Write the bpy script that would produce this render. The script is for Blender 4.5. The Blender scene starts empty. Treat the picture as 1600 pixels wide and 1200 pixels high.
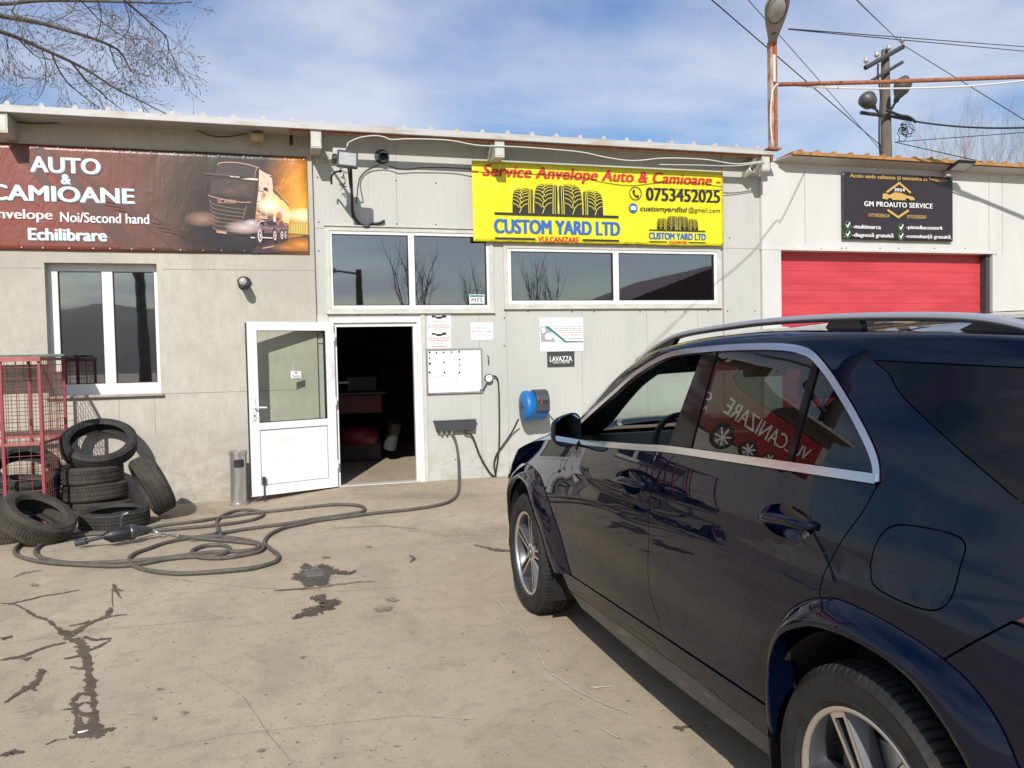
import bpy, bmesh, math, random
from mathutils import Vector, Matrix, geometry, noise
random.seed(7)
scene = bpy.context.scene
COL = scene.collection
R = math.radians
# ------------------------------------------------------------------ camera
CAM = Vector((0, 0, 1.598)); YAW, PITCH, ROLL, FPX = R(16.09), R(1.92), R(-1.26), 1250.0
FWD = Vector((math.sin(YAW)*math.cos(PITCH), math.cos(YAW)*math.cos(PITCH), -math.sin(PITCH)))
_r = Vector((math.cos(YAW), -math.sin(YAW), 0)); _u = _r.cross(FWD)
RGT = math.cos(ROLL)*_r + math.sin(ROLL)*_u
UPV = -math.sin(ROLL)*_r + math.cos(ROLL)*_u
cd = bpy.data.cameras.new('camera'); cam = bpy.data.objects.new('camera', cd); COL.objects.link(cam)
cam.matrix_world = Matrix(((RGT.x, UPV.x, -FWD.x, CAM.x), (RGT.y, UPV.y, -FWD.y, CAM.y), (RGT.z, UPV.z, -FWD.z, CAM.z), (0, 0, 0, 1)))
cd.sensor_width = 36; cd.lens = 36*FPX/1600; cd.clip_start = .05; cd.clip_end = 2000
scene.camera = cam
# ------------------------------------------------------------------ sky, sun, exposure
SUN_EL, SUN_AZ = R(35), R(18.5)          # the sun stands behind the camera, to the left
world = bpy.data.worlds.new('World'); scene.world = world; world.use_nodes = True
nt = world.node_tree; nt.nodes.clear()
def N(nt, t, **k):
    n = nt.nodes.new(t)
    for a, b in k.items(): setattr(n, a, b)
    return n
wo = N(nt, 'ShaderNodeOutputWorld'); bg = N(nt, 'ShaderNodeBackground'); bg.inputs['Strength'].default_value = .12
sky = N(nt, 'ShaderNodeTexSky', sky_type='NISHITA', sun_disc=False, sun_elevation=SUN_EL, sun_rotation=R(180)+SUN_AZ, air_density=1.25, dust_density=.6, ozone_density=2.2)
tc = N(nt, 'ShaderNodeTexCoord'); sep = N(nt, 'ShaderNodeSeparateXYZ'); nt.links.new(tc.outputs['Generated'], sep.inputs[0])
def wmath(op, a, b=None, c=None):
    n = N(nt, 'ShaderNodeMath', operation=op)
    for i, v in enumerate((a, b, c)):
        if v is None: continue
        if isinstance(v, (int, float)): n.inputs[i].default_value = v
        else: nt.links.new(v, n.inputs[i])
    return n.outputs[0]
zc = wmath('MAXIMUM', wmath('ADD', sep.outputs[2], .12), .04)
cmb = N(nt, 'ShaderNodeCombineXYZ')      # project the direction on to a flat cloud layer
nt.links.new(wmath('DIVIDE', sep.outputs[0], zc), cmb.inputs[0]); nt.links.new(wmath('DIVIDE', sep.outputs[1], zc), cmb.inputs[1])
mp = N(nt, 'ShaderNodeMapping'); mp.inputs['Rotation'].default_value = (0, 0, R(20)); mp.inputs['Scale'].default_value = (.95, 1.05, 1); mp.inputs['Location'].default_value = (1.9, 4.2, 0)
nt.links.new(cmb.outputs[0], mp.inputs[0])
n1 = N(nt, 'ShaderNodeTexNoise'); n1.inputs['Scale'].default_value = .85; n1.inputs['Detail'].default_value = 7; n1.inputs['Roughness'].default_value = .52; n1.inputs['Distortion'].default_value = .15
nt.links.new(mp.outputs[0], n1.inputs['Vector'])
cr = N(nt, 'ShaderNodeValToRGB'); cr.color_ramp.elements[0].position = .39; cr.color_ramp.elements[1].position = .61
cr.color_ramp.elements[0].color = (0.0, 0.0, 0.0, 1); cr.color_ramp.elements[1].color = (.86, .86, .86, 1)
nt.links.new(n1.outputs[0], cr.inputs[0])
mx = N(nt, 'ShaderNodeMix', data_type='RGBA'); mx.inputs['B'].default_value = (5.7, 6.0, 6.9, 1)
hs = N(nt, 'ShaderNodeHueSaturation'); hs.inputs['Saturation'].default_value = 1.25; hs.inputs['Hue'].default_value = .515; hs.inputs['Value'].default_value = .95; nt.links.new(sky.outputs[0], hs.inputs['Color']); nt.links.new(cr.outputs[0], mx.inputs['Factor']); nt.links.new(hs.outputs[0], mx.inputs['A'])
nt.links.new(mx.outputs['Result'], bg.inputs['Color']); nt.links.new(bg.outputs[0], wo.inputs[0])
sl = bpy.data.lights.new('sun', 'SUN'); sl.energy = 4.4; sl.angle = R(.53); sl.color = (1, .968, .915)
so = bpy.data.objects.new('sun', sl); COL.objects.link(so); so.location = (-6, -18, 14)
SD = Vector((math.sin(SUN_AZ)*math.cos(SUN_EL), math.cos(SUN_AZ)*math.cos(SUN_EL), -math.sin(SUN_EL)))
so.rotation_euler = SD.to_track_quat('-Z', 'Y').to_euler()
scene.view_settings.view_transform = 'Standard'; scene.view_settings.look = 'None'; scene.view_settings.exposure = 0.1; scene.view_settings.gamma = 1
try:
    scene.cycles.max_bounces = 8; scene.cycles.transparent_max_bounces = 16; scene.cycles.caustics_reflective = False; scene.cycles.caustics_refractive = False
except Exception: pass
# ------------------------------------------------------------------ photo measurements -> metres
D = 10.33                                   # distance of the facade
def ray(px, py): return FWD*FPX + RGT*(px-800) - UPV*(py-600)
def W(px, py, off=0.0):                     # point on the plane "off" metres in front of the facade
    d = ray(px, py); return CAM + d*((D-off)/d.y)
def gz(x, y):                               # the yard falls a little towards the left part of the wall
    def ss(t): t = min(1, max(0, t)); return t*t*(3-2*t)
    return -.07*ss((.75-x)/1.3)*ss((y-7.3)/2.4)
def G(px, py, up=0.0):
    d = ray(px, py); z = 0
    for _ in range(6):
        P = CAM + d*((z+up-CAM.z)/d.z); z = gz(P.x, P.y)
    return P
# ------------------------------------------------------------------ object helpers
def tag(o, label=None, cat=None, group=None, kind=None):
    if label: o['label'] = label
    if cat: o['category'] = cat
    if group: o['group'] = group
    if kind: o['kind'] = kind
    return o
def thing(name, label, cat, loc=(0, 0, 0), group=None, rz=0):
    o = bpy.data.objects.new(name, None); COL.objects.link(o); o.location = loc; o.rotation_euler = (0, 0, rz)
    o.empty_display_size = .1
    return tag(o, label, cat, group)
class MB:
    def __init__(s): s.v = []; s.f = []; s.m = []
    def add(s, vs, fs, m=0):
        b = len(s.v); s.v += [tuple(v) for v in vs]; s.f += [tuple(i+b for i in f) for f in fs]; s.m += [m]*len(fs); return s
    def box(s, a, b, m=0, mat=None):
        x0, y0, z0 = a; x1, y1, z1 = b
        vs = [Vector(t) for t in ((x0,y0,z0),(x1,y0,z0),(x1,y1,z0),(x0,y1,z0),(x0,y0,z1),(x1,y0,z1),(x1,y1,z1),(x0,y1,z1))]
        if mat: vs = [mat@v for v in vs]
        return s.add(vs, [(0,3,2,1),(4,5,6,7),(0,1,5,4),(1,2,6,5),(2,3,7,6),(3,0,4,7)], m)
    def tube(s, pts, r, n=8, m=0, caps=True, sx=1.0):
        pts = [Vector(p) for p in pts]; rr = r if isinstance(r, (list, tuple)) else [r]*len(pts)
        b = len(s.v); ref = None; K = len(pts)
        for i, p in enumerate(pts):
            t = (pts[min(i+1, K-1)]-pts[max(i-1, 0)])
            t = t.normalized() if t.length > 1e-9 else Vector((0, 0, 1))
            if ref is None: ref = Vector((0, 0, 1)) if abs(t.z) < .9 else Vector((1, 0, 0))
            u = t.cross(ref)
            if u.length < 1e-6: u = t.orthogonal()
            u.normalize(); w = u.cross(t).normalized(); ref = w
            for k in range(n):
                a = 2*math.pi*k/n; s.v.append(tuple(p + u*(rr[i]*math.cos(a)*sx) + w*(rr[i]*math.sin(a))))
        for i in range(K-1):
            for k in range(n):
                a = b+i*n+k; c = b+i*n+(k+1) % n; s.f.append((a, c, c+n, a+n)); s.m.append(m)
        if caps:
            s.f.append(tuple(b+k for k in range(n))[::-1]); s.f.append(tuple(b+(K-1)*n+k for k in range(n))); s.m += [m, m]
        return s
    def lathe(s, prof, n=32, M=None, m=0, closed=False):
        b = len(s.v); K = len(prof)
        for k in range(n):
            a = 2*math.pi*k/n
            for (r, h) in prof:
                v = Vector((r*math.cos(a), r*math.sin(a), h)); s.v.append(tuple(M@v if M else v))
        for k in range(n):
            for i in range(K if closed else K-1):
                j = (i+1) % K
                s.f.append((b+k*K+i, b+((k+1) % n)*K+i, b+((k+1) % n)*K+j, b+k*K+j)); s.m.append(m)
        return s
    def prism(s, poly, ax, t0, t1, m=0, M=None):
        # poly = outline in a plane; ax: 'y' -> (x,z) outline pushed along y, 'z' -> (x,y), 'x' -> (y,z)
        def P(q, t):
            v = Vector((q[0], t, q[1])) if ax == 'y' else Vector((q[0], q[1], t)) if ax == 'z' else Vector((t, q[0], q[1]))
            return M@v if M else v
        n = len(poly); vs = [P(q, t0) for q in poly]+[P(q, t1) for q in poly]
        fs = [(i, (i+1) % n, n+(i+1) % n, n+i) for i in range(n)]
        tri = geometry.tessellate_polygon([[Vector((q[0], q[1], 0)) for q in poly]])
        for t in tri: fs.append(tuple(t)); fs.append(tuple(n+i for i in t[::-1]))
        return s.add(vs, fs, m)
    def build(s, name, mats, parent=None, smooth=False, angle=None, bevel=0):
        me = bpy.data.meshes.new(name); me.from_pydata(s.v, [], s.f); me.validate()
        if not isinstance(mats, (list, tuple)): mats = [mats]
        for m in mats: me.materials.append(m)
        if len(me.polygons) == len(s.m): me.polygons.foreach_set('material_index', s.m)
        bm = bmesh.new(); bm.from_mesh(me); bmesh.ops.recalc_face_normals(bm, faces=bm.faces); 
        if angle is not None:
            for e in bm.edges:
                if len(e.link_faces) == 2 and e.calc_face_angle(0) > R(angle): e.smooth = False
            smooth = True
        bm.to_mesh(me); bm.free()
        me.polygons.foreach_set('use_smooth', [smooth]*len(me.polygons)); me.update()
        o = bpy.data.objects.new(name, me); COL.objects.link(o)
        if parent: o.parent = parent
        if bevel:
            md = o.modifiers.new('bevel', 'BEVEL'); md.width = bevel; md.segments = 2; md.limit_method = 'ANGLE'; md.angle_limit = R(40); md.harden_normals = False
        return o
def part(o, parent, keep=True):
    o.parent = parent
    if keep: o.matrix_parent_inverse = Matrix.Translation(parent.location).inverted() if not any(parent.rotation_euler) else parent_inv(parent)
    return o
def parent_inv(p):
    return (Matrix.Translation(p.location) @ p.rotation_euler.to_matrix().to_4x4()).inverted()
def world_part(mb, name, mats, parent, **k):           # geometry given in world metres, hung on its thing
    return part(mb.build(name, mats, None, **k), parent)
def cat_rom(pts, n=8, closed=False):
    P = [Vector(p) for p in pts]; out = []; K = len(P)
    rng = range(K if closed else K-1)
    for i in rng:
        a = P[(i-1) % K] if closed or i > 0 else P[0]*2-P[1]
        b, c = P[i], P[(i+1) % K]
        d = P[(i+2) % K] if closed or i+2 < K else P[-1]*2-P[-2]
        for k in range(n):
            t = k/n; out.append(.5*((2*b)+(c-a)*t+(2*a-5*b+4*c-d)*t*t+(3*b-a-3*c+d)*t**3))
    if not closed: out.append(P[-1])
    return out
# ------------------------------------------------------------------ materials
def newmat(name):
    m = bpy.data.materials.new(name); m.use_nodes = True; return m, m.node_tree, m.node_tree.nodes['Principled BSDF']
def mat(name, c, rough=.5, metal=0.0, var=.0, vs=6.0, bump=0.0, bs=40.0, c2=None, spec=.5, coat=0, coord='Object', stretch=(1, 1, 1), edge=(.4, .65), vr=0.0):
    m, t, p = newmat(name)
    p.inputs['Base Color'].default_value = (*c, 1); p.inputs['Roughness'].default_value = rough; p.inputs['Metallic'].default_value = metal
    p.inputs['Specular IOR Level'].default_value = spec; p.inputs['Coat Weight'].default_value = coat; p.inputs['Coat Roughness'].default_value = .02
    if var or bump or c2 or vr:
        tc = N(t, 'ShaderNodeTexCoord'); mp = N(t, 'ShaderNodeMapping'); mp.inputs['Scale'].default_value = stretch
        t.links.new(tc.outputs[coord], mp.inputs[0])
    if var or c2:
        nz = N(t, 'ShaderNodeTexNoise'); nz.inputs['Scale'].default_value = vs; nz.inputs['Detail'].default_value = 8; nz.inputs['Roughness'].default_value = .62
        t.links.new(mp.outputs[0], nz.inputs['Vector'])
        rp = N(t, 'ShaderNodeValToRGB'); rp.color_ramp.elements[0].position, rp.color_ramp.elements[1].position = edge
        ca = c2 if c2 else tuple(x*(1-var) for x in c); rp.color_ramp.elements[0].color = (*ca, 1); rp.color_ramp.elements[1].color = (*c, 1)
        t.links.new(nz.outputs[0], rp.inputs[0]); t.links.new(rp.outputs[0], p.inputs['Base Color'])
        if vr:
            mr = N(t, 'ShaderNodeMapRange'); mr.inputs[3].default_value = rough-vr; mr.inputs[4].default_value = rough+vr
            t.links.new(nz.outputs[0], mr.inputs[0]); t.links.new(mr.outputs[0], p.inputs['Roughness'])
    if bump:
        nb = N(t, 'ShaderNodeTexNoise'); nb.inputs['Scale'].default_value = bs; nb.inputs['Detail'].default_value = 6
        t.links.new(mp.outputs[0], nb.inputs['Vector'])
        b = N(t, 'ShaderNodeBump'); b.inputs['Strength'].default_value = bump; b.inputs['Distance'].default_value = .01
        t.links.new(nb.outputs[0], b.inputs['Height']); t.links.new(b.outputs[0], p.inputs['Normal'])
    return m
def glass(name, tint, refl=(1, 1, 1), f0=.05, gain=1.0, rough=0.0):
    m, t, p = newmat(name); t.nodes.remove(p); out = t.nodes['Material Output']
    tr = N(t, 'ShaderNodeBsdfTransparent'); tr.inputs[0].default_value = (*tint, 1)
    gl = N(t, 'ShaderNodeBsdfGlossy'); gl.inputs['Roughness'].default_value = max(0, rough); gl.inputs[0].default_value = (*refl, 1)
    lf = N(t, 'ShaderNodeLayerWeight'); lf.inputs[0].default_value = .5; lw = N(t, 'ShaderNodeMath', operation='POWER'); t.links.new(lf.outputs['Facing'], lw.inputs[0]); lw.inputs[1].default_value = 4.6
    mm = N(t, 'ShaderNodeMath', operation='MULTIPLY_ADD'); mm.inputs[1].default_value = gain; mm.inputs[2].default_value = f0+.035; mm.use_clamp = True
    mx = N(t, 'ShaderNodeMixShader'); t.links.new(lw.outputs[0], mm.inputs[0]); t.links.new(mm.outputs[0], mx.inputs[0])
    if rough < 0:
        gl.inputs['Roughness'].default_value = .016; bp = N(t, 'ShaderNodeBump'); bp.inputs['Strength'].default_value = .014; bp.inputs['Distance'].default_value = .02; t.links.new(noise_out(t, mapped(t, (1, 1, .6)), 2.2, 3, .5), bp.inputs['Height']); t.links.new(bp.outputs[0], gl.inputs['Normal'])
    t.links.new(tr.outputs[0], mx.inputs[1]); t.links.new(gl.outputs[0], mx.inputs[2]); t.links.new(mx.outputs[0], out.inputs[0])
    return m
def ramp_nodes(t, src, stops):
    rp = N(t, 'ShaderNodeValToRGB'); e = rp.color_ramp.elements
    while len(e) < len(stops): e.new(.5)
    for i, (ps, c) in enumerate(stops): e[i].position = ps; e[i].color = (*c, 1) if len(c) == 3 else c
    t.links.new(src, rp.inputs[0]); return rp.outputs[0]
def noise_out(t, vec, scale, detail=6, rough=.6, dist=0):
    n = N(t, 'ShaderNodeTexNoise'); n.inputs['Scale'].default_value = scale; n.inputs['Detail'].default_value = detail; n.inputs['Roughness'].default_value = rough; n.inputs['Distortion'].default_value = dist
    t.links.new(vec, n.inputs['Vector']); return n.outputs[0]
def mapped(t, scale=(1, 1, 1), coord='Object', rot=(0, 0, 0), loc=(0, 0, 0)):
    tc = N(t, 'ShaderNodeTexCoord'); mp = N(t, 'ShaderNodeMapping'); mp.inputs['Scale'].default_value = scale; mp.inputs['Rotation'].default_value = rot; mp.inputs['Location'].default_value = loc
    t.links.new(tc.outputs[coord], mp.inputs[0]); return mp.outputs[0]
def mixc(t, fac, a, b, mode='MIX'):
    m = N(t, 'ShaderNodeMix', data_type='RGBA', blend_type=mode)
    for s, v in (('Factor', fac), ('A', a), ('B', b)):
        i = [q for q in m.inputs if q.name == s and (q.type == 'RGBA' or s == 'Factor' and q.type == 'VALUE')][0]
        if isinstance(v, (int, float)): i.default_value = v
        elif isinstance(v, tuple): i.default_value = (*v, 1)
        else: t.links.new(v, i)
    return [q for q in m.outputs if q.type == 'RGBA'][0]
def bumpit(t, p, h, strength, dist=.01):
    b = N(t, 'ShaderNodeBump'); b.inputs['Strength'].default_value = strength; b.inputs['Distance'].default_value = dist
    t.links.new(h, b.inputs['Height']); t.links.new(b.outputs[0], p.inputs['Normal']); return b
def make_ground_mat():
    m, t, p = newmat('yard_concrete'); v = mapped(t, (1, 1, 1))
    big = noise_out(t, v, .35, 5, .55, .6); mid = noise_out(t, mapped(t, (1.6, .8, 1)), 1.6, 8, .62, .4); fin = noise_out(t, v, 38, 4, .7); spk = noise_out(t, v, 120, 2, .5)
    c = mixc(t, ramp_nodes(t, big, [(.35, (0, 0, 0)), (.68, (1, 1, 1))]), (.338, .276, .194), (.458, .384, .280))
    c = mixc(t, ramp_nodes(t, mid, [(.36, (.5, .5, .5)), (.50, (0, 0, 0))]), c, (.29, .24, .178))
    m8 = noise_out(t, v, 7.5, 6, .7, .2); c = mixc(t, ramp_nodes(t, m8, [(.34, (.5, .5, .5)), (.5, (0, 0, 0)), (.62, (0, 0, 0)), (.74, (.4, .4, .4))]), c, mixc(t, ramp_nodes(t, m8, [(.49, (0, 0, 0)), (.51, (1, 1, 1))]), (.265, .218, .16), (.49, .43, .34)))
    c = mixc(t, ramp_nodes(t, mid, [(.60, (0, 0, 0)), (.74, (.5, .5, .5))]), c, (.53, .47, .38))
    c = mixc(t, ramp_nodes(t, fin, [(.30, (.55, .55, .55)), (.42, (0, 0, 0)), (.6, (0, 0, 0)), (.75, (.35, .35, .35))]), c, (.22, .175, .13))
    c = mixc(t, ramp_nodes(t, spk, [(.66, (0, 0, 0)), (.74, (.5, .5, .5))]), c, (.5, .45, .37))
    pit = noise_out(t, v, 21, 3, .6)
    c = mixc(t, ramp_nodes(t, pit, [(.30, (.8, .8, .8)), (.345, (0, 0, 0))]), c, (.12, .095, .07))
    p2_ = noise_out(t, v, 55, 2, .5); c = mixc(t, ramp_nodes(t, p2_, [(.27, (.8, .8, .8)), (.31, (0, 0, 0)), (.70, (0, 0, 0)), (.74, (.6, .6, .6))]), c, mixc(t, ramp_nodes(t, p2_, [(.5, (0, 0, 0)), (.51, (1, 1, 1))]), (.11, .09, .07), (.58, .53, .44)))
    t.links.new(c, p.inputs['Base Color']); p.inputs['Roughness'].default_value = .88; p.inputs['Specular IOR Level'].default_value = .25
    hm = N(t, 'ShaderNodeMath', operation='ADD'); t.links.new(fin, hm.inputs[0]); t.links.new(spk, hm.inputs[1]); bumpit(t, p, hm.outputs[0], .30, .008)
    return m
def make_concrete_mat():
    m, t, p = newmat('cast_concrete'); v = mapped(t, (1, 1, 1))
    st = noise_out(t, mapped(t, (5, 5, 1.6)), 2.2, 9, .66, .4); big = noise_out(t, v, .8, 6, .6, .5); fin = noise_out(t, mapped(t, (26, 26, 14)), 2.5, 5, .65)
    c = mixc(t, ramp_nodes(t, st, [(.36, (0, 0, 0)), (.62, (1, 1, 1))]), (.458, .424, .355), (.530, .498, .424))
    c = mixc(t, ramp_nodes(t, big, [(.36, (.7, .7, .7)), (.6, (0, 0, 0))]), c, (.375, .352, .305))
    c = mixc(t, ramp_nodes(t, fin, [(.3, (.5, .5, .5)), (.47, (0, 0, 0)), (.6, (0, 0, 0)), (.72, (.35, .35, .35))]), c, (.31, .285, .24))
    # splash dirt low on the wall: brown rubbed stains with a shape of their own
    sp = N(t, 'ShaderNodeSeparateXYZ'); tc = N(t, 'ShaderNodeTexCoord'); t.links.new(tc.outputs['Object'], sp.inputs[0])
    lo = N(t, 'ShaderNodeMapRange'); lo.inputs[1].default_value = 1.15; lo.inputs[2].default_value = .05; t.links.new(sp.outputs[2], lo.inputs[0])
    dn = noise_out(t, mapped(t, (1.3, 1.3, 1.8)), 3.4, 10, .74, .25)
    mul = N(t, 'ShaderNodeMath', operation='MULTIPLY'); t.links.new(lo.outputs[0], mul.inputs[0]); t.links.new(ramp_nodes(t, dn, [(.40, (0, 0, 0)), (.62, (1, 1, 1))]), mul.inputs[1])
    mu2 = N(t, 'ShaderNodeMath', operation='MULTIPLY'); mu2.inputs[1].default_value = .6; t.links.new(mul.outputs[0], mu2.inputs[0])
    c = mixc(t, mu2.outputs[0], c, (.27, .205, .145))
    t.links.new(c, p.inputs['Base Color']); p.inputs['Roughness'].default_value = .9; p.inputs['Specular IOR Level'].default_value = .2
    bumpit(t, p, fin, .35, .01); return m
def make_panel_mat(name, c0, c1, ribs=.35, dirt=(.30, .28, .22), dz=.7):
    m, t, p = newmat(name); v = mapped(t, (1, 1, 1))
    big = noise_out(t, mapped(t, (2.5, 2.5, .6)), .9, 5, .55, .3)
    c = mixc(t, ramp_nodes(t, big, [(.35, (0, 0, 0)), (.65, (1, 1, 1))]), c0, c1)
    st = noise_out(t, mapped(t, (14, 14, .5)), 1.4, 6, .6)
    c = mixc(t, ramp_nodes(t, st, [(.25, (.35, .35, .35)), (.36, (0, 0, 0))]), c, dirt)
    sp = N(t, 'ShaderNodeSeparateXYZ'); tc = N(t, 'ShaderNodeTexCoord'); t.links.new(tc.outputs['Object'], sp.inputs[0])
    lo = N(t, 'ShaderNodeMapRange'); lo.inputs[1].default_value = dz; lo.inputs[2].default_value = 0; t.links.new(sp.outputs[2], lo.inputs[0])
    dn = noise_out(t, mapped(t, (2, 2, 3)), 3, 8, .68, .8)
    mul = N(t, 'ShaderNodeMath', operation='MULTIPLY'); t.links.new(lo.outputs[0], mul.inputs[0]); t.links.new(ramp_nodes(t, dn, [(.45, (0, 0, 0)), (.7, (.8, .8, .8))]), mul.inputs[1])
    c = mixc(t, mul.outputs[0], c, dirt)
    t.links.new(c, p.inputs['Base Color']); p.inputs['Roughness'].default_value = .5; p.inputs['Specular IOR Level'].default_value = .3
    w = N(t, 'ShaderNodeTexWave'); w.bands_direction = 'X'; w.inputs['Scale'].default_value = 5.2; w.inputs['Distortion'].default_value = 0; t.links.new(v, w.inputs['Vector'])
    bumpit(t, p, ramp_nodes(t, w.outputs[1], [(.0, (0, 0, 0)), (.08, (1, 1, 1))]), ribs, .004); return m
M = {}
M['ground'] = make_ground_mat(); M['concrete'] = make_concrete_mat()
M['panel'] = make_panel_mat('grey_panel', (.44, .445, .408), (.48, .482, .445))
M['panel_white'] = make_panel_mat('white_panel', (.53, .53, .50), (.585, .58, .55), .12)
M['white'] = mat('white_pvc', (.74, .74, .72), .35, var=.10, vs=5)
M['door_white'] = mat('scuffed_white_pvc', (.76, .76, .755), .38, c2=(.60, .59, .57), vs=4.5, edge=(.30, .42), stretch=(1, 1, .7))
M['white_metal'] = mat('white_sheet', (.47, .46, .44), .5, c2=(.38, .345, .29), vs=2.5, edge=(.34, .5), stretch=(1, 1, 4))
M['trim'] = mat('cream_trim', (.56, .55, .49), .5, var=.15, vs=6)
M['seam'] = mat('seam', (.27, .26, .23), .8)
M['rust'] = mat('rusty_steel', (.34, .13, .065), .85, c2=(.17, .07, .04), vs=18, bump=.4, bs=60, edge=(.35, .6))
M['rustpaint'] = mat('rust_and_paint', (.42, .34, .28), .8, c2=(.33, .13, .06), vs=9, edge=(.45, .56), stretch=(1, 1, .5))
M['ochre'] = mat('ochre_sheet', (.48, .23, .065), .6, var=.35, vs=8)
M['soffit'] = mat('soffit', (.42, .41, .38), .6, var=.1, vs=3)
M['black'] = mat('black_plastic', (.012, .012, .013), .45)
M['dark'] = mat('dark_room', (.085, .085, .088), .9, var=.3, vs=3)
M['rubber'] = mat('tyre_rubber', (.022, .022, .021), .72, c2=(.045, .041, .036), vs=9, bump=.15, bs=90, edge=(.35, .7), spec=.35)
M['rubber2'] = mat('worn_rubber', (.030, .029, .027), .8, c2=(.075, .064, .050), vs=7, bump=.15, bs=90, edge=(.35, .7), spec=.3)
M['hose'] = mat('hose_rubber', (.060, .055, .050), .7, c2=(.11, .095, .078), vs=20, edge=(.4, .7))
M['cable'] = mat('cable', (.015, .015, .016), .6)
M['cable_white'] = mat('white_cable', (.6, .58, .54), .6)
M['wire'] = mat('overhead_wire', (.02, .021, .024), .6)
M['red_cage'] = mat('red_cage_paint', (.31, .05, .065), .6, c2=(.19, .06, .045), vs=14, edge=(.32, .5))
M['pink_cage'] = mat('faded_red_paint', (.46, .13, .12), .6, var=.3, vs=10)
M['green_lid'] = mat('green_board', (.10, .17, .13), .6, var=.3, vs=8)
M['steel'] = mat('brushed_steel', (.68, .67, .65), .27, .8, var=.25, vs=12, stretch=(1, 1, .2))
M['chrome'] = mat('satin_chrome', (.66, .66, .67), .17, 1.0)
M['silver'] = mat('silver_anodised', (.56, .57, .60), .36, .75)
M['darksteel'] = mat('dark_steel', (.11, .11, .115), .4, .8)
M['gold'] = mat('gold_print', (.52, .33, .09), .5)
M['ink'] = mat('black_ink', (.02, .018, .018), .55)
M['whiteink'] = mat('white_ink', (.80, .79, .77), .55)
M['redink'] = mat('red_ink', (.52, .025, .03), .5)
M['blueink'] = mat('blue_ink', (.025, .12, .42), .5)
M['shadowink'] = mat('pale_blue_print', (.25, .45, .52), .5)
M['greenink'] = mat('green_ink', (.06, .22, .05), .5)
M['teal'] = mat('teal_ink', (.02, .18, .15), .5)
M['paper'] = mat('paper', (.74, .74, .73), .6, var=.06, vs=8)
M['blue_reel'] = mat('blue_plastic', (.010, .15, .43), .45, var=.12, vs=7)
M['reel_dark'] = mat('dark_grey_plastic', (.045, .047, .05), .5)
M['lens'] = mat('lamp_lens', (.42, .42, .40), .2, var=.2, vs=8)
M['lampbody'] = mat('grey_lamp_body', (.30, .30, .29), .45, var=.2, vs=6)
M['oil'] = mat('oil_wet', (.045, .036, .028), .62, c2=(.09, .073, .055), vs=9, edge=(.35, .65), spec=.3)
M['oilgrey'] = mat('grey_oil_sheen', (.20, .185, .165), .8, c2=(.05, .042, .034), vs=14, edge=(.38, .6))  # grey reflection of the wet oil, put into the colour
M['damp'] = mat('damp_crack', (.082, .063, .046), .75, c2=(.125, .098, .072), vs=8, edge=(.35, .65))
M['brownstain'] = mat('brown_stain', (.17, .125, .085), .85, c2=(.25, .19, .135), vs=10)
M['pale'] = mat('pale_scratch', (.55, .48, .37), .85, var=.2, vs=10)
M['wood'] = mat('weathered_pole', (.145, .115, .085), .85, c2=(.09, .075, .06), vs=6, stretch=(1, 1, .15), edge=(.35, .65))
M['bark'] = mat('grey_bark', (.145, .12, .10), .9, c2=(.085, .065, .052), vs=20, edge=(.4, .6))
M['twig'] = mat('brown_twig', (.11, .07, .05), .85)
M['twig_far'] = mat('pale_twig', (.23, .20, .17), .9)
M['pane'] = glass('dark_pane', (.10, .105, .11), (.88, .90, .95), .26, 1.3, -1)
M['door_pane'] = glass('clear_pane', (.92, .945, .91), (1, 1, 1), .0, .8)
M['car_glass'] = glass('green_glass', (.70, .80, .74), (1, 1, 1), .0, 1.1)
M['tint_glass'] = glass('privacy_glass', (.10, .115, .11), (1, 1, 1), .03, 1.6)
M['mirror'] = mat('mirror_glass', (.55, .62, .66), .01, 1.0)
# ------------------------------------------------------------------ lettering
def text_mesh(s, bold=0.0, shear=0.0, space=1.0):
    cu = bpy.data.curves.new('t', 'FONT'); cu.body = s; cu.size = 1; cu.offset = bold; cu.shear = shear; cu.space_character = space; cu.resolution_u = 4
    ob = bpy.data.objects.new('t', cu); COL.objects.link(ob)
    dg = bpy.context.evaluated_depsgraph_get(); dg.update()
    me = bpy.data.meshes.new_from_object(ob.evaluated_get(dg)); bpy.data.objects.remove(ob); bpy.data.curves.remove(cu)
    return me
def lettering(s, x0, x1, z0, z1, y, material, parent, bold=0.0, shear=0.0, space=1.0, name='lettering', label=None):
    # fit the line into the box x0..x1, z0..z1 on the plane y (metres); y is the side facing the yard
    me = text_mesh(s, 0, shear, space)
    xs = [v.co.x for v in me.vertices]; ys = [v.co.y for v in me.vertices]
    ax, bx_, ay, by = min(xs), max(xs), min(ys), max(ys)
    for v in me.vertices:
        v.co = Vector((x0+(v.co.x-ax)/(bx_-ax)*(x1-x0), y, z0+(v.co.y-ay)/(by-ay)*(z1-z0)))
    if bold > .012:                          # heavier type: the same outlines printed again a hair to each side
        bm = bmesh.new(); bm.from_mesh(me); w = bold*.6*(x1-x0)/(bx_-ax); src = bm.faces[:]
        for j, dx in enumerate((-w, w)):
            d = bmesh.ops.duplicate(bm, geom=src+list({e for f in src for e in f.edges})+list({v for f in src for v in f.verts}))
            for v in d['geom']:
                if isinstance(v, bmesh.types.BMVert): v.co.x += dx; v.co.y += .00025*(j+1)
        bm.to_mesh(me); bm.free()
    me.materials.clear(); me.materials.append(material); me.name = name
    o = bpy.data.objects.new(name, me); COL.objects.link(o)
    if label: o['label'] = label
    return part(o, parent)
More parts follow.
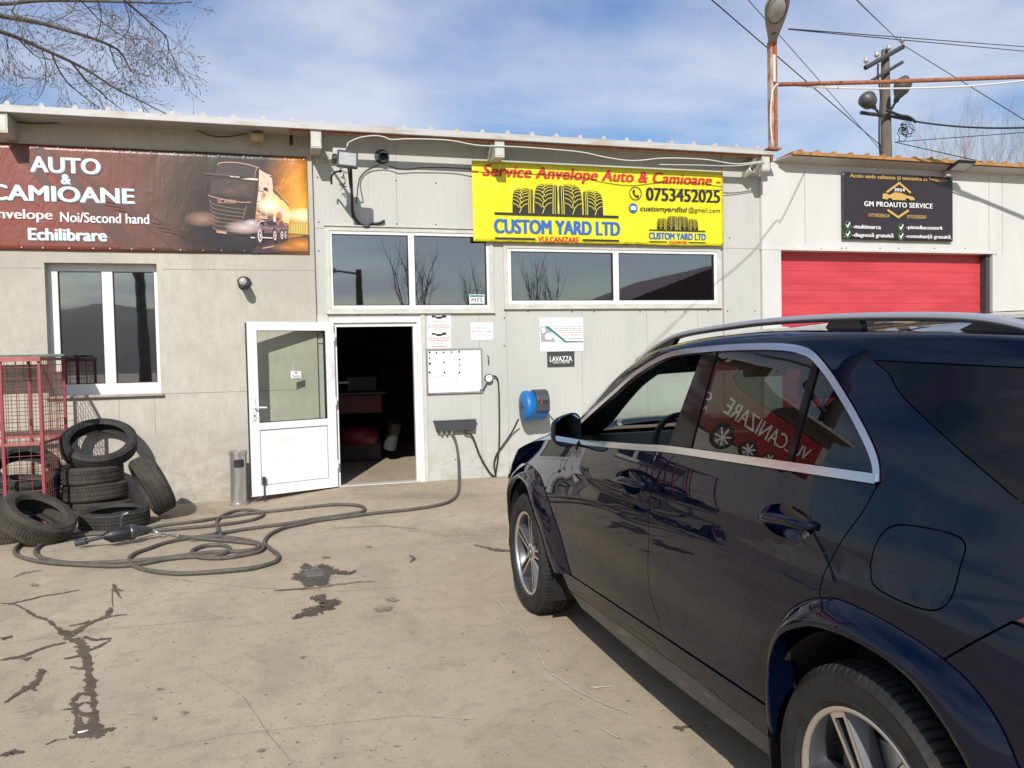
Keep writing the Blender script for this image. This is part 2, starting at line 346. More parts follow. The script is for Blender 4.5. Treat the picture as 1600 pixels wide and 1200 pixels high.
def lett_px(s, xa, ya, xb, yb, off, material, parent, **k):   # corners measured on the photo: left-top, right-bottom
    a = W(xa, ya, off); b = W(xb, yb, off); return lettering(s, a.x, b.x, b.z, a.z, D-off, material, parent, **k)
def flat(poly, y, th=.0015):                # thin printed shape on a plane facing the yard
    return MB().prism(poly, 'y', y-th, y)
# ================================================================== ground
def axis(fine, lo, hi, far):
    n = int((hi-lo)/fine); a = [lo+i*(hi-lo)/n for i in range(n+1)]
    return [-far, -far/4, lo-12]+a+[hi+12, far/4, far]
gx = axis(.25, -7, 7, 900); gy = axis(.25, -1, 12, 900)
mb = MB(); nx = len(gx)
mb.v = [(x, y, gz(x, y)) for y in gy for x in gx]
mb.f = [(j*nx+i, j*nx+i+1, (j+1)*nx+i+1, (j+1)*nx+i) for j in range(len(gy)-1) for i in range(nx-1)]; mb.m = [0]*len(mb.f)
ground = tag(mb.build('ground', M['ground'], smooth=True), kind='structure')
# ================================================================== workshop
def wall_cells(mb, x0, x1, z0, z1, holes, y, depth=.2, m=0):
    xs = sorted({x0, x1, *[h[0] for h in holes], *[h[1] for h in holes]}); zs = sorted({z0, z1, *[h[2] for h in holes], *[h[3] for h in holes]})
    for i in range(len(xs)-1):
        for j in range(len(zs)-1):
            cx, cz = (xs[i]+xs[i+1])/2, (zs[j]+zs[j+1])/2
            if any(h[0] < cx < h[1] and h[2] < cz < h[3] for h in holes): continue
            a, b, c, d = xs[i], xs[i+1], zs[j], zs[j+1]
            mb.add([(a, y, c), (b, y, c), (b, y, d), (a, y, d)], [(0, 1, 2, 3)], m)
            mb.add([(a, y+depth, c), (b, y+depth, c), (b, y+depth, d), (a, y+depth, d)], [(3, 2, 1, 0)], m)
    for h in holes:
        a, b, c, d = h
        for q in (((a, c), (a, d)), ((b, d), (b, c)), ((a, d), (b, d)), ((b, c), (a, c))):
            (p, r), (s, t) = q; mb.add([(p, y, r), (s, y, t), (s, y+depth, t), (p, y+depth, r)], [(0, 1, 2, 3)], m)
    mb.add([(x0, y, z0), (x0, y, z1), (x0, y+depth, z1), (x0, y+depth, z0), (x1, y, z0), (x1, y, z1), (x1, y+depth, z1), (x1, y+depth, z0)], [(0, 1, 2, 3), (7, 6, 5, 4), (1, 5, 6, 2)], m)
    return mb
XL = -7.0
shop = thing('workshop', 'long low tyre workshop of bare concrete and grey panels under a ribbed white roof', 'workshop', (0, D, 0))
OFFL = .05; ZT = 4.49; XC = W(489, 330).x; XP = W(1187, 390).x
lw = (W(69, 412, OFFL).x, W(247, 480, OFFL).x, W(252, 614, OFFL).z, W(245, 412, OFFL).z)
mb = wall_cells(MB(), XL, XC, -.3, ZT, [lw], D-OFFL, .25)
for (xa, ya, xb, yb) in ((253, 420.5, 487, 423), (252, 615.5, 378, 614.6)):       # pour joints
    a, b = W(xa, ya, OFFL), W(xb, yb, OFFL); mb.box((a.x, D-OFFL-.0015, a.z-.004), (XC-.01 if xb > 400 else .2, D-OFFL+.01, a.z+.004), 1)
for x in (186, 242):
    a = W(x, 640, OFFL); mb.box((a.x-.003, D-OFFL-.0015, .75), (a.x+.003, D-OFFL+.01, lw[2]-.03), 1)
zj = W(300, 421, OFFL).z; mb.box((XL, D-OFFL-.0015, zj-.004), (lw[0]-.02, D-OFFL+.01, zj+.004), 1)
world_part(mb, 'concrete_wall', [M['concrete'], M['seam']], shop)
door = (.648, W(653.5, 620).x, -.3, W(590, 504).z)
w1 = (W(516, 420).x, W(764, 430).x, W(640, 482).z, W(640, 363).z)
w2 = (W(793, 430).x, W(1120, 430).x, W(950, 475).z, W(950, 390.5).z)
mb = wall_cells(MB(), XC, XP, -.3, ZT, [door, w1, w2], D, .12)
def vseam(x, y0, y1, w=.0025):
    a, b = W(x, y0), W(x, y1); mb.box((a.x-w, D-.0015, b.z), (a.x+w, D+.01, a.z), 1)
for s in ((617, 205, 352), (748, 490, 745), (790.5, 479, 742), (908, 478, 740), (862, 225, 385), (1010, 478, 735), (1090, 478, 735), (738, 215, 350)): vseam(*s)
vseam(1127, 240, 720, .012)
za = W(500, 356.5).z; mb.box((XC, D-.0015, za-.004), (w1[0]-.03, D+.01, za+.004), 1); mb.box((w2[1]+.05, D-.0015, W(1150, 388).z-.004), (XP, D+.01, W(1150, 388).z+.004), 1)
random.seed(5)
for (x, y) in ((496, 277), (498, 347), (498, 392), (619, 282), (620, 350), (681, 286), (681, 351), (1137, 302), (1140, 372), (749, 487), (788, 497), (788, 540), (693, 487), (560, 491), (618, 491), (722, 487), (825, 487), (894, 487), (928, 487), (1000, 487), (1040, 487), (1070, 487), (1106, 486), (1137, 486), (1180, 486), (728, 655), (712, 718)):
    p = W(x, y); mb.lathe([(0, -.006), (.008, -.006), (.011, 0)], 8, Matrix.Translation((p.x, D, p.z)) @ Matrix.Rotation(R(90), 4, 'X') @ Matrix.Scale(-1, 4, (0, 0, 1)), 2)
world_part(mb, 'panel_wall', [M['panel'], M['seam'], M['darksteel']], shop)
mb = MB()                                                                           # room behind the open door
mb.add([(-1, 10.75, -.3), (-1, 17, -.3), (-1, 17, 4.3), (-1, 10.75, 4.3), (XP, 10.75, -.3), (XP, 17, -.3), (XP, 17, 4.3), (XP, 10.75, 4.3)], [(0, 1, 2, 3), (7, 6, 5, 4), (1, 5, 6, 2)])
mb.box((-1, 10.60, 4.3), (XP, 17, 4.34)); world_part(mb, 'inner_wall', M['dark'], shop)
mb = MB().box((door[0], D-.012, -.02), (door[1], D+.13, .012)); world_part(mb, 'threshold', M['trim'], shop)
def window(x0, x1, z0, z1, y, panes, fr_t=.045, depth=.07, sill=None, trim=True, label=None):
    fr = MB(); cuts = [x0]+[v for p in panes for v in p[:2]]+[x1]
    zb, zt = panes[0][2], panes[0][3]
    fr.box((x0, y, z0), (x1, y+depth, zb)); fr.box((x0, y, zt), (x1, y+depth, z1))
    for i in range(0, len(cuts), 2): fr.box((cuts[i], y, zb), (cuts[i+1], y+depth, zt))
    for p in panes:                                                                 # glazing gasket
        a, b = p[:2]
        for q in (((a, y-.002, zb), (a+.007, y+.05, zt)), ((b-.007, y-.002, zb), (b, y+.05, zt)), ((a+.007, y-.002, zb), (b-.007, y+.05, zb+.007)), ((a+.007, y-.002, zt-.007), (b-.007, y+.05, zt))): fr.box(*q, 1)
    o = world_part(fr, 'window', [M['white'], M['black']], shop); o['label'] = label
    for p in panes:
        g = MB().box((p[0]+.003, y+.025, zb+.003), (p[1]-.003, y+.037, zt-.003)); g.build('pane', M['pane'], o)
    if trim:
        t = MB(); w = .055; s = .022
        t.box((x0-w, D-s, z1), (x1+w, D+.0, z1+w)); t.box((x0-w, D-s, z0-w), (x1+w, D, z0)); t.box((x0-w, D-s-.002, z0), (x0, D, z1)); t.box((x1, D-s-.002, z0), (x1+w, D, z1))
        t.box((x0-w-.01, D-s-.02, z0-w-.012), (x1+w+.01, D, z0-w)); t.box((x0-w-.01, D-s-.02, z1+w), (x1+w+.01, D, z1+w+.012))
        t.build('frame_trim', M['trim'], o)
    if sill:
        MB().box(*sill).build('sill', mat('faded_sill', (.44, .33, .29), .6, var=.3, vs=9), o, bevel=.004)
    return o
def PX(x, y, off=0): return W(x, y, off).x
REC = -.07
window(lw[0]-.01, lw[1]+.01, lw[2]-.01, lw[3]+.01, D-REC, [(PX(93.5, 520, REC), PX(162, 520, REC), W(120, 600.5, REC).z, W(120, 424, REC).z), (PX(179, 520, REC), PX(243.5, 520, REC), 0, 0)],
       sill=((lw[0]-.04, D-OFFL-.05, lw[2]-.03), (lw[1]+.03, D-.002, lw[2]-.004)), trim=False, label='window of two tall panes set deep in the concrete wall')
window(*w1, D-.01, [(PX(520, 430), PX(638.5, 430), W(640, 477).z, W(640, 368).z), (PX(648, 430), PX(760, 430), 0, 0)], label='two-pane window above the door')
window(*w2, D-.01, [(PX(798.5, 430), PX(957.5, 430), W(950, 469.5).z, W(950, 395).z), (PX(966.5, 430), PX(1115, 430), 0, 0)], label='wide two-pane window below the yellow banner')
# window head trims, door lining
mb = MB(); mb.box((door[0]-.055, D-.03, 0.012), (door[0], D-.001, door[3])); mb.box((door[1], D-.03, 0.0), (door[1]+.055, D-.001, door[3]+.06)); mb.box((door[0]-.055, D-.03, door[3]), (door[1], D-.001, door[3]+.06))
mb.box((door[1]+.055, D-.018, 0), (door[1]+.11, D-.001, door[3]+.10), 1); mb.box((door[0]+.0, D+.0, door[3]-.05), (door[1], D+.09, door[3]-.002)); mb.box((door[1]-.045, D+.001, .013), (door[1]-.001, D+.09, door[3]-.05)); mb.box((door[0]+.001, D+.001, .013), (door[0]+.04, D+.09, door[3]-.05))
mb.box((XC+.01, D-.018, door[3]-.25), (door[0]-.06, D-.001, w1[2]-.08), 1)
world_part(mb, 'door_frame', [M['white'], M['trim']], shop)
# the open leaf
LW_, LA = 1.088, R(20.3)
HX, HY = .640, D-.035
ML = Matrix.Translation((HX, HY, 0)) @ Matrix.Rotation(R(180)+LA, 4, 'Z')            # local x runs from hinge to free edge, +y faces the yard
def leafbox(mb, x0, x1, z0, z1, y0=-.03, y1=.03, m=0): return mb.box((x0, y0, z0), (x1, y1, z1), m, ML)
Z0, Z1 = .015, 2.085
mb = MB(); st = .115
leafbox(mb, 0, st, Z0, Z1); leafbox(mb, LW_-st, LW_, Z0, Z1); leafbox(mb, st, LW_-st, Z1-.105, Z1); leafbox(mb, st, LW_-st, .80, .885); leafbox(mb, st, LW_-st, Z0, .135)
for (a, b, c, d) in ((st, st+.006, .885, Z1-.105), (LW_-st-.006, LW_-st, .885, Z1-.105), (st+.006, LW_-st-.006, .885, .891), (st+.006, LW_-st-.006, Z1-.111, Z1-.105)): leafbox(mb, a, b, c, d, -.031, .031, 1)
leafbox(mb, LW_+.0005, LW_+.006, Z0+.01, Z1-.01, -.02, .024, 1)
dl = world_part(mb, 'door', [M['door_white'], M['black']], shop); dl['label'] = 'white half-glazed door swung wide open against the wall'
def sub(mb, name, mats, par, **k):
    return mb.build(name, mats, par, **k)
sub(leafbox(MB(), st+.002, LW_-st-.002, .137, .798, -.012, .014), 'lower_panel', M['door_white'], dl)
sub(leafbox(MB(), st+.002, LW_-st-.002, .137, .142, .0142, .020).box((st+.002, .0142, .793), (LW_-st-.002, .020, .798), 0, ML).box((st+.002, .0142, .142), (st+.007, .020, .793), 0, ML).box((LW_-st-.007, .0142, .142), (LW_-st-.002, .020, .793), 0, ML), 'panel_gasket', M['seam'], dl)
sub(leafbox(MB(), st+.001, LW_-st-.001, .886, Z1-.106, -.004, .004), 'pane', M['door_pane'], dl)
hb = MB(); leafbox(hb, LW_-.075, LW_-.04, .92, 1.18, .030, .040); hb.tube([ML@Vector(v) for v in ((LW_-.058, .035, 1.07), (LW_-.058, .075, 1.07), (LW_-.075, .085, 1.07), (LW_-.19, .085, 1.065))], .011, 8)
leafbox(hb, LW_-.064, LW_-.051, .955, .985, .0402, .043, 1)
sub(hb, 'handle', [M['white'], M['black']], dl, bevel=.002)
for z in (.25, 1.05, 1.85): sub(MB().tube([(HX+.012, HY-.045, z), (HX+.012, HY-.045, z+.10)], .013, 8), 'hinge', M['white'], dl)
stp = MB(); stp.tube([ML@Vector(v) for v in ((LW_-.14, .05, .20), (LW_-.14, .052, -.05))], .009, 6); leafbox(stp, LW_-.16, LW_-.125, .15, .24, .031, .06)
sub(stp, 'door_stop', M['darksteel'], dl)
# roof: ribbed sheet, eaves bar, rafters
XR = W(1206, 240, .4).x
prof = []; x = XL-.3; P_ = .335
while x < XR-.12:
    prof += [(x, 0), (x+.125, 0), (x+.142, .042), (x+.172, .042), (x+.19, 0)]; x += P_
prof.append((XR, 0)); mb = MB(); y0, y1, zs0, zs1 = D-.31, D+7, 4.482, 4.26
n = len(prof); mb.v = [(px_, y0, zs0+pz) for px_, pz in prof]+[(px_, y1, zs1+pz) for px_, pz in prof]+[(px_, y0, zs0-.035) for px_, pz in prof]+[(px_, y1, zs1-.035) for px_, pz in prof]
for i in range(n-1): mb.f += [(i, i+1, n+i+1, n+i), (2*n+i, 3*n+i, 3*n+i+1, 2*n+i+1), (i, 2*n+i, 2*n+i+1, i+1)]
mb.f += [(n-1, 2*n+n-1, 3*n+n-1, n+n-1)]; mb.m = [0]*len(mb.f)
world_part(mb, 'roof', M['white_metal'], shop)
mb = MB().box((XL-.3, D-.44, 4.366), (XR, D-.40, 4.418)); world_part(mb, 'fascia', M['white_metal'], shop, bevel=.004)
mb = MB().box((W(452, 200, .38).x, D-.398, 4.335), (XR-.02, D-.36, 4.366)).box((W(470, 200, .38).x, D-.36, 4.355), (XR-.02, D-.30, 4.362)); world_part(mb, 'rust_rail', M['rust'], shop)
mb = MB().box((XL-.3, D-.36, 4.375), (XC, D-.0505, 4.385)); world_part(mb, 'soffit', M['soffit'], shop)
for (px_, py_) in ((2, 200), (494, 221), (781, 240), (1197, 262)):
    x = W(px_, py_, .41).x; zt = 4.364; zb = 4.15
    r = MB().box((x-.062, D-.41, zb), (x+.062, D-.051 if px_ < 480 else D-.001, zt)); r.box((x-.045, D-.414, zb+.02), (x+.045, D-.4105, zt-.03), 1)
    world_part(r, 'rafter', [M['white_metal'], M['trim']], shop, bevel=.004)
# exhaust flue in the wall
p = W(599, 245, .08)
mb = MB(); FM = Matrix.Translation((p.x, D, p.z)) @ Matrix.Rotation(R(90), 4, 'X')
mb.lathe([(.052, -.05), (.052, .10), (.064, .10), (.064, -.0)], 24, FM); mb.lathe([(.05, .02), (0, .02)], 24, FM, 1)
world_part(mb, 'flue', [M['darksteel'], M['black']], shop, angle=40)
mb = MB().lathe([(0, 0), (.085, .001), (.095, 0)], 28, Matrix.Translation((p.x-.01, D-.002, p.z+.02)) @ Matrix.Rotation(R(90), 4, 'X')); world_part(mb, 'soot_patch', M['reel_dark'], shop)
# ================================================================== neighbouring garage
gar = thing('garage', 'white sheet-clad garage with an ochre roof edge and a closed red sectional door', 'garage', (XP, D, 0))
GX0, GX1 = PX(1217, 440), PX(1546.5, 440); GZ = W(1380, 394.5).z
mb = wall_cells(MB(), XP+.001, 19, -.3, 4.42, [(GX0, GX1, -.31, GZ)], D-.02, .25)
for xx, ya, yb in ((1257, 262, 380), (1545, 270, 392), (1566, 270, 490), (1461, 262, 270), (1372, 262, 268)):
    a, b = W(xx, ya, .02), W(xx, yb, .02); mb.box((a.x-.004, D-.0215, b.z), (a.x+.004, D-.01, a.z), 1)
for xx in (1240, 1283, 1315, 1322, 1375, 1404, 1460, 1508): 
    p = W(xx, 388, .02); mb.lathe([(0, -.006), (.008, -.006), (.011, 0)], 8, Matrix.Translation((p.x, D-.02, p.z)) @ Matrix.Rotation(R(-90), 4, 'X'), 2)
for xx in (1320, 1362, 1415, 1497): 
    p = W(xx, 259, .02); mb.lathe([(0, -.006), (.008, -.006), (.011, 0)], 8, Matrix.Translation((p.x, D-.02, p.z)) @ Matrix.Rotation(R(-90), 4, 'X'), 2)
world_part(mb, 'wall', [M['panel_white'], M['seam'], M['darksteel']], gar)
mb = MB().box((XP-.0, D-.06, -.1), (GX0, D-.021, GZ)).box((XP+.005, D-.05, GZ+.03), (GX0-.02, D-.021, 4.40)).box((XP-.01, D-.066, GZ), (PX(1545, 395)+.1, D-.021, GZ+.03)).box((GX1, D-.055, -.1), (GX1+.22, D-.021, GZ))
world_part(mb, 'corner_trim', M['panel_white'], gar)
mt, t_, p_ = newmat('red_door_paint'); v_ = mapped(t_, (1, 1, 1)); nz_ = noise_out(t_, mapped(t_, (1, 1, 6)), 1.2, 6, .6)
t_.links.new(ramp_nodes(t_, nz_, [(.35, (.45, .038, .050)), (.65, (.55, .060, .072))]), p_.inputs['Base Color']); p_.inputs['Roughness'].default_value = .45
mb = MB(); z = 0.01; k = 0
while z < GZ+.3:
    zz = z+.50
    for j in range(5):
        a = z+j*.1; mb.box((GX0-.02, D+.12-(.004 if j % 2 else 0), a+(.0045 if j == 0 else .001)), (GX1-.075, D+.15, a+.0995))
    z = zz
mb.box((GX0-.02, D+.1255, 0), (GX1-.075, D+.16, GZ+.3), 1)
world_part(mb, 'sectional_door', [mt, M['seam']], gar)
world_part(MB().box((GX1-.075, D+.0, 0), (GX1-.002, D+.2, GZ+.1)), 'door_track', M['reel_dark'], gar)
GO = .27; gp = []; x = W(1240, 236, GO).x-.02
x00 = x
while x < 19: gp += [(x, 0), (x+.10, 0), (x+.118, .034), (x+.150, .034), (x+.168, 0)]; x += .29
zt0 = W(1300, 240, GO).z; n = len(gp); mb = MB(); y0, y1 = D-GO-.02, D+7; zs1 = zt0-.25
mb.v = [(a, y0, zt0+b) for a, b in gp]+[(a, y1, zs1+b) for a, b in gp]+[(a, y0, zt0-.045) for a, b in gp]+[(a, y1, zs1-.045) for a, b in gp]
for i in range(n-1): mb.f += [(i, i+1, n+i+1, n+i), (2*n+i, 3*n+i, 3*n+i+1, 2*n+i+1), (i, 2*n+i, 2*n+i+1, i+1)]
mb.f += [(0, n, 3*n, 2*n)]; mb.m = [0]*len(mb.f); world_part(mb, 'roof', M['ochre'], gar)
mb = MB().add([(x00-.02, D-GO, zt0-.05), (19, D-GO, zt0-.05), (19, D-.019, zt0-.10), (x00-.20, D-.019, zt0-.10), (x00-.02, D-GO, zt0-.06), (19, D-GO, zt0-.06), (19, D-.019, zt0-.11), (x00-.20, D-.019, zt0-.11)], [(0, 1, 2, 3), (7, 6, 5, 4), (0, 3, 7, 4)])
world_part(mb, 'soffit', M['soffit'], gar)
# rusty pole standing between the two buildings
pl = thing('lamp_post', 'street lamp on a rusty square post rising between the white and the ochre roof edge', 'street lamp', (W(1208, 236, .38).x, D-.38, 0))
px0 = pl.location.x; ytop = W(1208, 66, .38).z
mb = MB().box((px0-.055, D-.42, 4.46), (px0-.005, D-.34, ytop)).box((px0+.008, D-.42, 4.46), (px0+.055, D-.34, ytop), 1).box((px0-.005, D-.36, 4.46), (px0+.008, D-.34, ytop), 1).box((px0-.10, D-.44, 4.45), (px0+.10, D-.32, 4.475), 1)
mb.box((px0-.03, D-.34, 4.30), (px0+.03, D-.021, 4.44), 1); mb.tube([(px0+.0, D-.425, W(1208, 128, .42).z), (px0+.0, D-.425, W(1208, 86, .42).z)], .022, 8, 2)
world_part(mb, 'post', [M['rustpaint'], M['rust'], M['cable_white']], pl)
# head: a flattened drop, lens side down, tilted towards the yard
c0 = W(1207, 68, .40); c1 = W(1217, -8, .95); ax = (c1-c0); Lh = ax.length; ax.normalize(); sx_ = Vector((1, 0, 0)); up_ = sx_.cross(ax).normalized(); sx_ = ax.cross(up_)
if up_.y < 0: up_ = -up_
HM = Matrix(((sx_.x, ax.x, up_.x, c0.x), (sx_.y, ax.y, up_.y, c0.y), (sx_.z, ax.z, up_.z, c0.z), (0, 0, 0, 1)))
def wid(t): return .065+.105*math.sin(min(1, max(0, (t-.05)/.75))*math.pi/2)**1.3 if t < .8 else .17*math.sqrt(max(.02, 1-((t-.8)/.22)**2))
mb = MB(); K = 16; n = 14
for i in range(K+1):
    t = i/K; w = wid(t)
    for k in range(n):
        a = math.pi*k/(n-1); mb.v.append(tuple(HM@Vector((-w*math.cos(a), t*Lh, .11*math.sin(a)*(w/.17)))))
for i in range(K):
    for k in range(n-1): a = i*n+k; mb.f.append((a, a+1, a+n+1, a+n))
    mb.f.append((i*n+n-1, i*n, (i+1)*n, (i+1)*n+n-1))
mb.f += [tuple(range(n)), tuple(K*n+k for k in range(n))[::-1]]; mb.m = [0]*len(mb.f)
world_part(mb, 'lamp_head', M['lampbody'], pl, angle=50)
mb = MB(); mb.lathe([(.128, -.012), (.135, .0), (.135, .01), (.12, .01)], 28, HM @ Matrix.Translation((0, Lh*.70, -.006)) @ Matrix.Diagonal((1.02, 1.55, 1, 1)))
world_part(mb, 'lens_rim', M['steel'], pl, smooth=True)
mb = MB(); mb.lathe([(0, -.05), (.05, -.045), (.09, -.03), (.125, 0)], 28, HM @ Matrix.Translation((0, Lh*.70, -.006)) @ Matrix.Diagonal((1.02, 1.55, 1, 1)))
world_part(mb, 'lens', M['lens'], pl, smooth=True)
world_part(MB().box((-.035, Lh*.2, -.006), (.035, Lh*.235, -.001), 0, HM), 'badge_plate', M['darksteel'], pl)
a, b = W(1216, 132, .40), W(1600, 120, 1.65)
tag(MB().tube([a, a+(b-a)*.4+Vector((0, 0, -.01)), b, b+(b-a)*.6], .030, 8).build('rusty_pipe', M['rust'], smooth=True), 'rusty horizontal pipe fixed to the lamp post above the ochre roof', 'pipe')
q = [W(x, y, .42+max(0, x-1225)/375*1.23) for x, y in ((1207, 228), (1204, 190), (1206, 150), (1212, 134), (1225, 131), (1260, 135), (1330, 138), (1420, 138), (1520, 134), (1640, 122))]
tag(MB().tube(cat_rom(q, 6), .012, 6).build('cable', M['cable_white'], smooth=True), 'white cable climbing the lamp post and sagging under the rusty pipe', 'cable')
# ================================================================== banners
def px_z(sx, sy, ox, oy): return lambda x, y: (ox+x/sx, oy+y/sy)
def banner(name, label, corners, off, material, cat='banner', eyelets=0, x0=None, wave=.004):
    a = W(*corners[0], off); c = W(*corners[1], off); X0 = a.x if x0 is None else x0
    root = thing(name, label, cat, ((X0+c.x)/2, D-off, c.z))
    nx, nz = 64, 20; mb = MB()
    for j in range(nz+1):
        for i in range(nx+1):
            u, v = i/nx, j/nz; x = X0+(c.x-X0)*u; z = c.z+(a.z-c.z)*v
            e = min(1, 6*min(u, 1-u), 4*min(v, 1-v))
            y = D-off+.004+wave*e*(.5+.5*noise.noise(Vector((x*1.3+7, z*2.1, 3.3))))
            edge = .006*(noise.noise(Vector((x*2.2, z*3, 9)))) if j in (0, nz) else 0
            mb.v.append((x, y, z+edge))
    for j in range(nz):
        for i in range(nx): k = j*(nx+1)+i; mb.f.append((k, k+1, k+nx+2, k+nx+1)); mb.m.append(0)
    for k in range(eyelets):
        x = X0+.03+(c.x-X0-.06)*k/(eyelets-1)
        for z in (a.z-.03, c.z+.03):
            mb.lathe([(0, .004), (.007, .004), (.012, 0)], 8, Matrix.Translation((x+random.uniform(-.05, .05)*(0 < k < eyelets-1), D-off+.001, z)) @ Matrix.Rotation(R(90), 4, 'X'), 1)
    cl = world_part(mb, 'cloth', [material, M['steel']], root, smooth=True)
    sd = cl.modifiers.new('thick', 'SOLIDIFY'); sd.thickness = .002; sd.offset = 1
    return root, a, c
def stroke(pts, w, y, parent, material, name='stroke', closed=False, out=None):
    # printed line of constant width on the plane y; pts are (x, z)
    mb = out or MB(); P = [Vector(p) for p in pts]
    for i in range(len(P)-1 + (1 if closed else 0)):
        p, q = P[i], P[(i+1) % len(P)]; d = (q-p); 
        if d.length < 1e-6: continue
        n = Vector((-d.y, d.x)).normalized()*w/2; e = d.normalized()*w*.3; k = y-.0004*(i % 2)
        mb.prism([p+n-e, q+n+e, q-n+e, p-n-e], 'y', k-.0012, k)
    if out is None: world_part(mb, name, material, parent)
    return mb
def shape(pts, y, parent, material, name): return world_part(MB().prism(pts, 'y', y-.0012, y), name, material, parent)
def circ2(cx, cz, rx, rz=None, n=24): return [(cx+rx*math.cos(2*math.pi*k/n), cz+(rz or rx)*math.sin(2*math.pi*k/n)) for k in range(n)]
def ring_mesh(cx, cz, r, w, y, n=28, sq=1.0):
    mb = MB()
    for k in range(n):
        for rr in (r, r-w): mb.v.append((cx+rr*math.cos(2*math.pi*k/n), y, cz+rr*sq*math.sin(2*math.pi*k/n)))
    for k in range(n): a = 2*k; b = 2*((k+1) % n); mb.f.append((a, b, b+1, a+1)); mb.m.append(0)
    return mb
def banner_mat(name):
    return newmat(name)
# ---- red banner -------------------------------------------------------------
OB = .075; YB = D-OB-.002
gc = W(482, 333, OB)
m, t, p = newmat('red_print'); tcn = N(t, 'ShaderNodeTexCoord'); sp = N(t, 'ShaderNodeSeparateXYZ'); t.links.new(tcn.outputs['Object'], sp.inputs[0])
xa_, xb_ = W(60, 300, OB).x, W(330, 300, OB).x
mr = N(t, 'ShaderNodeMapRange'); mr.inputs[1].default_value = xa_; mr.inputs[2].default_value = xb_; t.links.new(sp.outputs[0], mr.inputs[0])
base = ramp_nodes(t, mr.outputs[0], [(0, (.21, .055, .038)), (.45, (.155, .055, .038)), (.8, (.105, .064, .050)), (1, (.078, .060, .054))])
far_ = N(t, 'ShaderNodeMapRange'); far_.inputs[1].default_value = -4.9; far_.inputs[2].default_value = -3.2; t.links.new(sp.outputs[0], far_.inputs[0])
base = mixc(t, far_.outputs[0], (.33, .018, .016), base)
vm = N(t, 'ShaderNodeVectorMath', operation='DISTANCE'); mpn = N(t, 'ShaderNodeMapping'); mpn.inputs['Scale'].default_value = (1.15, 0, .72); t.links.new(tcn.outputs['Object'], mpn.inputs[0])
t.links.new(mpn.outputs[0], vm.inputs[0]); vm.inputs[1].default_value = (gc.x*1.15, 0, gc.z*.72)
nzz = noise_out(t, mapped(t, (1.6, 1, 3.2)), 2.2, 5, .6, .6)
ad = N(t, 'ShaderNodeMath', operation='MULTIPLY_ADD'); t.links.new(nzz, ad.inputs[0]); ad.inputs[1].default_value = .45; t.links.new(vm.outputs['Value'], ad.inputs[2])
glow = ramp_nodes(t, ad.outputs[0], [(.30, (1, 1, 1)), (.62, (.92, .92, .92)), (.98, (0, 0, 0))]); gcol = ramp_nodes(t, ad.outputs[0], [(.20, (.88, .66, .20)), (.38, (.85, .42, .05)), (.62, (.72, .26, .03)), (.92, (.24, .09, .04))])
c = mixc(t, glow, base, gcol); t.links.new(c, p.inputs['Base Color']); p.inputs['Roughness'].default_value = .34; p.inputs['Specular IOR Level'].default_value = .5
bumpit(t, p, noise_out(t, mapped(t, (3, 1, 1.2)), 1.5, 4, .55, 1.2), .45, .03)
red, ra, rc = banner('red_banner', 'long brown-red banner with white AUTO & CAMIOANE lettering and a printed night truck', ((19, 223.5), (483.5, 397)), OB, m, eyelets=30, x0=-6.75)
Z2 = lambda x, y: (lambda q: (q.x, q.z))(W(x/3.2, 200+y/3.2, OB))
m1 = mat('print_dark_brown', (.10, .042, .032), .4)
mb = MB()
for i, q in enumerate(([(150, 100), (215, 95), (560, 420), (700, 608), (610, 606)], [(240, 110), (270, 108), (640, 380), (940, 615), (880, 613)], [(60, 90), (110, 85), (320, 360), (260, 360)], [(700, 400), (760, 440), (1090, 600), (1080, 615), (990, 605)])):
    mb.prism([Z2(*v) for v in q], 'y', YB-.0006-.0002*i, YB+.001)
for i in range(9):
    mb.prism([Z2(*v) for v in ((360+55*i, 300+26*i), (470+55*i, 318+26*i), (468+55*i, 326+26*i), (358+55*i, 306+26*i))], 'y', YB-.0016-.0001*i, YB+.001)
world_part(mb, 'tread_print', m1, red)
def rtext(s, a, b, c_, d, mt_, sh=True, bold=.045, **k):
    if sh: lett_px(s, a+1.2, b+1.4, c_+1.2, d+1.4, OB+.0045, M['shadowink'], red, bold=bold+.012, name='lettering_edge', **k)
    return lett_px(s, a, b, c_, d, OB+.006, mt_, red, bold=bold, **k)
rtext('AUTO', 47, 243.5, 156, 272, M['whiteink']); rtext('&', 95, 272, 110, 287.5, M['whiteink']); rtext('CAMIOANE', -19, 287, 209, 318, M['whiteink'])
pinkw = mat('pinkish_white_ink', (.80, .62, .60), .5)
rtext('Anvelope', -24, 325, 82, 348, pinkw, False, .05); rtext('Noi/Second hand', 94, 331, 233, 350, M['whiteink'], False, .035); rtext('Echilibrare', 44, 356, 166, 376.5, M['whiteink'], True, .05)
lettering('VULCANIZARE', -6.45, -3.55, 3.46, 3.84, D-OB-.006, M['whiteink'], red, bold=.02)
for (x, rr) in ((-3.85, .34), (-4.7, .28), (-5.4, .24), (-5.9, .18)):
    world_part(ring_mesh(x, 2.98, rr, rr*.3, D-OB-.005), 'wheel_print', M['ink'], red)
    mb = MB()
    for k in range(7): a = 2*math.pi*k/7; stroke([(x, 2.98), (x+rr*.68*math.cos(a), 2.98+rr*.68*math.sin(a))], .05, D-OB-.006-.0008*k, None, None, out=mb)
    world_part(mb, 'spoke_print', M['whiteink'], red)
yb = YB-.0012
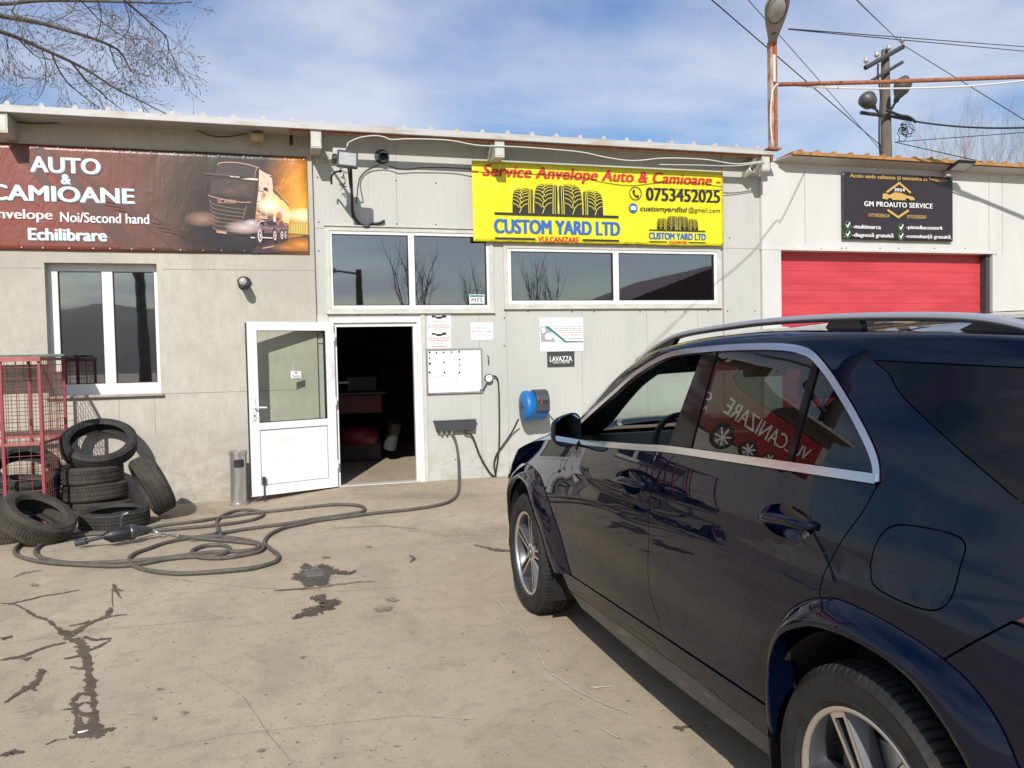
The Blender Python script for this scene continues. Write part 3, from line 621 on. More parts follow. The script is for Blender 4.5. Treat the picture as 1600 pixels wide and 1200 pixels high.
pr = {k: mat('print_'+k, v, .4) for k, v in dict(night=(.034, .021, .017), screen=(.060, .044, .039), bar=(.21, .16, .14), cream=(.66, .50, .38), gold_tank=(.80, .52, .20), road=(.045, .028, .034), orange=(.62, .22, .03), violet=(.13, .07, .10), rust=(.42, .20, .10), olive=(.42, .32, .05), plate=(.50, .28, .20), line=(.66, .56, .50), brown=(.20, .09, .04)).items()}
Z9 = lambda x, y: (lambda q: (q.x, q.z))(W(300+x/7.5, 240+y/7.5, OB))
lay = [0]
def z9(pts, k, name): lay[0] += 1; return shape([Z9(*v) for v in pts], yb-.0002*lay[0], red, pr[k], name)
def l9(lines, w, k, name):
    lay[0] += 1; mb = MB()
    for pts in lines: stroke([Z9(*v) for v in cat_rom([Vector((x, y, 0)) for x, y in pts], 5)] if False else [Z9(v.x, v.y) for v in cat_rom([Vector((x, y, 0)) for x, y in pts], 5)], w, yb-.0002*lay[0], None, None, out=mb)
    world_part(mb, name, pr[k], red)
def soft(cx, cy, rx, ry, ccol, al=.62):
    lay[0] += 1; a = Z9(cx, cy); fm, ft, fp = newmat('soft_ink'); fp.inputs['Base Color'].default_value = (*ccol, 1); fp.inputs['Roughness'].default_value = .5
    fv = N(ft, 'ShaderNodeVectorMath', operation='LENGTH'); ft.links.new(mapped(ft, (1/rx, 0, 1/ry), loc=(-a[0]/rx, 0, -a[1]/ry)), fv.inputs[0])
    ft.links.new(ramp_nodes(ft, fv.outputs['Value'], [(0, (al,)*3), (.35, (al*.55,)*3), (1, (0, 0, 0))]), fp.inputs['Alpha'])
    shape([(min(q[0], rc.x-.012), min(max(q[1], rc.z+.03), ra.z-.03)) for q in circ2(a[0], a[1], rx, ry)], yb-.0002*lay[0], red, fm, 'soft_print')
soft(420, 560, .85, .70, (.040, .033, .032), .4); soft(560, 1000, .8, .30, (.030, .026, .034), .8)
z9([(760, 1085), (1000, 1010), (1368, 950), (1372, 1155), (700, 1165)], 'road', 'road_print'); soft(1280, 1070, .26, .12, (.80, .30, .03), .95); soft(1120, 1100, .22, .06, (.65, .24, .05), .8)
l9([[(830, 1110), (960, 1085)]], .014, 'plate', 'road_line_print')
z9([(1130, 835), (1250, 790), (1362, 800), (1366, 955), (1120, 935)], 'olive', 'verge_print'); l9([[(1170+28*i, 930), (1176+28*i, 830-10*(i % 3))] for i in range(7)], .006, 'gold_tank', 'grass_print')
z9([(945, 440), (1040, 520), (1130, 620), (1160, 720), (1140, 825), (1050, 800), (960, 730), (930, 640)], 'gold_tank', 'tank_print'); z9([(950, 560), (1060, 640), (1140, 740), (1130, 790), (1040, 720), (945, 640)], 'cream', 'tank_shine_print'); z9([(1000, 680), (1045, 690), (1060, 760), (1010, 800), (980, 740)], 'rust', 'tank_shade_print')
l9([[(965, 425), (1040, 500), (1125, 600)], [(960, 460), (1000, 490)], [(1010, 500), (1050, 545)]], .013, 'brown', 'tank_rail_print'); l9([[(975, 415), (1050, 495), (1130, 595)]], .006, 'gold_tank', 'tank_light_print')
z9([(840, 785), (1000, 735), (1135, 860), (1125, 935), (850, 935)], 'violet', 'chassis_print'); z9([(870, 800), (960, 780), (1000, 840), (900, 850)], 'night', 'chassis_shade_print'); z9([(950, 735), (985, 740), (985, 800), (955, 800)], 'cream', 'chassis_light_print'); l9([[(840, 868), (1000, 885), (1110, 880)]], .010, 'rust', 'chassis_edge_print'); l9([[(1000, 830), (1050, 780), (1100, 850)], [(980, 760), (1020, 700)]], .012, 'orange', 'sparkle_print')
z9([(780, 180), (860, 230), (938, 290), (950, 400), (935, 645), (880, 645), (758, 600), (765, 420)], 'cream', 'cab_side_print'); l9([[(800, 225), (840, 270), (885, 360)], [(790, 330), (850, 385), (890, 440)], [(890, 300), (895, 420), (880, 560)]], .007, 'plate', 'side_line_print'); z9([(828, 455), (866, 462), (862, 562), (806, 548)], 'rust', 'side_window_print'); z9([(835, 398), (886, 404), (888, 448), (838, 432)], 'night', 'side_mirror_print'); z9([(852, 232), (930, 256), (922, 266), (850, 244)], 'line', 'deflector_print'); l9([[(760, 435), (840, 445)], [(760, 570), (800, 562)]], .009, 'night', 'side_trim_print')
z9([(724, 602), (880, 645), (892, 762), (830, 772), (742, 802)], 'rust', 'step_print'); l9([[(730, 612), (880, 655)], [(740, 690), (870, 740)], [(730, 690), (745, 700)], [(790, 740), (880, 765)]], .010, 'line', 'step_edge_print'); z9([(770, 660), (800, 668), (800, 720), (772, 715)], 'brown', 'step_hole_print'); z9([(815, 672), (862, 684), (860, 735), (815, 722)], 'brown', 'step_hole_print')
z9([(190, 490), (215, 300), (280, 140), (330, 106), (520, 106), (690, 138), (782, 172), (772, 480), (760, 570), (738, 800), (730, 900), (640, 960), (430, 965), (260, 905), (205, 700)], 'night', 'cab_print'); z9([(272, 238), (306, 142), (350, 120), (520, 120), (755, 172), (738, 288), (560, 262), (380, 248)], 'screen', 'visor_print'); z9([(210, 470), (235, 300), (420, 300), (740, 330), (720, 520), (480, 500)], 'screen', 'windscreen_print')
soft(600, 400, .22, .10, (.15, .11, .10), .8); soft(450, 440, .14, .07, (.22, .14, .11), .7)
l9([[(300, 130), (345, 108), (520, 107), (680, 137), (782, 170)]], .012, 'plate', 'roof_edge_print'); l9([[(155, 238), (270, 243), (400, 256), (560, 276)]], .007, 'bar', 'visor_edge_print'); l9([[(450, 268), (500, 273)], [(510, 274), (555, 278)]], .012, 'line', 'marker_print'); z9([(575, 298), (690, 288), (776, 296), (772, 318), (690, 312)], 'line', 'visor_shine_print'); l9([[(760, 170), (742, 230), (735, 295)]], .006, 'plate', 'pillar_print'); l9([[(780, 180), (776, 330), (768, 420)]], .010, 'night', 'edge_print')
l9([[(190, 490), (330, 530), (560, 570), (690, 572)]], .010, 'plate', 'panel_edge_print')
l9([[(205+6*i, 548+52*i), (250+6*i, 592+50*i), (420, 632+46*i), (612-4*i, 658+44*i)] for i in range(7)], .008, 'bar', 'grille_print'); l9([[(642, 612), (620, 680), (596, 770)]], .010, 'bar', 'grille_edge_print'); z9([(285, 902), (405, 918), (405, 944), (290, 930)], 'plate', 'plate_print')
a, b = Z9(300, 520), Z9(520, 580); lay[0] += 1; lettering('SCANIA', a[0], b[0], b[1]-.01, a[1]-.015, yb-.0002*lay[0], pr['plate'], red, bold=.02)
for (cx, cy, rx, ry) in ((792, 962, 38, 118), (970, 962, 28, 86), (1052, 958, 24, 74), (1094, 952, 16, 70)):
    a = Z9(cx, cy); q = .00106*1.0; k_ = .00107
    for f_, kk, nm in ((1, 'night', 'tyre_print'), (.62, 'line', 'hub_print'), (.42, 'violet', 'hub_print'), (.2, 'line', 'cap_print')): lay[0] += 1; shape(circ2(a[0]+rx*k_*(1-f_)*.3, a[1], rx*k_*f_, ry*k_*f_), yb-.0002*lay[0], red, pr[kk], nm)
l9([[(825, 985), (940, 992)], [(692, 984), (735, 990)]], .014, 'line', 'lamp_strip_print'); l9([[(768, 850), (800, 800), (845, 790)]], .014, 'line', 'arch_print')
soft(120, 770, .20, .10, (.42, .24, .18), .7); soft(620, 868, .24, .085, (.66, .50, .50), .95); soft(700, 815, .10, .05, (.75, .68, .72), .8); soft(905, 615, .15, .13, (1, .92, .68), .98); soft(1320, 730, .26, .10, (1, .92, .55), .95)
# ---- yellow banner ----------------------------------------------------------
OY = .085
m, t, p = newmat('yellow_print'); p.inputs['Base Color'].default_value = (.74, .66, .015, 1); p.inputs['Roughness'].default_value = .36
nzz = noise_out(t, mapped(t, (1.2, 1, 1.0), rot=(0, R(35), 0)), 1.6, 4, .5, 1.5); bumpit(t, p, nzz, .85, .05)
yel, ya_, yc_ = banner('yellow_banner', 'bright yellow CUSTOM YARD LTD banner with black tyre drawings hung under the eaves', ((737, 250.5), (1131, 384.5)), OY, m, eyelets=9, wave=.010)
Z5 = lambda x, y: W(720+x/3.7209, 200+y/3.7209, OY)
def y5(s, x0, y0, x1, y1, mt_, **k):        # y0 = top at the left end, y1 = bottom at the left end of the line
    a = Z5(x0, y0); b = Z5(x0, y1); c_ = Z5(x1, y0); return lettering(s, a.x, c_.x, b.z, a.z, D-OY-.005, mt_, yel, **k)
y5('- Service Anvelope Auto & Camioane -', 68, 208, 1506, 296, M['redink'], bold=.075, shear=.22, space=1.05)
y5('0753452025', 1078, 345, 1503, 420, M['ink'], bold=.07); y5('customyardltd', 1043, 452, 1315, 490, M['ink'], bold=.045, shear=.2); y5('@gmail.com', 1322, 460, 1506, 497, M['ink'], bold=.01)
a = Z5(1015, 380); world_part(ring_mesh(a.x, a.z, .093, .010, D-OY-.005), 'phone_ring', M['ink'], yel)
world_part(MB().prism([(a.x+u*.055, a.z+v*.055) for u, v in ((-.75, .7), (-.35, 1), (-.05, .45), (-.35, .15), (-.1, -.35), (.35, -.6), (.65, -.3), (1.0, -.75), (.6, -1.05), (.0, -.85), (-.55, -.25), (-.85, .35))], 'y', D-OY-.0062, D-OY-.005), 'handset', M['ink'], yel)
a = Z5(1002, 465); world_part(MB().prism(circ2(a.x, a.z, .066), 'y', D-OY-.006, D-OY-.0048), 'mail_disc', M['blueink'], yel); world_part(MB().prism([(a.x-.04, a.z-.026), (a.x+.04, a.z-.026), (a.x+.04, a.z+.026), (a.x-.04, a.z+.026)], 'y', D-OY-.0072, D-OY-.006), 'envelope', M['whiteink'], yel)
stroke([(a.x-.036, a.z+.022), (a.x, a.z-.006), (a.x+.036, a.z+.022)], .006, D-OY-.0078, yel, M['blueink'], 'envelope_flap')
yink = mat('yellow_gap', (.74, .66, .015), .4)
def tyre_art(fx, y, sc):
    # four tyres side by side; fx maps drawing coordinates (0..100 wide, 0..26 high) to (x, z)
    blk, gap = MB(), MB()
    for (x0, x1, h, lean) in ((0, 22, 21.5, 4.5), (23.5, 49, 26, 5), (51, 76.5, 26, -5), (78, 100, 21.5, -4.5)):
        top, n = [], 18
        def edge(s, v):    # s 0..1 across the tread, v 0..1 up the arch
            cx = x0+(x1-x0)*s; t_ = v*math.pi/2; sq = 1-.34*(1-math.cos(t_)**1.0)**1.6*(1 if abs(s-.5) > 0 else 1)
            mid = (x0+x1)/2 + lean*.62*(1-math.cos(t_))
            return (mid+(cx-(x0+x1)/2)*sq, h*math.sin(t_)**.82*(1-.10*(2*s-1)**2*v))
        pl_ = [edge(0, i/n) for i in range(n+1)]+[edge(1, i/n) for i in range(n, -1, -1)]
        blk.prism([fx(*q) for q in pl_], 'y', y-.001, y)
        lw_ = .55*sc; s0 = .80 if lean > 0 else .20; side = 1 if lean > 0 else -1
        stroke([fx(*edge(s0, i/n)) for i in range(n+1)], lw_, y-.0018, None, None, out=gap); stroke([fx(*edge(s0+side*.09, i/n)) for i in range(n+1)], lw_*.8, y-.0018, None, None, out=gap)
        a0, a1 = (0.03, s0-.06) if side > 0 else (s0+.06, .97); md = (a0+a1)/2
        zz = [edge(md+(.045 if i % 2 else -.045), i/14) for i in range(15)]; stroke([fx(*q) for q in zz], lw_*.9, y-.0026, None, None, out=gap)
        for i in range(1, 9):
            v = i/9.2; dv = .075
            stroke([fx(*edge(a0, v+dv)), fx(*edge((a0+md)/2, v+dv*.55)), fx(*edge(md-.06, v-.02))], lw_*.8, y-.0034, None, None, out=gap); stroke([fx(*edge(a1, v+dv)), fx(*edge((a1+md)/2, v+dv*.55)), fx(*edge(md+.06, v-.02))], lw_*.8, y-.0034, None, None, out=gap)
    return blk, gap
def logo(x0, y0, x1, dy):                   # photo box of the drawing: left end of the ground line, right end
    a = Z5(x0, y0); b = Z5(x1, y0); w = b.x-a.x; yy = D-OY-.005; k = w/100
    fx = lambda u, v: (a.x+(14+u*.73)*k, a.z+v*k*.92)
    blk, gap = tyre_art(fx, yy, k); world_part(blk, 'tyre_drawing', M['ink'], yel); world_part(gap, 'tread_drawing', yink, yel)
    bar = MB().box((a.x, yy-.0012, a.z-1.6*k), (b.x, yy, a.z)); 
    bar.box((a.x, yy-.0012, a.z-20*k), (a.x+31.5*k, yy, a.z-18.6*k)).box((a.x+69.5*k, yy-.0012, a.z-20*k), (b.x, yy, a.z-18.6*k)); world_part(bar, 'logo_line', M['ink'], yel)
    lettering('CUSTOM YARD LTD', a.x, b.x+.5*k, a.z-15.3*k, a.z-4.8*k, yy, M['blueink'], yel, bold=.10)
    lettering('VULCANIZARE', a.x+34*k, a.x+66.5*k, a.z-21.5*k, a.z-17.3*k, yy, M['redink'], yel, bold=.08)
logo(195, 489, 917, 0); logo(1094, 589, 1421, 0)
# ---- black banner of the garage --------------------------------------------
OK_ = .075
m, t, p = newmat('black_print'); p.inputs['Base Color'].default_value = (.030, .022, .026, 1); p.inputs['Roughness'].default_value = .33
bumpit(t, p, noise_out(t, mapped(t, (1.2, 1, 1), rot=(0, R(-40), 0)), 2.0, 4, .5, 1.2), .5, .04)
blk_, ba_, bc_ = banner('black_banner', 'small black banner with gold and white GM PROAUTO SERVICE lettering on the white garage', ((1316, 268.5), (1489, 377.5)), OK_, m, eyelets=3, wave=.012)
Z7 = lambda x, y: W(1150+x/3.5556, 200+y/3.5556, OK_)
YK7 = D-OK_-.005
def b7(s, x0, y0, x1, y1, mt_, **k): a = Z7(x0, y0); b = Z7(x0, y1); c_ = Z7(x1, y0); return lettering(s, a.x, c_.x, b.z, a.z, YK7, mt_, blk_, **k)
b7('Acolo unde calitatea și mecanica se întâlnesc', 632, 253, 1172, 281, M['gold'], bold=.045)
xz = lambda q: (q.x, q.z)
stroke([xz(Z7(838, 356)), xz(Z7(905, 306)), xz(Z7(966, 358))], .035, YK7, blk_, M['gold'], 'emblem_top'); stroke([xz(Z7(843, 457)), xz(Z7(900, 496)), xz(Z7(955, 459))], .035, YK7, blk_, M['gold'], 'emblem_base')
b7('2024', 878, 334, 936, 351, M['whiteink'], bold=.042); b7('GM PROAUTO SERVICE', 712, 406, 1090, 434, M['whiteink'], bold=.045, space=1.08)
shape([xz(Z7(*q)) for q in ((812, 393), (814, 368), (828, 362), (850, 372), (880, 358), (915, 360), (945, 374), (985, 384), (994, 400), (965, 402), (958, 392), (944, 392), (938, 402), (868, 400), (860, 390), (846, 390), (838, 398))], YK7, blk_, M['gold'], 'car_drawing')
b7('0759828624', 735, 474, 852, 494, M['gold'], bold=.015); b7('0755585001', 948, 482, 1056, 502, M['gold'], bold=.015)
b7('-multimarca', 648, 535, 803, 558, M['whiteink'], bold=.042); b7('-diagnoză gratuită', 645, 580, 872, 610, M['whiteink'], bold=.042); b7('-piese&accesorii', 945, 540, 1143, 567, M['whiteink'], bold=.042); b7('-consultanță gratuită', 940, 588, 1190, 616, M['whiteink'], bold=.042)
for (cx, cy) in ((620, 540), (620, 590), (916, 552), (916, 601)):
    a = Z7(cx, cy); world_part(ring_mesh(a.x, a.z, .056, .010, YK7, sq=1.1), 'tick_ring', M['greenink'], blk_); stroke([(a.x-.025, a.z+.004), (a.x-.004, a.z-.028), (a.x+.034, a.z+.04)], .017, YK7-.001, blk_, M['whiteink'], 'tick')
# ================================================================== papers and plates on the panels
def plate(name, label, cat, a, b, off, material, th=.004):
    p, q = W(*a, off), W(*b, off); r = thing(name, label, cat, ((p.x+q.x)/2, D-off, q.z))
    world_part(MB().box((p.x, D-off, q.z), (q.x, D-.0005, p.z)), 'sheet' if th < .01 else 'board', material, r); return r, p, q
Z6 = lambda x, y: (650+x/4.2857, 480+y/4.2857)
def p6(s, r, box_, mt_, off, **k): a = Z6(box_[0], box_[1]); b = Z6(box_[2], box_[3]); return lett_px(s, a[0], a[1], b[0], b[1], off, mt_, r, **k)
def s6(r, rows, mt_, off, name='print_line', th=5):
    mb = MB()
    for i, (x0, y0, x1) in enumerate(rows):
        random.seed(int(x0*7+y0)); x = x0
        while x < x1-2:
            w = random.uniform(6, 22); e = min(x1, x+w); a = W(*Z6(x, y0), off); b = W(*Z6(e, y0+th), off); mb.box((a.x, D-off-.0006, b.z), (b.x, D-off, a.z)); x = e+4
    world_part(mb, name, mt_, r)
pinkink = mat('faded_red_ink', (.55, .20, .19), .6); greyink = mat('grey_ink', (.32, .33, .34), .6); tealink = mat('cyan_ink', (.08, .38, .42), .6)
for i, (y0, y1, lab) in enumerate(((45, 159, 'upper white notice headed ATENTIE in red, taped beside the doorway'), (161, 275, 'lower white notice with red 24 de ore line, taped above the whiteboard'))):
    r, a, b = plate('notice', lab, 'notice', Z6(76, y0), Z6(236, y1), .004, M['paper']); r['group'] = 'paper notices beside the door'
    q = [W(*Z6(x, y), .005) for x, y in ((105, y0+12), (125, y0+10), (135, y0+18), (170, y0+17), (178, y0+8), (203, y0+8), (203, y0+24), (178, y0+26), (165, y0+33), (142, y0+33), (128, y0+24), (105, y0+24))]
    shape([(v.x, v.z) for v in q], D-.0045, r, M['ink'], 'emblem')
    if i == 0: p6('ATENȚIE !', r, (112, y0+44, 200, y0+60), pinkink, .005, bold=.02); s6(r, [(82, y0+74, 230), (82, y0+86, 230), (120, y0+99, 195)], pinkink, .005)
    else: s6(r, [(82, y0+42, 232), (86, y0+56, 228), (104, y0+98, 208)], pinkink, .005, th=7); p6('24 de ore !!!', r, (112, y0+70, 202, y0+88), pinkink, .005, bold=.02)
r, a, b = plate('paper_note', 'small white paper note with a blue-green heading between whiteboard and poster', 'notice', Z6(366, 103), Z6(518, 217), .004, M['paper'])
p6('CUSTOM YARD LTD', r, (384, 134, 494, 148), tealink, .005, bold=.02); s6(r, [(372, 158, 512)], pinkink, .005); s6(r, [(372, 176, 512), (372, 188, 512)], tealink, .005, th=2)
r, a, b = plate('poster', 'white poster with a green diagonal stripe and a small car picture', 'poster', Z6(828, 72), Z6(1122, 292), .006, M['paper'])
qq = lambda pts: [(lambda v: (v.x, v.z))(W(*Z6(*u), .007)) for u in pts]
shape(qq([(833, 130), (868, 128), (905, 165), (935, 232), (838, 232)]), D-.0065, r, greyink, 'photo_print'); shape(qq([(862, 128), (885, 126), (1008, 228), (985, 228), (962, 206)]), D-.0078, r, M['teal'], 'stripe'); shape(qq([(985, 232), (1008, 226), (1120, 228), (1120, 234), (1000, 236)]), D-.0092, r, M['teal'], 'rule')
shape(qq([(862, 192), (872, 176), (895, 170), (912, 182), (917, 205), (905, 218), (868, 216)]), D-.0092, r, M['paper'], 'car_print'); shape(qq([(838, 140), (862, 134), (868, 165), (845, 175)]), D-.0092, r, M['paper'], 'machine_print')
s6(r, [(922, 128, 1116), (930, 140, 1116), (945, 153, 1116)], greyink, .007); s6(r, [(960, 168, 1116), (975, 184, 1116)], pinkink, .007); s6(r, [(1015, 205, 1116)], greyink, .007, th=9)
r, a, b = plate('coffee_sign', 'small black LAVAZZA sign below the white poster', 'sign', Z6(878, 297), Z6(1062, 398), .006, M['reel_dark'])
p6('LAVAZZA', r, (897, 330, 1045, 362), M['whiteink'], .007, bold=.028); p6('TORINO, ITALIA, 1895', r, (915, 367, 1030, 376), M['whiteink'], .007, bold=.02)
a, b = W(733.5, 460), W(757.5, 477.5)
r = thing('window_sticker', 'white MTS sticker with green bars in the corner of the window above the door', 'sticker', ((a.x+b.x)/2, D, b.z)); ys = D+.014
world_part(MB().box((a.x, ys-.001, b.z), (b.x, ys, a.z)), 'sheet', M['paper'], r); h = a.z-b.z
world_part(MB().box((a.x+.01, ys-.002, a.z-h*.22), (b.x-.01, ys-.001, a.z-h*.06)).box((a.x+.01, ys-.002, b.z+h*.06), (b.x-.01, ys-.001, b.z+h*.2)), 'green_bar', M['teal'], r); lettering('MTS', a.x+.03, b.x-.03, b.z+h*.32, b.z+h*.66, ys-.002, M['ink'], r, bold=.024)
# whiteboard
r, a, b = plate('whiteboard', 'blank whiteboard in a thin metal frame beside the doorway', 'whiteboard', Z6(68, 283), Z6(446, 570), .02, M['paper'], .02)
mb = MB(); w = .016
mb.box((a.x-.004, D-.028, a.z-w), (b.x+.004, D-.0006, a.z+.004)).box((a.x-.004, D-.028, b.z-.004), (b.x+.004, D-.0006, b.z+w)).box((a.x-.004, D-.0275, b.z+w), (a.x+w, D-.0006, a.z-w)).box((b.x-w, D-.0275, b.z+w), (b.x+.004, D-.0006, a.z-w)); world_part(mb, 'frame', M['steel'], r)
for (x, y, s) in ((90, 303, 9), (137, 305, 8), (185, 303, 8), (237, 300, 8), (288, 298, 9), (90, 340, 7), (92, 377, 11), (188, 367, 8), (292, 350, 8), (291, 386, 7), (90, 437, 10), (190, 437, 9), (290, 437, 9)):
    v = W(*Z6(x, y), .02); world_part(MB().lathe([(0, .008), (.008, .008), (s*.0014, .005), (s*.0014, 0)], 12, Matrix.Translation((v.x, D-.02, v.z)) @ Matrix.Rotation(R(90), 4, 'X')), 'magnet', M['ink'], r, smooth=False)
mb = MB(); stroke(qq([(82, 462), (270, 462), (270, 545)]), .004, D-.0205, None, None, out=mb); world_part(mb, 'pen_line', greyink, r)
# manifold box with stub fittings
a, b = W(679, 658, .1), W(744, 671, .1)
mf = thing('air_manifold', 'dark shelf-like air manifold with small taps on the panel wall', 'air manifold', ((a.x+b.x)/2, D, b.z))
MX0, MX1, MZ0, MZ1 = a.x, b.x, b.z, a.z
mb = MB().prism([(MX0, MZ1), (MX1, MZ1), (MX1-.01, MZ0), (MX0+.03, MZ0)], 'y', D-.10, D-.002); world_part(mb, 'housing', M['reel_dark'], mf, bevel=.005)
world_part(MB().box((MX0-.01, D-.112, MZ1+.0005), (MX1+.01, D-.0015, MZ1+.008)), 'top_plate', M['steel'], mf)
TAP = [MX0+.10, MX0+.165, MX0+.235, MX1-.14]
for x in TAP: world_part(MB().tube([(x, D-.055, MZ0+.005), (x, D-.055, MZ0-.035)], .014, 10).tube([(x, D-.055, MZ0-.036), (x, D-.055, MZ0-.05)], .018, 8), 'tap', M['steel'] if x < TAP[3] else M['darksteel'], mf, angle=40)
# tyre gauge with hose
g = W(764, 591, .06); gg = thing('tyre_gauge', 'round tyre pressure gauge with white dial hanging beside the whiteboard', 'pressure gauge', (g.x, D-.04, g.z))
GM_ = Matrix.Translation((g.x, D-.02, g.z)) @ Matrix.Rotation(R(90), 4, 'X')
world_part(MB().lathe([(0, 0), (.052, 0), (.056, .01), (.056, .04), (.048, .045), (.048, .04)], 28, GM_), 'case', M['black'], gg, angle=40); world_part(MB().lathe([(0, .041), (.047, .041)], 28, GM_), 'dial', M['paper'], gg)
world_part(MB().box((g.x-.003, D-.063, g.z-.005), (g.x+.003, D-.0615, g.z+.036), 0), 'needle', M['ink'], gg)
world_part(MB().tube([(g.x-.03, D-.045, g.z-.04), (g.x-.10, D-.045, g.z-.15)], [.014, .018], 8).tube([(g.x-.06, D-.05, g.z-.07), (g.x-.125, D-.05, g.z-.16)], .008, 6), 'trigger_grip', M['darksteel'], gg)
hk = W(762, 563); tag(MB().tube([(hk.x, D-.001, hk.z+.06), (hk.x+.004, D-.03, hk.z+.05), (hk.x, D-.035, hk.z-.03), (hk.x+.01, D-.025, hk.z-.05)], .008, 6).build('wall_hook', M['darksteel'], smooth=True), 'small dark wall hook above the pressure gauge', 'hook')
def wpath(pts, off): return [W(x, y, o if isinstance(o, (int, float)) else off) for (x, y, o) in [(*q, off) if len(q) == 2 else q for q in pts]]
tag(MB().tube(cat_rom(wpath([(770, 587, .05), (776, 590), (779, 602), (780, 640), (780, 690), (778, 715), (775, 735), (773, 748, .035)], .035), 8), .0105, 8).build('gauge_hose', M['cable'], smooth=True), 'thin black hose dropping from the pressure gauge to the ground', 'hose')
# hose reel: drum with a horizontal axis, seen from its left side
rz = W(829, 634, .2); RX0, RX1 = W(823, 634, .22).x-.06, W(851, 634, .22).x; RC = Vector(((RX0+RX1)/2, D-.215, rz.z)); RR = .205
rl = thing('hose_reel', 'blue plastic hose reel with a dark grey outlet block mounted on the panel wall', 'hose reel', tuple(RC))
RMX = Matrix.Translation(RC) @ Matrix.Rotation(R(90), 4, 'Y'); hw = (RX1-RX0)/2
world_part(MB().lathe([(0, -hw-.004), (RR*.60, -hw-.004), (RR*.64, -hw+.004), (RR*.86, -hw+.004), (RR*.97, -hw+.02), (RR, -hw+.05), (RR*.985, -hw+.085), (RR*.96, -hw+.09), (RR*.96, hw-.03), (RR*.9, hw-.005), (0, hw)], 48, RMX), 'drum', M['blue_reel'], rl, angle=50)
bl = [(RC.y+.03, RC.z+RR*1.04), (RC.y-.06, RC.z+RR*1.06), (RC.y-.15, RC.z+RR*.97), (RC.y-.20, RC.z+RR*.72), (RC.y-.222, RC.z+RR*.38), (RC.y-.222, RC.z-.055), (RC.y-.205, RC.z-.075), (RC.y-.12, RC.z-.075), (RC.y-.10, RC.z+.08), (RC.y+.03, RC.z+.12)]
world_part(MB().prism(bl, 'x', RC.x-hw*.12, RC.x+hw*1.03), 'outlet_block', M['reel_dark'], rl, bevel=.018)
world_part(MB().box((RC.x+.005, RC.y-.2235, RC.z+.035), (RC.x+hw*.9, RC.y-.2215, RC.z+.085)), 'outlet_slot', M['ink'], rl)
world_part(MB().box((RC.x+.03, RC.y-.226, RC.z+.04), (RC.x+.05, RC.y-.2236, RC.z+.08)), 'roller', M['redink'], rl)
tr_ = MB().prism([(RC.y+.05, RC.z+.07), (RC.y-.085, RC.z+.005), (RC.y+.05, RC.z-.075)], 'x', RX0-.012, RX0-.002); world_part(tr_, 'side_boss', M['reel_dark'], rl, bevel=.01)
world_part(MB().box((RC.x-.06, D-.06, RC.z-.09), (RC.x+.06, D-.001, RC.z+.09)), 'wall_bracket', M['darksteel'], rl)
tag(MB().tube(cat_rom(wpath([(848, 628, .36), (858, 648, .40), (868, 662, .5), (885, 700, .8), (905, 780, 1.2)], .3), 6), .011, 8).build('reel_hose', M['hose'], smooth=True), 'grey hose pulled out of the blue reel down behind the car', 'hose')
tag(MB().tube(cat_rom(wpath([(810, 655, .2), (800, 675, .06), (785, 697), (776, 710), (772, 725), (775, 745), (777, 748)], .04), 8), .011, 8).build('feed_hose', M['cable'], smooth=True), 'black feed hose looping from the blue reel to the floor', 'hose')
tag(MB().tube(cat_rom([(TAP[3], D-.055, MZ0-.05)]+wpath([(738, 682, .06), (750, 712, .05), (765, 738, .04), (777, 748, .04)], .05), 8), .012, 8).build('feed_hose', M['cable'], smooth=True), 'black hose hanging from the right end of the air manifold', 'hose')
# sign on the door
sg = thing('door_sign', 'little white sign hanging on threads inside the open door pane', 'sign', tuple(ML@Vector((.50, .01, 1.42))))
world_part(leafbox(MB(), .435, .565, 1.40, 1.485, .012, .020), 'board', M['paper'], sg, bevel=.004); world_part(MB().tube([ML@Vector((.545, .016, 1.485)), ML@Vector((.50, .010, 1.64)), ML@Vector((.455, .016, 1.485))], .0022, 4), 'thread', M['cable_white'], sg)
violet = mat('violet_ink', (.28, .16, .45), .6); me = text_mesh('Închis', .02); xs = [v.co.x for v in me.vertices]; xm, xM = min(xs), max(xs); ys_ = [v.co.y for v in me.vertices]; ym, yM = min(ys_), max(ys_)
for v in me.vertices: v.co = ML@Vector((.545-(v.co.x-xm)/(xM-xm)*.09, .0212, 1.412+(v.co.y-ym)/(yM-ym)*.035))
me.materials.clear(); me.materials.append(violet); o = bpy.data.objects.new('lettering', me); COL.objects.link(o); part(o, sg)
world_part(leafbox(MB(), .488, .512, 1.455, 1.475, .0202, .0215), 'print', M['redink'], sg)
# ================================================================== lamps, cameras and cables under the eaves
def flood_off():
    best = None
    for k in range(20, 130):
        o = k/100; P = W(543, 248, o); S = P+SD*(o/SD.y); v = S-CAM
        y = 600-FPX*v.dot(UPV)/v.dot(FWD); e = abs(y-341)
        if best is None or e < best[0]: best = (e, o)
    return best[1]
FO = flood_off(); FP = W(543, 248, FO)
fl = thing('floodlight', 'square floodlight on a long wall bracket above the door window', 'floodlight', tuple(FP))
sc_ = (D-FO)/FPX; FMX = Matrix.Translation(FP) @ Matrix.Rotation(R(4), 4, 'Y') @ Matrix.Rotation(R(-12), 4, 'X')
w, h = 15.5*sc_, 13.0*sc_
mb = MB().box((-w, .0, -h), (w, .05, h), 0, FMX); mb.prism([(-w*.7, -h*.7), (w*.7, -h*.7), (w*.7, h*.7), (-w*.7, h*.7)], 'y', .05, .09, 0, FMX); world_part(mb, 'housing', M['darksteel'], fl, bevel=.004)
mb = MB()
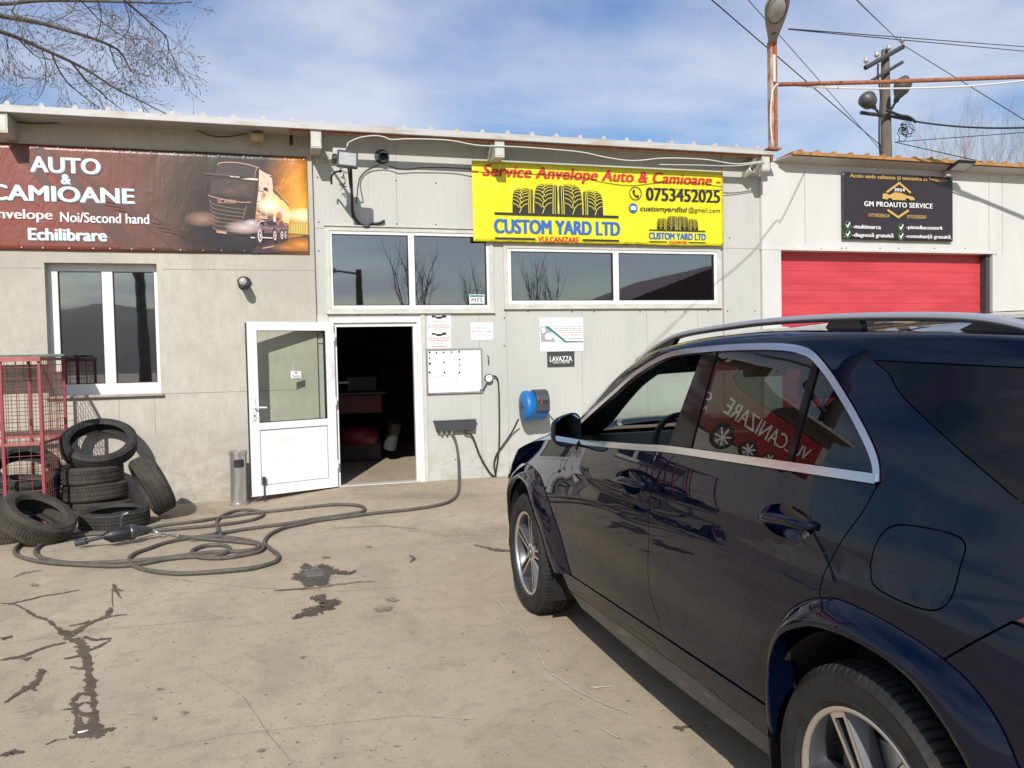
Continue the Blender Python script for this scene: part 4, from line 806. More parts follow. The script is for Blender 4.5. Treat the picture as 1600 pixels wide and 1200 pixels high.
for q in (((-w, -.008, -h), (w, -.0005, -h*.80)), ((-w, -.008, h*.80), (w, -.0005, h)), ((-w, -.0075, -h*.8), (-w*.84, -.0005, h*.8)), ((w*.84, -.0075, -h*.8), (w, -.0005, h*.8))): mb.box(*q, 0, FMX)
world_part(mb, 'bezel', M['black'], fl); world_part(MB().box((-w*.84, -.003, -h*.8), (w*.84, -.0003, h*.8), 0, FMX), 'glass', M['lens'], fl)
q0 = W(507, 247, .0); world_part(MB().tube([(q0.x, D-.002, q0.z), FMX@Vector((0, .09, 0))], .016, 8).box((q0.x-.05, D-.012, q0.z-.06), (q0.x+.05, D-.001, q0.z+.06)), 'bracket', M['white_metal'], fl)
JP = W(530, 240, FO-.12); world_part(MB().box(JP-Vector((.075, .05, .055)), JP+Vector((.075, .05, .055))), 'junction_box', M['white_metal'], fl, bevel=.006)
cm = thing('security_camera', 'small dark camera clamped beside the square floodlight', 'camera', tuple(W(523, 246, FO-.1)), 'cameras under the eaves'); cp = W(523, 246, FO-.06)
world_part(MB().lathe([(0, -.12), (.030, -.12), (.034, -.1), (.034, .03), (.028, .035), (.028, .02)], 16, Matrix.Translation(cp) @ Matrix.Rotation(R(78), 4, 'X')), 'body', M['reel_dark'], cm, angle=40); world_part(MB().lathe([(0, .022), (.027, .022)], 16, Matrix.Translation(cp) @ Matrix.Rotation(R(78), 4, 'X')), 'lens', M['ink'], cm); world_part(MB().tube([cp+Vector((0, .08, 0)), cp+Vector((.03, .10, .06))], .01, 6), 'mount', M['white_metal'], cm)
cp = W(1173, 266, .22); cm = thing('security_camera', 'white security camera on the wall just left of the rusty lamp post', 'camera', tuple(cp), 'cameras under the eaves')
CMX = Matrix.Translation(cp) @ Matrix.Rotation(R(12), 4, 'Z') @ Matrix.Rotation(R(75), 4, 'X'); world_part(MB().lathe([(0, -.14), (.040, -.14), (.044, -.12), (.044, .03), (.036, .035), (.036, .02)], 18, CMX), 'body', M['white'], cm, angle=40); world_part(MB().lathe([(0, .022), (.035, .022)], 18, CMX), 'lens', M['ink'], cm); world_part(MB().tube([(cp.x+.03, D-.002, cp.z-.02), (cp.x+.02, D-.10, cp.z-.03), (cp.x+.01, cp.y+.06, cp.z-.02)], .016, 8).lathe([(0, 0), (.05, 0), (.05, .02), (0, .02)], 16, Matrix.Translation((cp.x+.03, D-.001, cp.z-.02)) @ Matrix.Rotation(R(90), 4, 'X')), 'mount', M['white'], cm, angle=40)
b_ = W(380, 440.5, .28); bl_ = thing('bulkhead_lamp', 'round black bulkhead lamp on bare concrete between window and door', 'wall lamp', (b_.x, D-OFFL, b_.z)); BMX = Matrix.Translation((b_.x, D-OFFL, b_.z)) @ Matrix.Rotation(R(90), 4, 'X')
world_part(MB().lathe([(0, 0), (.075, 0), (.075, .02), (.055, .03), (.055, .24), (.045, .245)], 24, BMX), 'base', M['darksteel'], bl_, angle=40); world_part(MB().lathe([(.045, .20), (.045, .27), (.03, .285), (0, .287)], 20, BMX), 'globe', M['lens'], bl_, smooth=True)
world_part(MB().tube([(b_.x-.07, D-OFFL-.01, b_.z+.02)]+[(b_.x+.085*math.cos(a), D-OFFL-.02, b_.z+.085*math.sin(a)) for a in [R(150-22*k) for k in range(8)]], .006, 6), 'cable_loop', M['cable'], bl_, smooth=True)
b_ = W(402, 215, .2); yl = thing('eaves_lamp', 'small yellowed lamp hanging under the eaves above the red banner', 'lamp', tuple(b_)); world_part(MB().box(b_-Vector((.075, .04, .05)), b_+Vector((.075, .04, .045))), 'glass', mat('yellowed_plastic', (.50, .36, .15), .4, var=.3, vs=15), yl, bevel=.012); world_part(MB().box(b_+Vector((-.06, -.03, .0455)), b_+Vector((.06, .03, .06))).tube([b_+Vector((0, 0, .06)), (b_.x, b_.y, 4.376)], .008, 6), 'hanger', M['darksteel'], yl)
b_ = W(455, 219, .2); bb = thing('bulb_holder', 'black bulb socket hanging on its wire by the first rafter', 'lamp socket', tuple(b_)); world_part(MB().lathe([(.012, .06), (.020, .05), (.024, -.03), (.018, -.06), (0, -.065)], 12, Matrix.Translation(b_)), 'socket', M['black'], bb, smooth=True); world_part(MB().tube([b_+Vector((0, 0, .05)), (b_.x, b_.y, 4.376)], .005, 5), 'wire', M['cable'], bb)
b_ = W(1502, 259, .34); gf = thing('floodlight', 'slim floodlight under the ochre eaves of the white garage', 'floodlight', tuple(b_)); TM = Matrix.Translation(b_) @ Matrix.Rotation(R(-22), 4, 'X'); world_part(MB().box((-.17, -.12, -.018), (.17, .12, .018), 0, TM), 'housing', M['black'], gf, bevel=.006); world_part(MB().box((-.14, -.09, -.024), (.14, .09, -.0185), 0, TM), 'glass', M['lens'], gf); world_part(MB().box((b_.x-.06, D-.12, b_.z-.12), (b_.x+.04, D-.021, b_.z-.02)).tube([(b_.x, D-.10, b_.z-.04), (b_.x, b_.y, b_.z-.01)], .012, 6), 'bracket', M['white_metal'], gf)
def cable(pts, off, r, material, label, name='cable', n=8): return tag(MB().tube(cat_rom(wpath(pts, off), n), r, 6).build(name, material, smooth=True), label, 'cable')
cable([(541, 234, FO-.1), (543, 226, .7), (546, 222, .5), (562, 215, .43), (585, 212), (600, 214), (612, 218), (640, 217), (700, 219), (747, 227), (800, 229), (860, 233), (910, 238), (948, 246), (990, 251), (1040, 247), (1100, 249), (1150, 256), (1190, 252)], .425, .008, M['cable_white'], 'long white cable sagging along the rusty eaves rail')
cable([(548, 260, FO-.05), (549, 285, .5), (550, 310, .2), (552, 335, .06), (562, 350), (574, 354), (582, 350), (592, 349), (601, 345)], .03, .017, M['cable'], 'thick black cable hanging from the floodlight to the window head')
cable([(544, 262, FO-.05), (547, 290, .5), (551, 305, .2), (549, 322, .05), (551, 340, .03)], .03, .010, M['cable'], 'thin dark strand hanging beside the thick cable')  # thin dark tube running down beside the thick cable
cable([(533, 268, FO-.1), (524, 269, .5), (518, 276, .3), (518, 288, .25)], .03, .013, M['cable'], 'short stub of black cable curling below the small camera')
random.seed(3)
tg = [(W(534+random.uniform(-7, 8), 262+i*1.5+random.uniform(-4, 4), .35-.012*i)) for i in range(24)]
tag(MB().tube(cat_rom(tg, 4), .004, 5).build('wire_tangle', M['cable'], smooth=True), 'tangle of thin wires dangling under the square floodlight', 'wires')
cable([(592, 258), (580, 262), (570, 268), (562, 278), (559, 292), (558, 303), (556, 318)], .012, .005, M['cable'], 'thin wire looping from the flue pipe down the panels')
cable([(608, 259), (620, 263), (640, 264), (660, 262), (700, 262), (737, 264)], .012, .005, M['cable'], 'thin wire running from the flue pipe to the yellow banner')
cable([(0, 188), (60, 193), (130, 190), (200, 194), (290, 200), (330, 212), (360, 213), (395, 206)], .08, .006, M['cable'], 'thin black wire sagging under the eaves above the red banner')
cable([(1030, 257), (1090, 258), (1150, 259), (1195, 253)], .43, .006, M['cable_white'], 'second thin white wire under the right end of the eaves')
# ================================================================== tyres
def tyre_mesh(Ro, w, ri, blocks=56, chev=.10, all_tread=True, gro=(.14, .34), depth=.007):
    h = w/2
    def tread(hh): return [(Ro-.0015*(abs(hh)/h)**2, hh)]
    e_ = (Ro-ri)/4; rib = [(ri+e_*.9, -h*.955), (ri+e_*.95, -h*.985), (ri+e_*1.05, -h*.985), (ri+e_*1.1, -h*.965)]
    pts = [(ri, -h*.70), (ri+.012, -h*.86)]+rib+[((Ro*.45+ri*.55)+.004, -h*1.0), (ri+e_*2.9, -h*.985), (ri+e_*2.93, -h*1.0), (ri+e_*3.03, -h*.995), (Ro-.035+.006, -h*.955), (Ro-.016, -h*.88), (Ro-.004, -h*.78)]
    cuts = sorted([-g*w for g in gro]+[g*w for g in gro])
    for c in cuts: pts += [(Ro, c-.005), (Ro-depth-.001, c-.0035), (Ro-depth-.001, c+.0035), (Ro, c+.005)]
    pts += [(Ro-.004, h*.78), (Ro-.016, h*.88), (Ro-.035+.006, h*.955), (ri+e_*3.03, h*.995), (ri+e_*2.93, h*1.0), (ri+e_*2.9, h*.985), ((Ro*.45+ri*.55)+.004, h*1.0)]+[(r, -z) for r, z in rib[::-1]]+[(ri+.012, h*.86), (ri, h*.70), (ri+.006, h*.62), (Ro-.028, h*.72), (Ro-.022, 0), (Ro-.028, -h*.72), (ri+.006, -h*.62)]
    K = len(pts); V, F, Mi = [], [], []
    angs = []
    for b in range(blocks):
        for f_, g in ((0, 0), (.70, 0), (.74, 1), (.96, 1)): angs.append((2*math.pi*(b+f_)/blocks, g))
    for a, g in angs:
        for (r, z) in pts:
            rr, aa = r, a
            if r > Ro-.0175:
                aa = a+chev*abs(z)/h
                if g and r > Ro-.006 and (all_tread or abs(z) > h*.42): rr = r-depth
                elif g and Ro-.017 < r: rr = r-.003
            V.append((rr*math.cos(aa), rr*math.sin(aa), z))
    n = len(angs)
    for i in range(n):
        for k in range(K):
            j = (k+1) % K; F.append((i*K+k, ((i+1) % n)*K+k, ((i+1) % n)*K+j, i*K+j))
    me = bpy.data.meshes.new('tyre'); me.from_pydata(V, [], F); bm = bmesh.new(); bm.from_mesh(me); bmesh.ops.recalc_face_normals(bm, faces=bm.faces)
    for e in bm.edges:
        if e.calc_face_angle(0) > R(38): e.smooth = False
    bm.to_mesh(me); bm.free(); me.polygons.foreach_set('use_smooth', [True]*len(me.polygons)); return me
ty_a = tyre_mesh(.330, .225, .205, blocks=72, depth=.0045); ty_b = tyre_mesh(.335, .185, .235, blocks=70, chev=.0, all_tread=False, gro=(.10, .3)); ty_c = tyre_mesh(.388, .165, .285, blocks=80, chev=.03, all_tread=False)
for q in (ty_a,): q.materials.append(M['rubber2'])
ty_b.materials.append(M['rubber']); ty_c.materials.append(M['rubber'])
def tyre(me, c, axis, label, spin=0, group='worn tyres by the red cage'):
    o = bpy.data.objects.new('tyre', me); COL.objects.link(o); o.location = c
    o.rotation_euler = (Vector(axis).to_track_quat('Z', 'Y') @ Matrix.Rotation(spin, 3, 'Z').to_quaternion()).to_euler()
    return tag(o, label, 'tyre', group)
def behind(P, r): d = Vector((P.x, P.y, 0)).normalized(); return P+d*r
sb = behind(G(152, 814), .33); zb = gz(sb.x, sb.y)
ty_s = tyre_mesh(.332, .192, .208, blocks=64, chev=.16, depth=.005); ty_s.materials.append(M['rubber2'])
tyre(ty_s, (sb.x+.03, sb.y, zb+.096), (.02, 0, 1), 'bottom tyre of the upright stack beside the red cage', .3)
tyre(ty_s, (sb.x+.0, sb.y-.01, zb+.289), (-.03, .02, 1), 'middle tyre of the upright stack beside the red cage', 1.3)
tyre(ty_s, (sb.x-.045, sb.y+.0, zb+.483), (.0, -.02, 1), 'top tyre lying flat on the upright stack beside the red cage', 2.2)
rc_ = W(155, 693, D-sb.y-.08); tyre(ty_c, tuple(rc_), (.08, -.54, .83), 'large slim tyre propped up on the stack against the concrete wall, showing its open ring', .4)
rt = W(238, 757, 1.03); tyre(ty_a, tuple(rt), (-.88, -.30, -.40), 'tyre leaning on its edge against the right side of the stack', .2)
l1 = W(57, 811, 2.0); tyre(ty_a, tuple(l1), (.50, -.22, .84), 'tilted tyre lying on another tyre in front of the red cage', .5)
fb = behind(G(4, 852), .34); tyre(ty_a, (fb.x, fb.y, gz(fb.x, fb.y)+.10), (0, 0, 1), 'dusty tyre lying flat under the tilted one at the left edge', .1)
ff = behind(G(180, 830), .335); tyre(ty_b, (ff.x, ff.y, gz(ff.x, ff.y)+.093), (0, -.02, 1), 'low smooth tyre lying flat in front of the stack, behind the impact wrench', .6)
# ================================================================== red cage
CX1, CX0 = W(63, 620, D-9.15).x, W(2, 620, D-9.15).x; CXL = CX0-(CX1-CX0)*2; CY0, CY1 = 9.15, 10.1; CZ1 = W(63, 557, D-9.15).z; zc_ = -.07; zmid = W(40, 694, D-9.15).z
cg = thing('tyre_cage', 'red wire cage with a green board on top, standing against the concrete wall', 'cage', ((CXL+CX1)/2, (CY0+CY1)/2, zc_))
def bar(a, b, r): return MB().tube([a, b], r, 8)
for x in (CXL, CX0, CX1):
    for y in ((CY0, CY1) if x != CX0 else (CY0, CY1)):
        world_part(MB().box((x-.015, y-.015, zc_), (x+.015, y+.015, CZ1)), 'post', M['red_cage'], cg, bevel=.003)
for z in (zmid, CZ1-.02, .10):
    for y in ((CY0, CY1) if z > .2 else (CY1,)): world_part(MB().box((CXL+.02, y-.014, z-.014), (CX1-.02, y+.014, z+.014)), 'rail', M['red_cage'] if z != zmid else M['pink_cage'], cg)
    for x in (CXL, CX1): world_part(MB().box((x-.0135, CY0+.02, z-.0135), (x+.0135, CY1-.02, z+.0135)), 'rail', M['red_cage'], cg)
wm = mat('cage_wire_red', (.30, .07, .06), .6, c2=(.16, .09, .07), vs=20, edge=(.4, .55))
def grid(name, ax, fixed, a0, a1, z0, z1, sa, sz):
    mb = MB(); n = int((a1-a0)/sa); m_ = int((z1-z0)/sz); r = .003
    P = (lambda a, z, o: (a, fixed+o, z)) if ax == 'x' else (lambda a, z, o: (fixed+o, a, z))
    for i in range(1, n):
        a = a0+(a1-a0)*i/n; mb.tube([P(a, z0, .004), P(a+random.uniform(-.006, .006), (z0+z1)/2, .004), P(a, z1, .004)], r, 4)
    for j in range(1, m_):
        z = z0+(z1-z0)*j/m_; mb.tube([P(a0, z, -.004), P((a0+a1)/2, z+random.uniform(-.008, .008), -.004), P(a1, z, -.004)], r, 4)
    world_part(mb, name, wm, cg)
grid('mesh_panel', 'x', CY0, CXL, CX1, zmid, CZ1, .10, .10); grid('mesh_panel', 'x', CY0, CXL, CX1, .1, zmid, .10, .12); grid('mesh_panel', 'y', CX1, CY0, CY1, 0, CZ1, .075, .085); grid('mesh_panel', 'x', CY1, CXL, CX1, 0, CZ1, .075, .085)
world_part(MB().box((CXL-.05, CY1-.38, CZ1+.004), (CX1+.10, CY1+.04, CZ1+.03)), 'lid', M['green_lid'], cg, bevel=.003); world_part(MB().box((CXL-.03, CY0-.035, CZ1-.0475), (CX1+.02, CY0-.02, CZ1+.003)), 'front_edge', M['pink_cage'], cg)
ic = (CX1+CX0)/2-.10
tyre(ty_a, (ic, 9.62, .05), (.05, .1, 1), 'lower tyre lying inside the red cage', .2); tyre(ty_a, (ic-.04, 9.65, .275), (.15, -.12, 1), 'upper tyre lying inside the red cage', .9); tyre(ty_b, (ic-.02, 9.62, .50), (.25, -.55, .8), 'tilted tyre on top of the pile inside the red cage', .9)
# ================================================================== ashtray bin
bp = behind(G(374, 791), .10); bz = gz(bp.x, bp.y); bn = thing('ashtray_bin', 'slim polished steel ashtray bin next to the open door', 'ashtray bin', (bp.x, bp.y, bz)); BM = Matrix.Translation((bp.x, bp.y, bz))
world_part(MB().lathe([(0, .001), (.112, .001), (.112, .03), (.098, .035), (.098, .60), (0, .60)], 40, BM), 'body', M['steel'], bn, angle=35); world_part(MB().lathe([(.096, .601), (.106, .601), (.106, .64), (.088, .64), (.086, .615), (0, .612)], 40, BM), 'ash_tray', M['steel'], bn, angle=35)
mo = [(.0995*math.cos(a), .0995*math.sin(a)) for a in [R(-115+k*10) for k in range(8)]]
mb = MB(); 
for k, (x, y) in enumerate(mo): mb.v += [(bp.x+x, bp.y+y, bz+.45+.012*(k in (0, 7))), (bp.x+x, bp.y+y, bz+.545-.012*(k in (0, 7)))]
mb.f = [(2*k, 2*k+2, 2*k+3, 2*k+1) for k in range(7)]; mb.m = [0]*7; world_part(mb, 'opening', M['ink'], bn)
# ================================================================== impact wrench
A_, B_, C_, E_ = G(119, 849, .045), G(166, 838, .10), G(208, 831, .105), G(236, 827, .09)
iw = thing('impact_wrench', 'long-nosed air impact wrench lying on the coiled hose', 'impact wrench', (B_.x, B_.y, gz(B_.x, B_.y)))
d_ = (B_-A_).normalized()
world_part(MB().tube([A_, A_+d_*.10], .030, 16).tube([A_+d_*.1, B_], .017, 12), 'anvil', M['darksteel'], iw, angle=40); world_part(MB().tube([A_-d_*.001, A_-d_*.0005], .020, 12), 'socket_hole', M['ink'], iw)
d2 = (C_-B_).normalized(); world_part(MB().tube([B_-d2*.02, B_+d2*.01, B_+d2*.04, B_+d2*.19], [.026, .045, .066, .066], 18), 'nose', M['black'], iw, angle=40); world_part(MB().tube([B_+d2*.191, B_+d2*.20, B_+(C_-B_)*1.0, C_+d2*.03], [.066, .072, .072, .05], 18), 'housing', M['darksteel'], iw, angle=40)
hb_ = B_+d2*.13; world_part(MB().tube([hb_+Vector((0, 0, .06)), hb_+Vector((0, 0, .13)), hb_+Vector((.02, -.01, .17)), hb_+Vector((.06, 0, .18))], [.016, .016, .02, .022], 10), 'dead_handle', M['darksteel'], iw, angle=40)
world_part(MB().tube([C_+d2*.0+Vector((0, 0, .02)), C_+d2*.10+Vector((0, 0, .01)), E_], [.034, .028, .022], 12).tube([C_+d2*.03+Vector((0, 0, -.04)), E_+Vector((-.03, 0, -.03))], .014, 8), 'grip', M['darksteel'], iw, angle=40); world_part(MB().tube([C_+d2*.05+Vector((0, -.035, .02)), C_+d2*.12+Vector((0, -.03, .0))], .009, 6), 'trigger', M['darksteel'], iw)
# ================================================================== air hoses on the ground
def hpath(pts, r): return [G(x, y, r+random.uniform(0, .006)) for x, y in pts]
random.seed(11); HR = .0168
h1 = [Vector((TAP[2], D-.055, MZ0-.04))]+wpath([(712, 690, .07), (716, 715, .10), (717, 742, .18)], .1)+hpath([(716, 768), (706, 781), (684, 789), (640, 796), (590, 801), (545, 807), (500, 813), (470, 819), (446, 824), (430, 830), (418, 838), (413, 848), (422, 857), (434, 866), (433, 875), (418, 882), (390, 888), (350, 892), (310, 895), (280, 896), (250, 894), (222, 889), (205, 881), (201, 874), (210, 865), (232, 857), (262, 847), (300, 840), (335, 838), (367, 841), (395, 846), (411, 853), (406, 861), (385, 866), (355, 871), (325, 872), (303, 868), (301, 860), (318, 853), (342, 851), (357, 855), (356, 862), (335, 868), (300, 870), (262, 873), (220, 881), (180, 884), (140, 883), (105, 881), (70, 878), (42, 873), (25, 866), (24, 857), (36, 849), (60, 842), (90, 837), (120, 834), (150, 832), (172, 832)], HR)
tag(MB().tube(cat_rom(h1, 7), HR, 10).build('air_hose', M['hose'], smooth=True), 'thick grey rubber air hose running from the manifold into a loose coil on the ground', 'hose')
h2 = [E_, E_+Vector((.07, -.05, -.03))]+hpath([(262, 834), (280, 838)], .02)
tag(MB().tube(cat_rom(h2, 6), [.012]*(len(cat_rom(h2, 6))), 8).build('whip_hose', M['steel'], smooth=True), 'short shiny whip hose at the back end of the impact wrench', 'hose')
h3 = hpath([(280, 838), (320, 842), (370, 846), (400, 850), (404, 856), (380, 861), (340, 862), (300, 866), (255, 872), (210, 876), (160, 879), (120, 880), (88, 877), (65, 871), (55, 863), (60, 854), (75, 847), (100, 841), (140, 835), (190, 832), (240, 829), (290, 825), (340, 820), (380, 815), (404, 809), (411, 802), (400, 798), (378, 797), (358, 801), (343, 809), (338, 818), (341, 828), (336, 834), (310, 839)], HR)
tag(MB().tube(cat_rom(h3, 7), HR, 10).build('air_hose', M['hose'], smooth=True), 'second loop of grey hose coming from the wrench and circling at the far left', 'hose')
h4 = hpath([(236, 824), (270, 819), (310, 814), (350, 808), (400, 801), (450, 796), (500, 790), (530, 788), (555, 789), (569, 793), (566, 799), (548, 803), (520, 807), (490, 811), (455, 817), (410, 823), (370, 829), (345, 834), (350, 840), (375, 842)], HR)
tag(MB().tube(cat_rom(h4, 7), HR, 10).build('air_hose', M['hose'], smooth=True), 'straight run of grey hose turning back in a hairpin before the open door', 'hose')
# ================================================================== marks on the yard
kz = [0]
def stain_mat(name, c, c2, rough, sc=9, hard=.22, spec=.3):
    # printed into the concrete: opaque in the middle, ragged and soaked-in at the rim
    m = mat(name, c, rough, c2=c2, vs=sc, edge=(.35, .65), spec=spec); t = m.node_tree; p = t.nodes['Principled BSDF']
    at = N(t, 'ShaderNodeAttribute'); at.attribute_name = 'fade'; v = mapped(t, (1, 1, 1)); nz = noise_out(t, v, 34, 7, .7, .4)
    ad = N(t, 'ShaderNodeMath', operation='ADD'); t.links.new(at.outputs['Fac'], ad.inputs[0]); m2 = N(t, 'ShaderNodeMath', operation='MULTIPLY_ADD'); t.links.new(nz, m2.inputs[0]); m2.inputs[1].default_value = 1.3; m2.inputs[2].default_value = -.65; t.links.new(m2.outputs[0], ad.inputs[1])
    t.links.new(ramp_nodes(t, ad.outputs[0], [(.12, (0, 0, 0)), (.12+hard, (.95, .95, .95))]), p.inputs['Alpha']); return m
M['oil'] = stain_mat('oil_wet', (.055, .045, .036), (.10, .083, .065), .55, 9); M['oilgrey'] = stain_mat('grey_oil_sheen', (.22, .205, .185), (.08, .068, .055), .8, 16, .5); M['damp'] = stain_mat('damp_crack', (.085, .066, .050), (.135, .108, .08), .75, 8, .16); M['brownstain'] = stain_mat('brown_stain', (.21, .160, .112), (.28, .22, .16), .85, 10, .7); M['pale'] = stain_mat('pale_scratch', (.52, .455, .36), (.45, .39, .30), .85, 10, .5); M['hair'] = stain_mat('hairline_crack', (.20, .16, .115), (.27, .22, .165), .9, 12, .8); M['grime'] = stain_mat('broad_grime', (.30, .25, .19), (.34, .285, .22), .88, 3, 1.0)
def meshed(rows, faces, z, name, material):
    mb = MB(); mb.v = [(g.x, g.y, gz(g.x, g.y)+z) for g, f in rows]; mb.f = faces; mb.m = [0]*len(faces); o = mb.build(name, material, ground)
    at = o.data.attributes.new('fade', 'FLOAT', 'POINT'); at.data.foreach_set('value', [f for g, f in rows]); return o
def ribbon(pts, ws, material, name, jag=.35, seed=1):
    random.seed(seed); kz[0] += 1; z = .003+.00009*kz[0]; P = [Vector((x, y, 0)) for x, y in pts]; Q = []
    for i in range(len(P)-1):
        k = max(2, int((P[i+1]-P[i]).length/2.2))
        for j in range(k): t = j/k; Q.append((P[i].lerp(P[i+1], t), ws[i]+(ws[i+1]-ws[i])*t))
    Q.append((P[-1], ws[-1])); rows = []
    for i, (q, w) in enumerate(Q):
        d = (Q[min(i+1, len(Q)-1)][0]-Q[max(i-1, 0)][0]); d = Vector((d.x, d.y*2.2, 0)); d = d.normalized() if d.length else Vector((1, 0, 0)); n = Vector((-d.y, d.x*.55, 0))
        s = seed*13.1; f_ = lambda o: max(.12, 1+jag*2.2*noise.noise(Vector((i*.33+o, s, o)))+jag*1.4*noise.noise(Vector((i*1.1+o, s, o)))); e = .35 if 0 < i < len(Q)-1 else -.4
        a_, b_ = q+n*w*.72*f_(0), q-n*w*.72*f_(50); rows += [(G(a_.x, a_.y), -.35), (G(q.x, q.y), e+.55), (G(b_.x, b_.y), -.35)]
    fs = []
    for i in range(len(Q)-1): k = 3*i; fs += [(k, k+1, k+4, k+3), (k+1, k+2, k+5, k+4)]
    return meshed(rows, fs, z, name, material)
def blob(cx, cy, rx, ry, material, name, jag=.3, seed=1, n=48, core=.9):
    kz[0] += 1; z = .003+.00009*kz[0]; rows = [(G(cx, cy), core)]; fs = []
    for ring, f0 in ((.6, core*.8), (1.15, -.4)):
        for k in range(n):
            a = 2*math.pi*k/n; f_ = 1+jag*1.6*noise.noise(Vector((math.cos(a)*1.6, math.sin(a)*1.6, seed*3.3)))+jag*.8*noise.noise(Vector((math.cos(a)*5, math.sin(a)*5, seed*1.7)))
            rows.append((G(cx+rx*ring*f_*math.cos(a), cy+ry*ring*f_*math.sin(a)), f0))
    for k in range(n): j = (k+1) % n; fs += [(0, 1+k, 1+j), (1+k, 1+n+k, 1+n+j, 1+j)]
    return meshed(rows, fs, z, name, material)
X5 = lambda pts: [(x/2.2857, 860+y/2.2857) for x, y in pts]
CR = [([(0, 189), (55, 194), (95, 215), (130, 238), (175, 252), (205, 280), (240, 305)], [3, 4, 7, 8, 8, 10, 20]), ([(232, 285), (245, 310), (290, 332), (303, 360), (312, 400), (318, 440), (325, 490), (300, 520)], [14, 24, 22, 26, 20, 18, 22, 16]),
      ([(325, 470), (330, 520), (335, 560), (338, 600), (330, 640)], [10, 14, 15, 20, 30]), ([(290, 510), (262, 540), (270, 580), (285, 620), (295, 660)], [10, 16, 14, 22, 34]), ([(270, 560), (300, 545), (330, 548)], [7, 8, 7]), ([(280, 590), (310, 585), (330, 590)], [9, 14, 9]),
      ([(245, 672), (290, 662), (345, 655), (400, 640), (415, 635)], [10, 18, 30, 16, 4]), ([(260, 640), (320, 640), (370, 648)], [20, 30, 20]), ([(262, 300), (305, 270), (350, 248), (382, 238), (398, 205)], [18, 10, 8, 12, 9]), ([(385, 238), (420, 233), (455, 230)], [6, 4, 2]), ([(245, 272), (300, 262), (320, 250)], [3, 5, 4]),
      ([(25, 193), (90, 180), (150, 165), (220, 155), (285, 142)], [3, 4, 3, 3, 1.5]), ([(235, 330), (180, 343), (130, 358), (100, 375), (60, 383), (20, 390), (0, 395)], [4, 5, 6, 9, 10, 6, 3]), ([(70, 388), (95, 392), (115, 382)], [4, 7, 4]), ([(295, 312), (345, 322), (400, 314)], [10, 9, 4]), ([(320, 360), (360, 340), (395, 322)], [6, 7, 3]), ([(290, 378), (255, 384), (225, 390)], [6, 6, 4]), ([(318, 425), (280, 424), (250, 418)], [6, 7, 6]),
      ([(155, 425), (138, 455), (125, 480), (85, 500), (55, 520), (15, 548)], [16, 14, 18, 14, 8, 4]), ([(130, 505), (105, 490), (80, 500)], [8, 12, 8]), ([(405, 120), (412, 140), (440, 146)], [5, 10, 4]), ([(395, 140), (420, 152), (432, 175)], [4, 8, 3]), ([(275, 568), (245, 570), (220, 572)], [9, 6, 4]), ([(0, 738), (40, 722), (90, 724)], [16, 18, 4]), ([(0, 318), (25, 312), (45, 308)], [9, 8, 4]), ([(160, 698), (200, 680), (240, 676)], [3, 3, 2]), ([(400, 145), (400, 180), (402, 205)], [2, 1.5, 2])]
for i, (p_, w_) in enumerate(CR): ribbon(X5(p_), [x/2.2857*2.1 for x in w_], M['damp'], 'damp_crack', .45, i+1)
ribbon(X5([(45, 98), (90, 80), (150, 72)]), [3, 10, 2], M['brownstain'], 'stain', .4, 40); blob(54, 915, 10, 2.6, M['brownstain'], 'stain', .4, 3); blob(408, 1174, 9, 4, M['brownstain'], 'stain', .3, 5); blob(600, 953, 17, 5, M['brownstain'], 'stain', .4, 6); blob(612, 938, 15, 3, M['brownstain'], 'stain', .5, 7)
blob(492, 899, 36, 19, M['oil'], 'oil_stain', .35, 8, 90); ribbon([(508, 893), (530, 895), (545, 897), (557, 891)], [20, 16, 9, 3], M['oil'], 'oil_stain', .6, 9); blob(489, 896, 20, 11, M['oilgrey'], 'oil_stain', .4, 10, 60)  # the grey core paints the gloss of the wet oil
ribbon([(427, 924), (455, 922), (480, 920)], [2, 3, 4], M['oil'], 'oil_stain', .4, 12); ribbon([(480, 921), (520, 915), (560, 910), (590, 909)], [6, 7, 5, 2], M['brownstain'], 'stain', .5, 13)
ribbon([(484, 935), (500, 936), (514, 944), (508, 952), (482, 958), (456, 968)], [8, 22, 24, 24, 22, 5], M['oil'], 'oil_stain', .5, 14); ribbon([(470, 955), (492, 949), (512, 944)], [4, 7, 5], M['oilgrey'], 'oil_stain', .6, 15)
ribbon([(770, 934), (782, 944), (800, 966), (822, 990), (836, 1012), (852, 1045), (870, 1060), (900, 1080), (940, 1100), (985, 1118)], [2, 3, 3, 3, 3, 4, 3, 4, 4, 2], M['pale'], 'pale_scratch', .4, 16); ribbon([(938, 1138), (955, 1150), (970, 1156), (965, 1148)], [2, 5, 6, 2], M['pale'], 'pale_scratch', .5, 17); ribbon([(922, 1075), (932, 1076), (960, 1074)], [5, 5, 1], stain_mat('white_drip', (.68, .64, .55), (.6, .56, .48), .8), 'paint_drip', .5, 18)
for i_, (hp, hw_l) in enumerate((([(-20, 1010), (60, 1000), (150, 985), (240, 978), (330, 968), (420, 962)], 1.3), ([(170, 870), (260, 905), (400, 920), (540, 925), (700, 912)], 1.1), ([(240, 1175), (360, 1150), (500, 1135), (640, 1120), (760, 1128)], 1.6), ([(560, 812), (640, 830), (700, 836), (780, 838)], 1.2), ([(300, 1040), (380, 1090), (420, 1150), (470, 1210)], 1.6))): ribbon(hp, [hw_l*.4]+[hw_l]*(len(hp)-2)+[hw_l*.3], M['hair'], 'hairline_crack', .9, 70+i_)
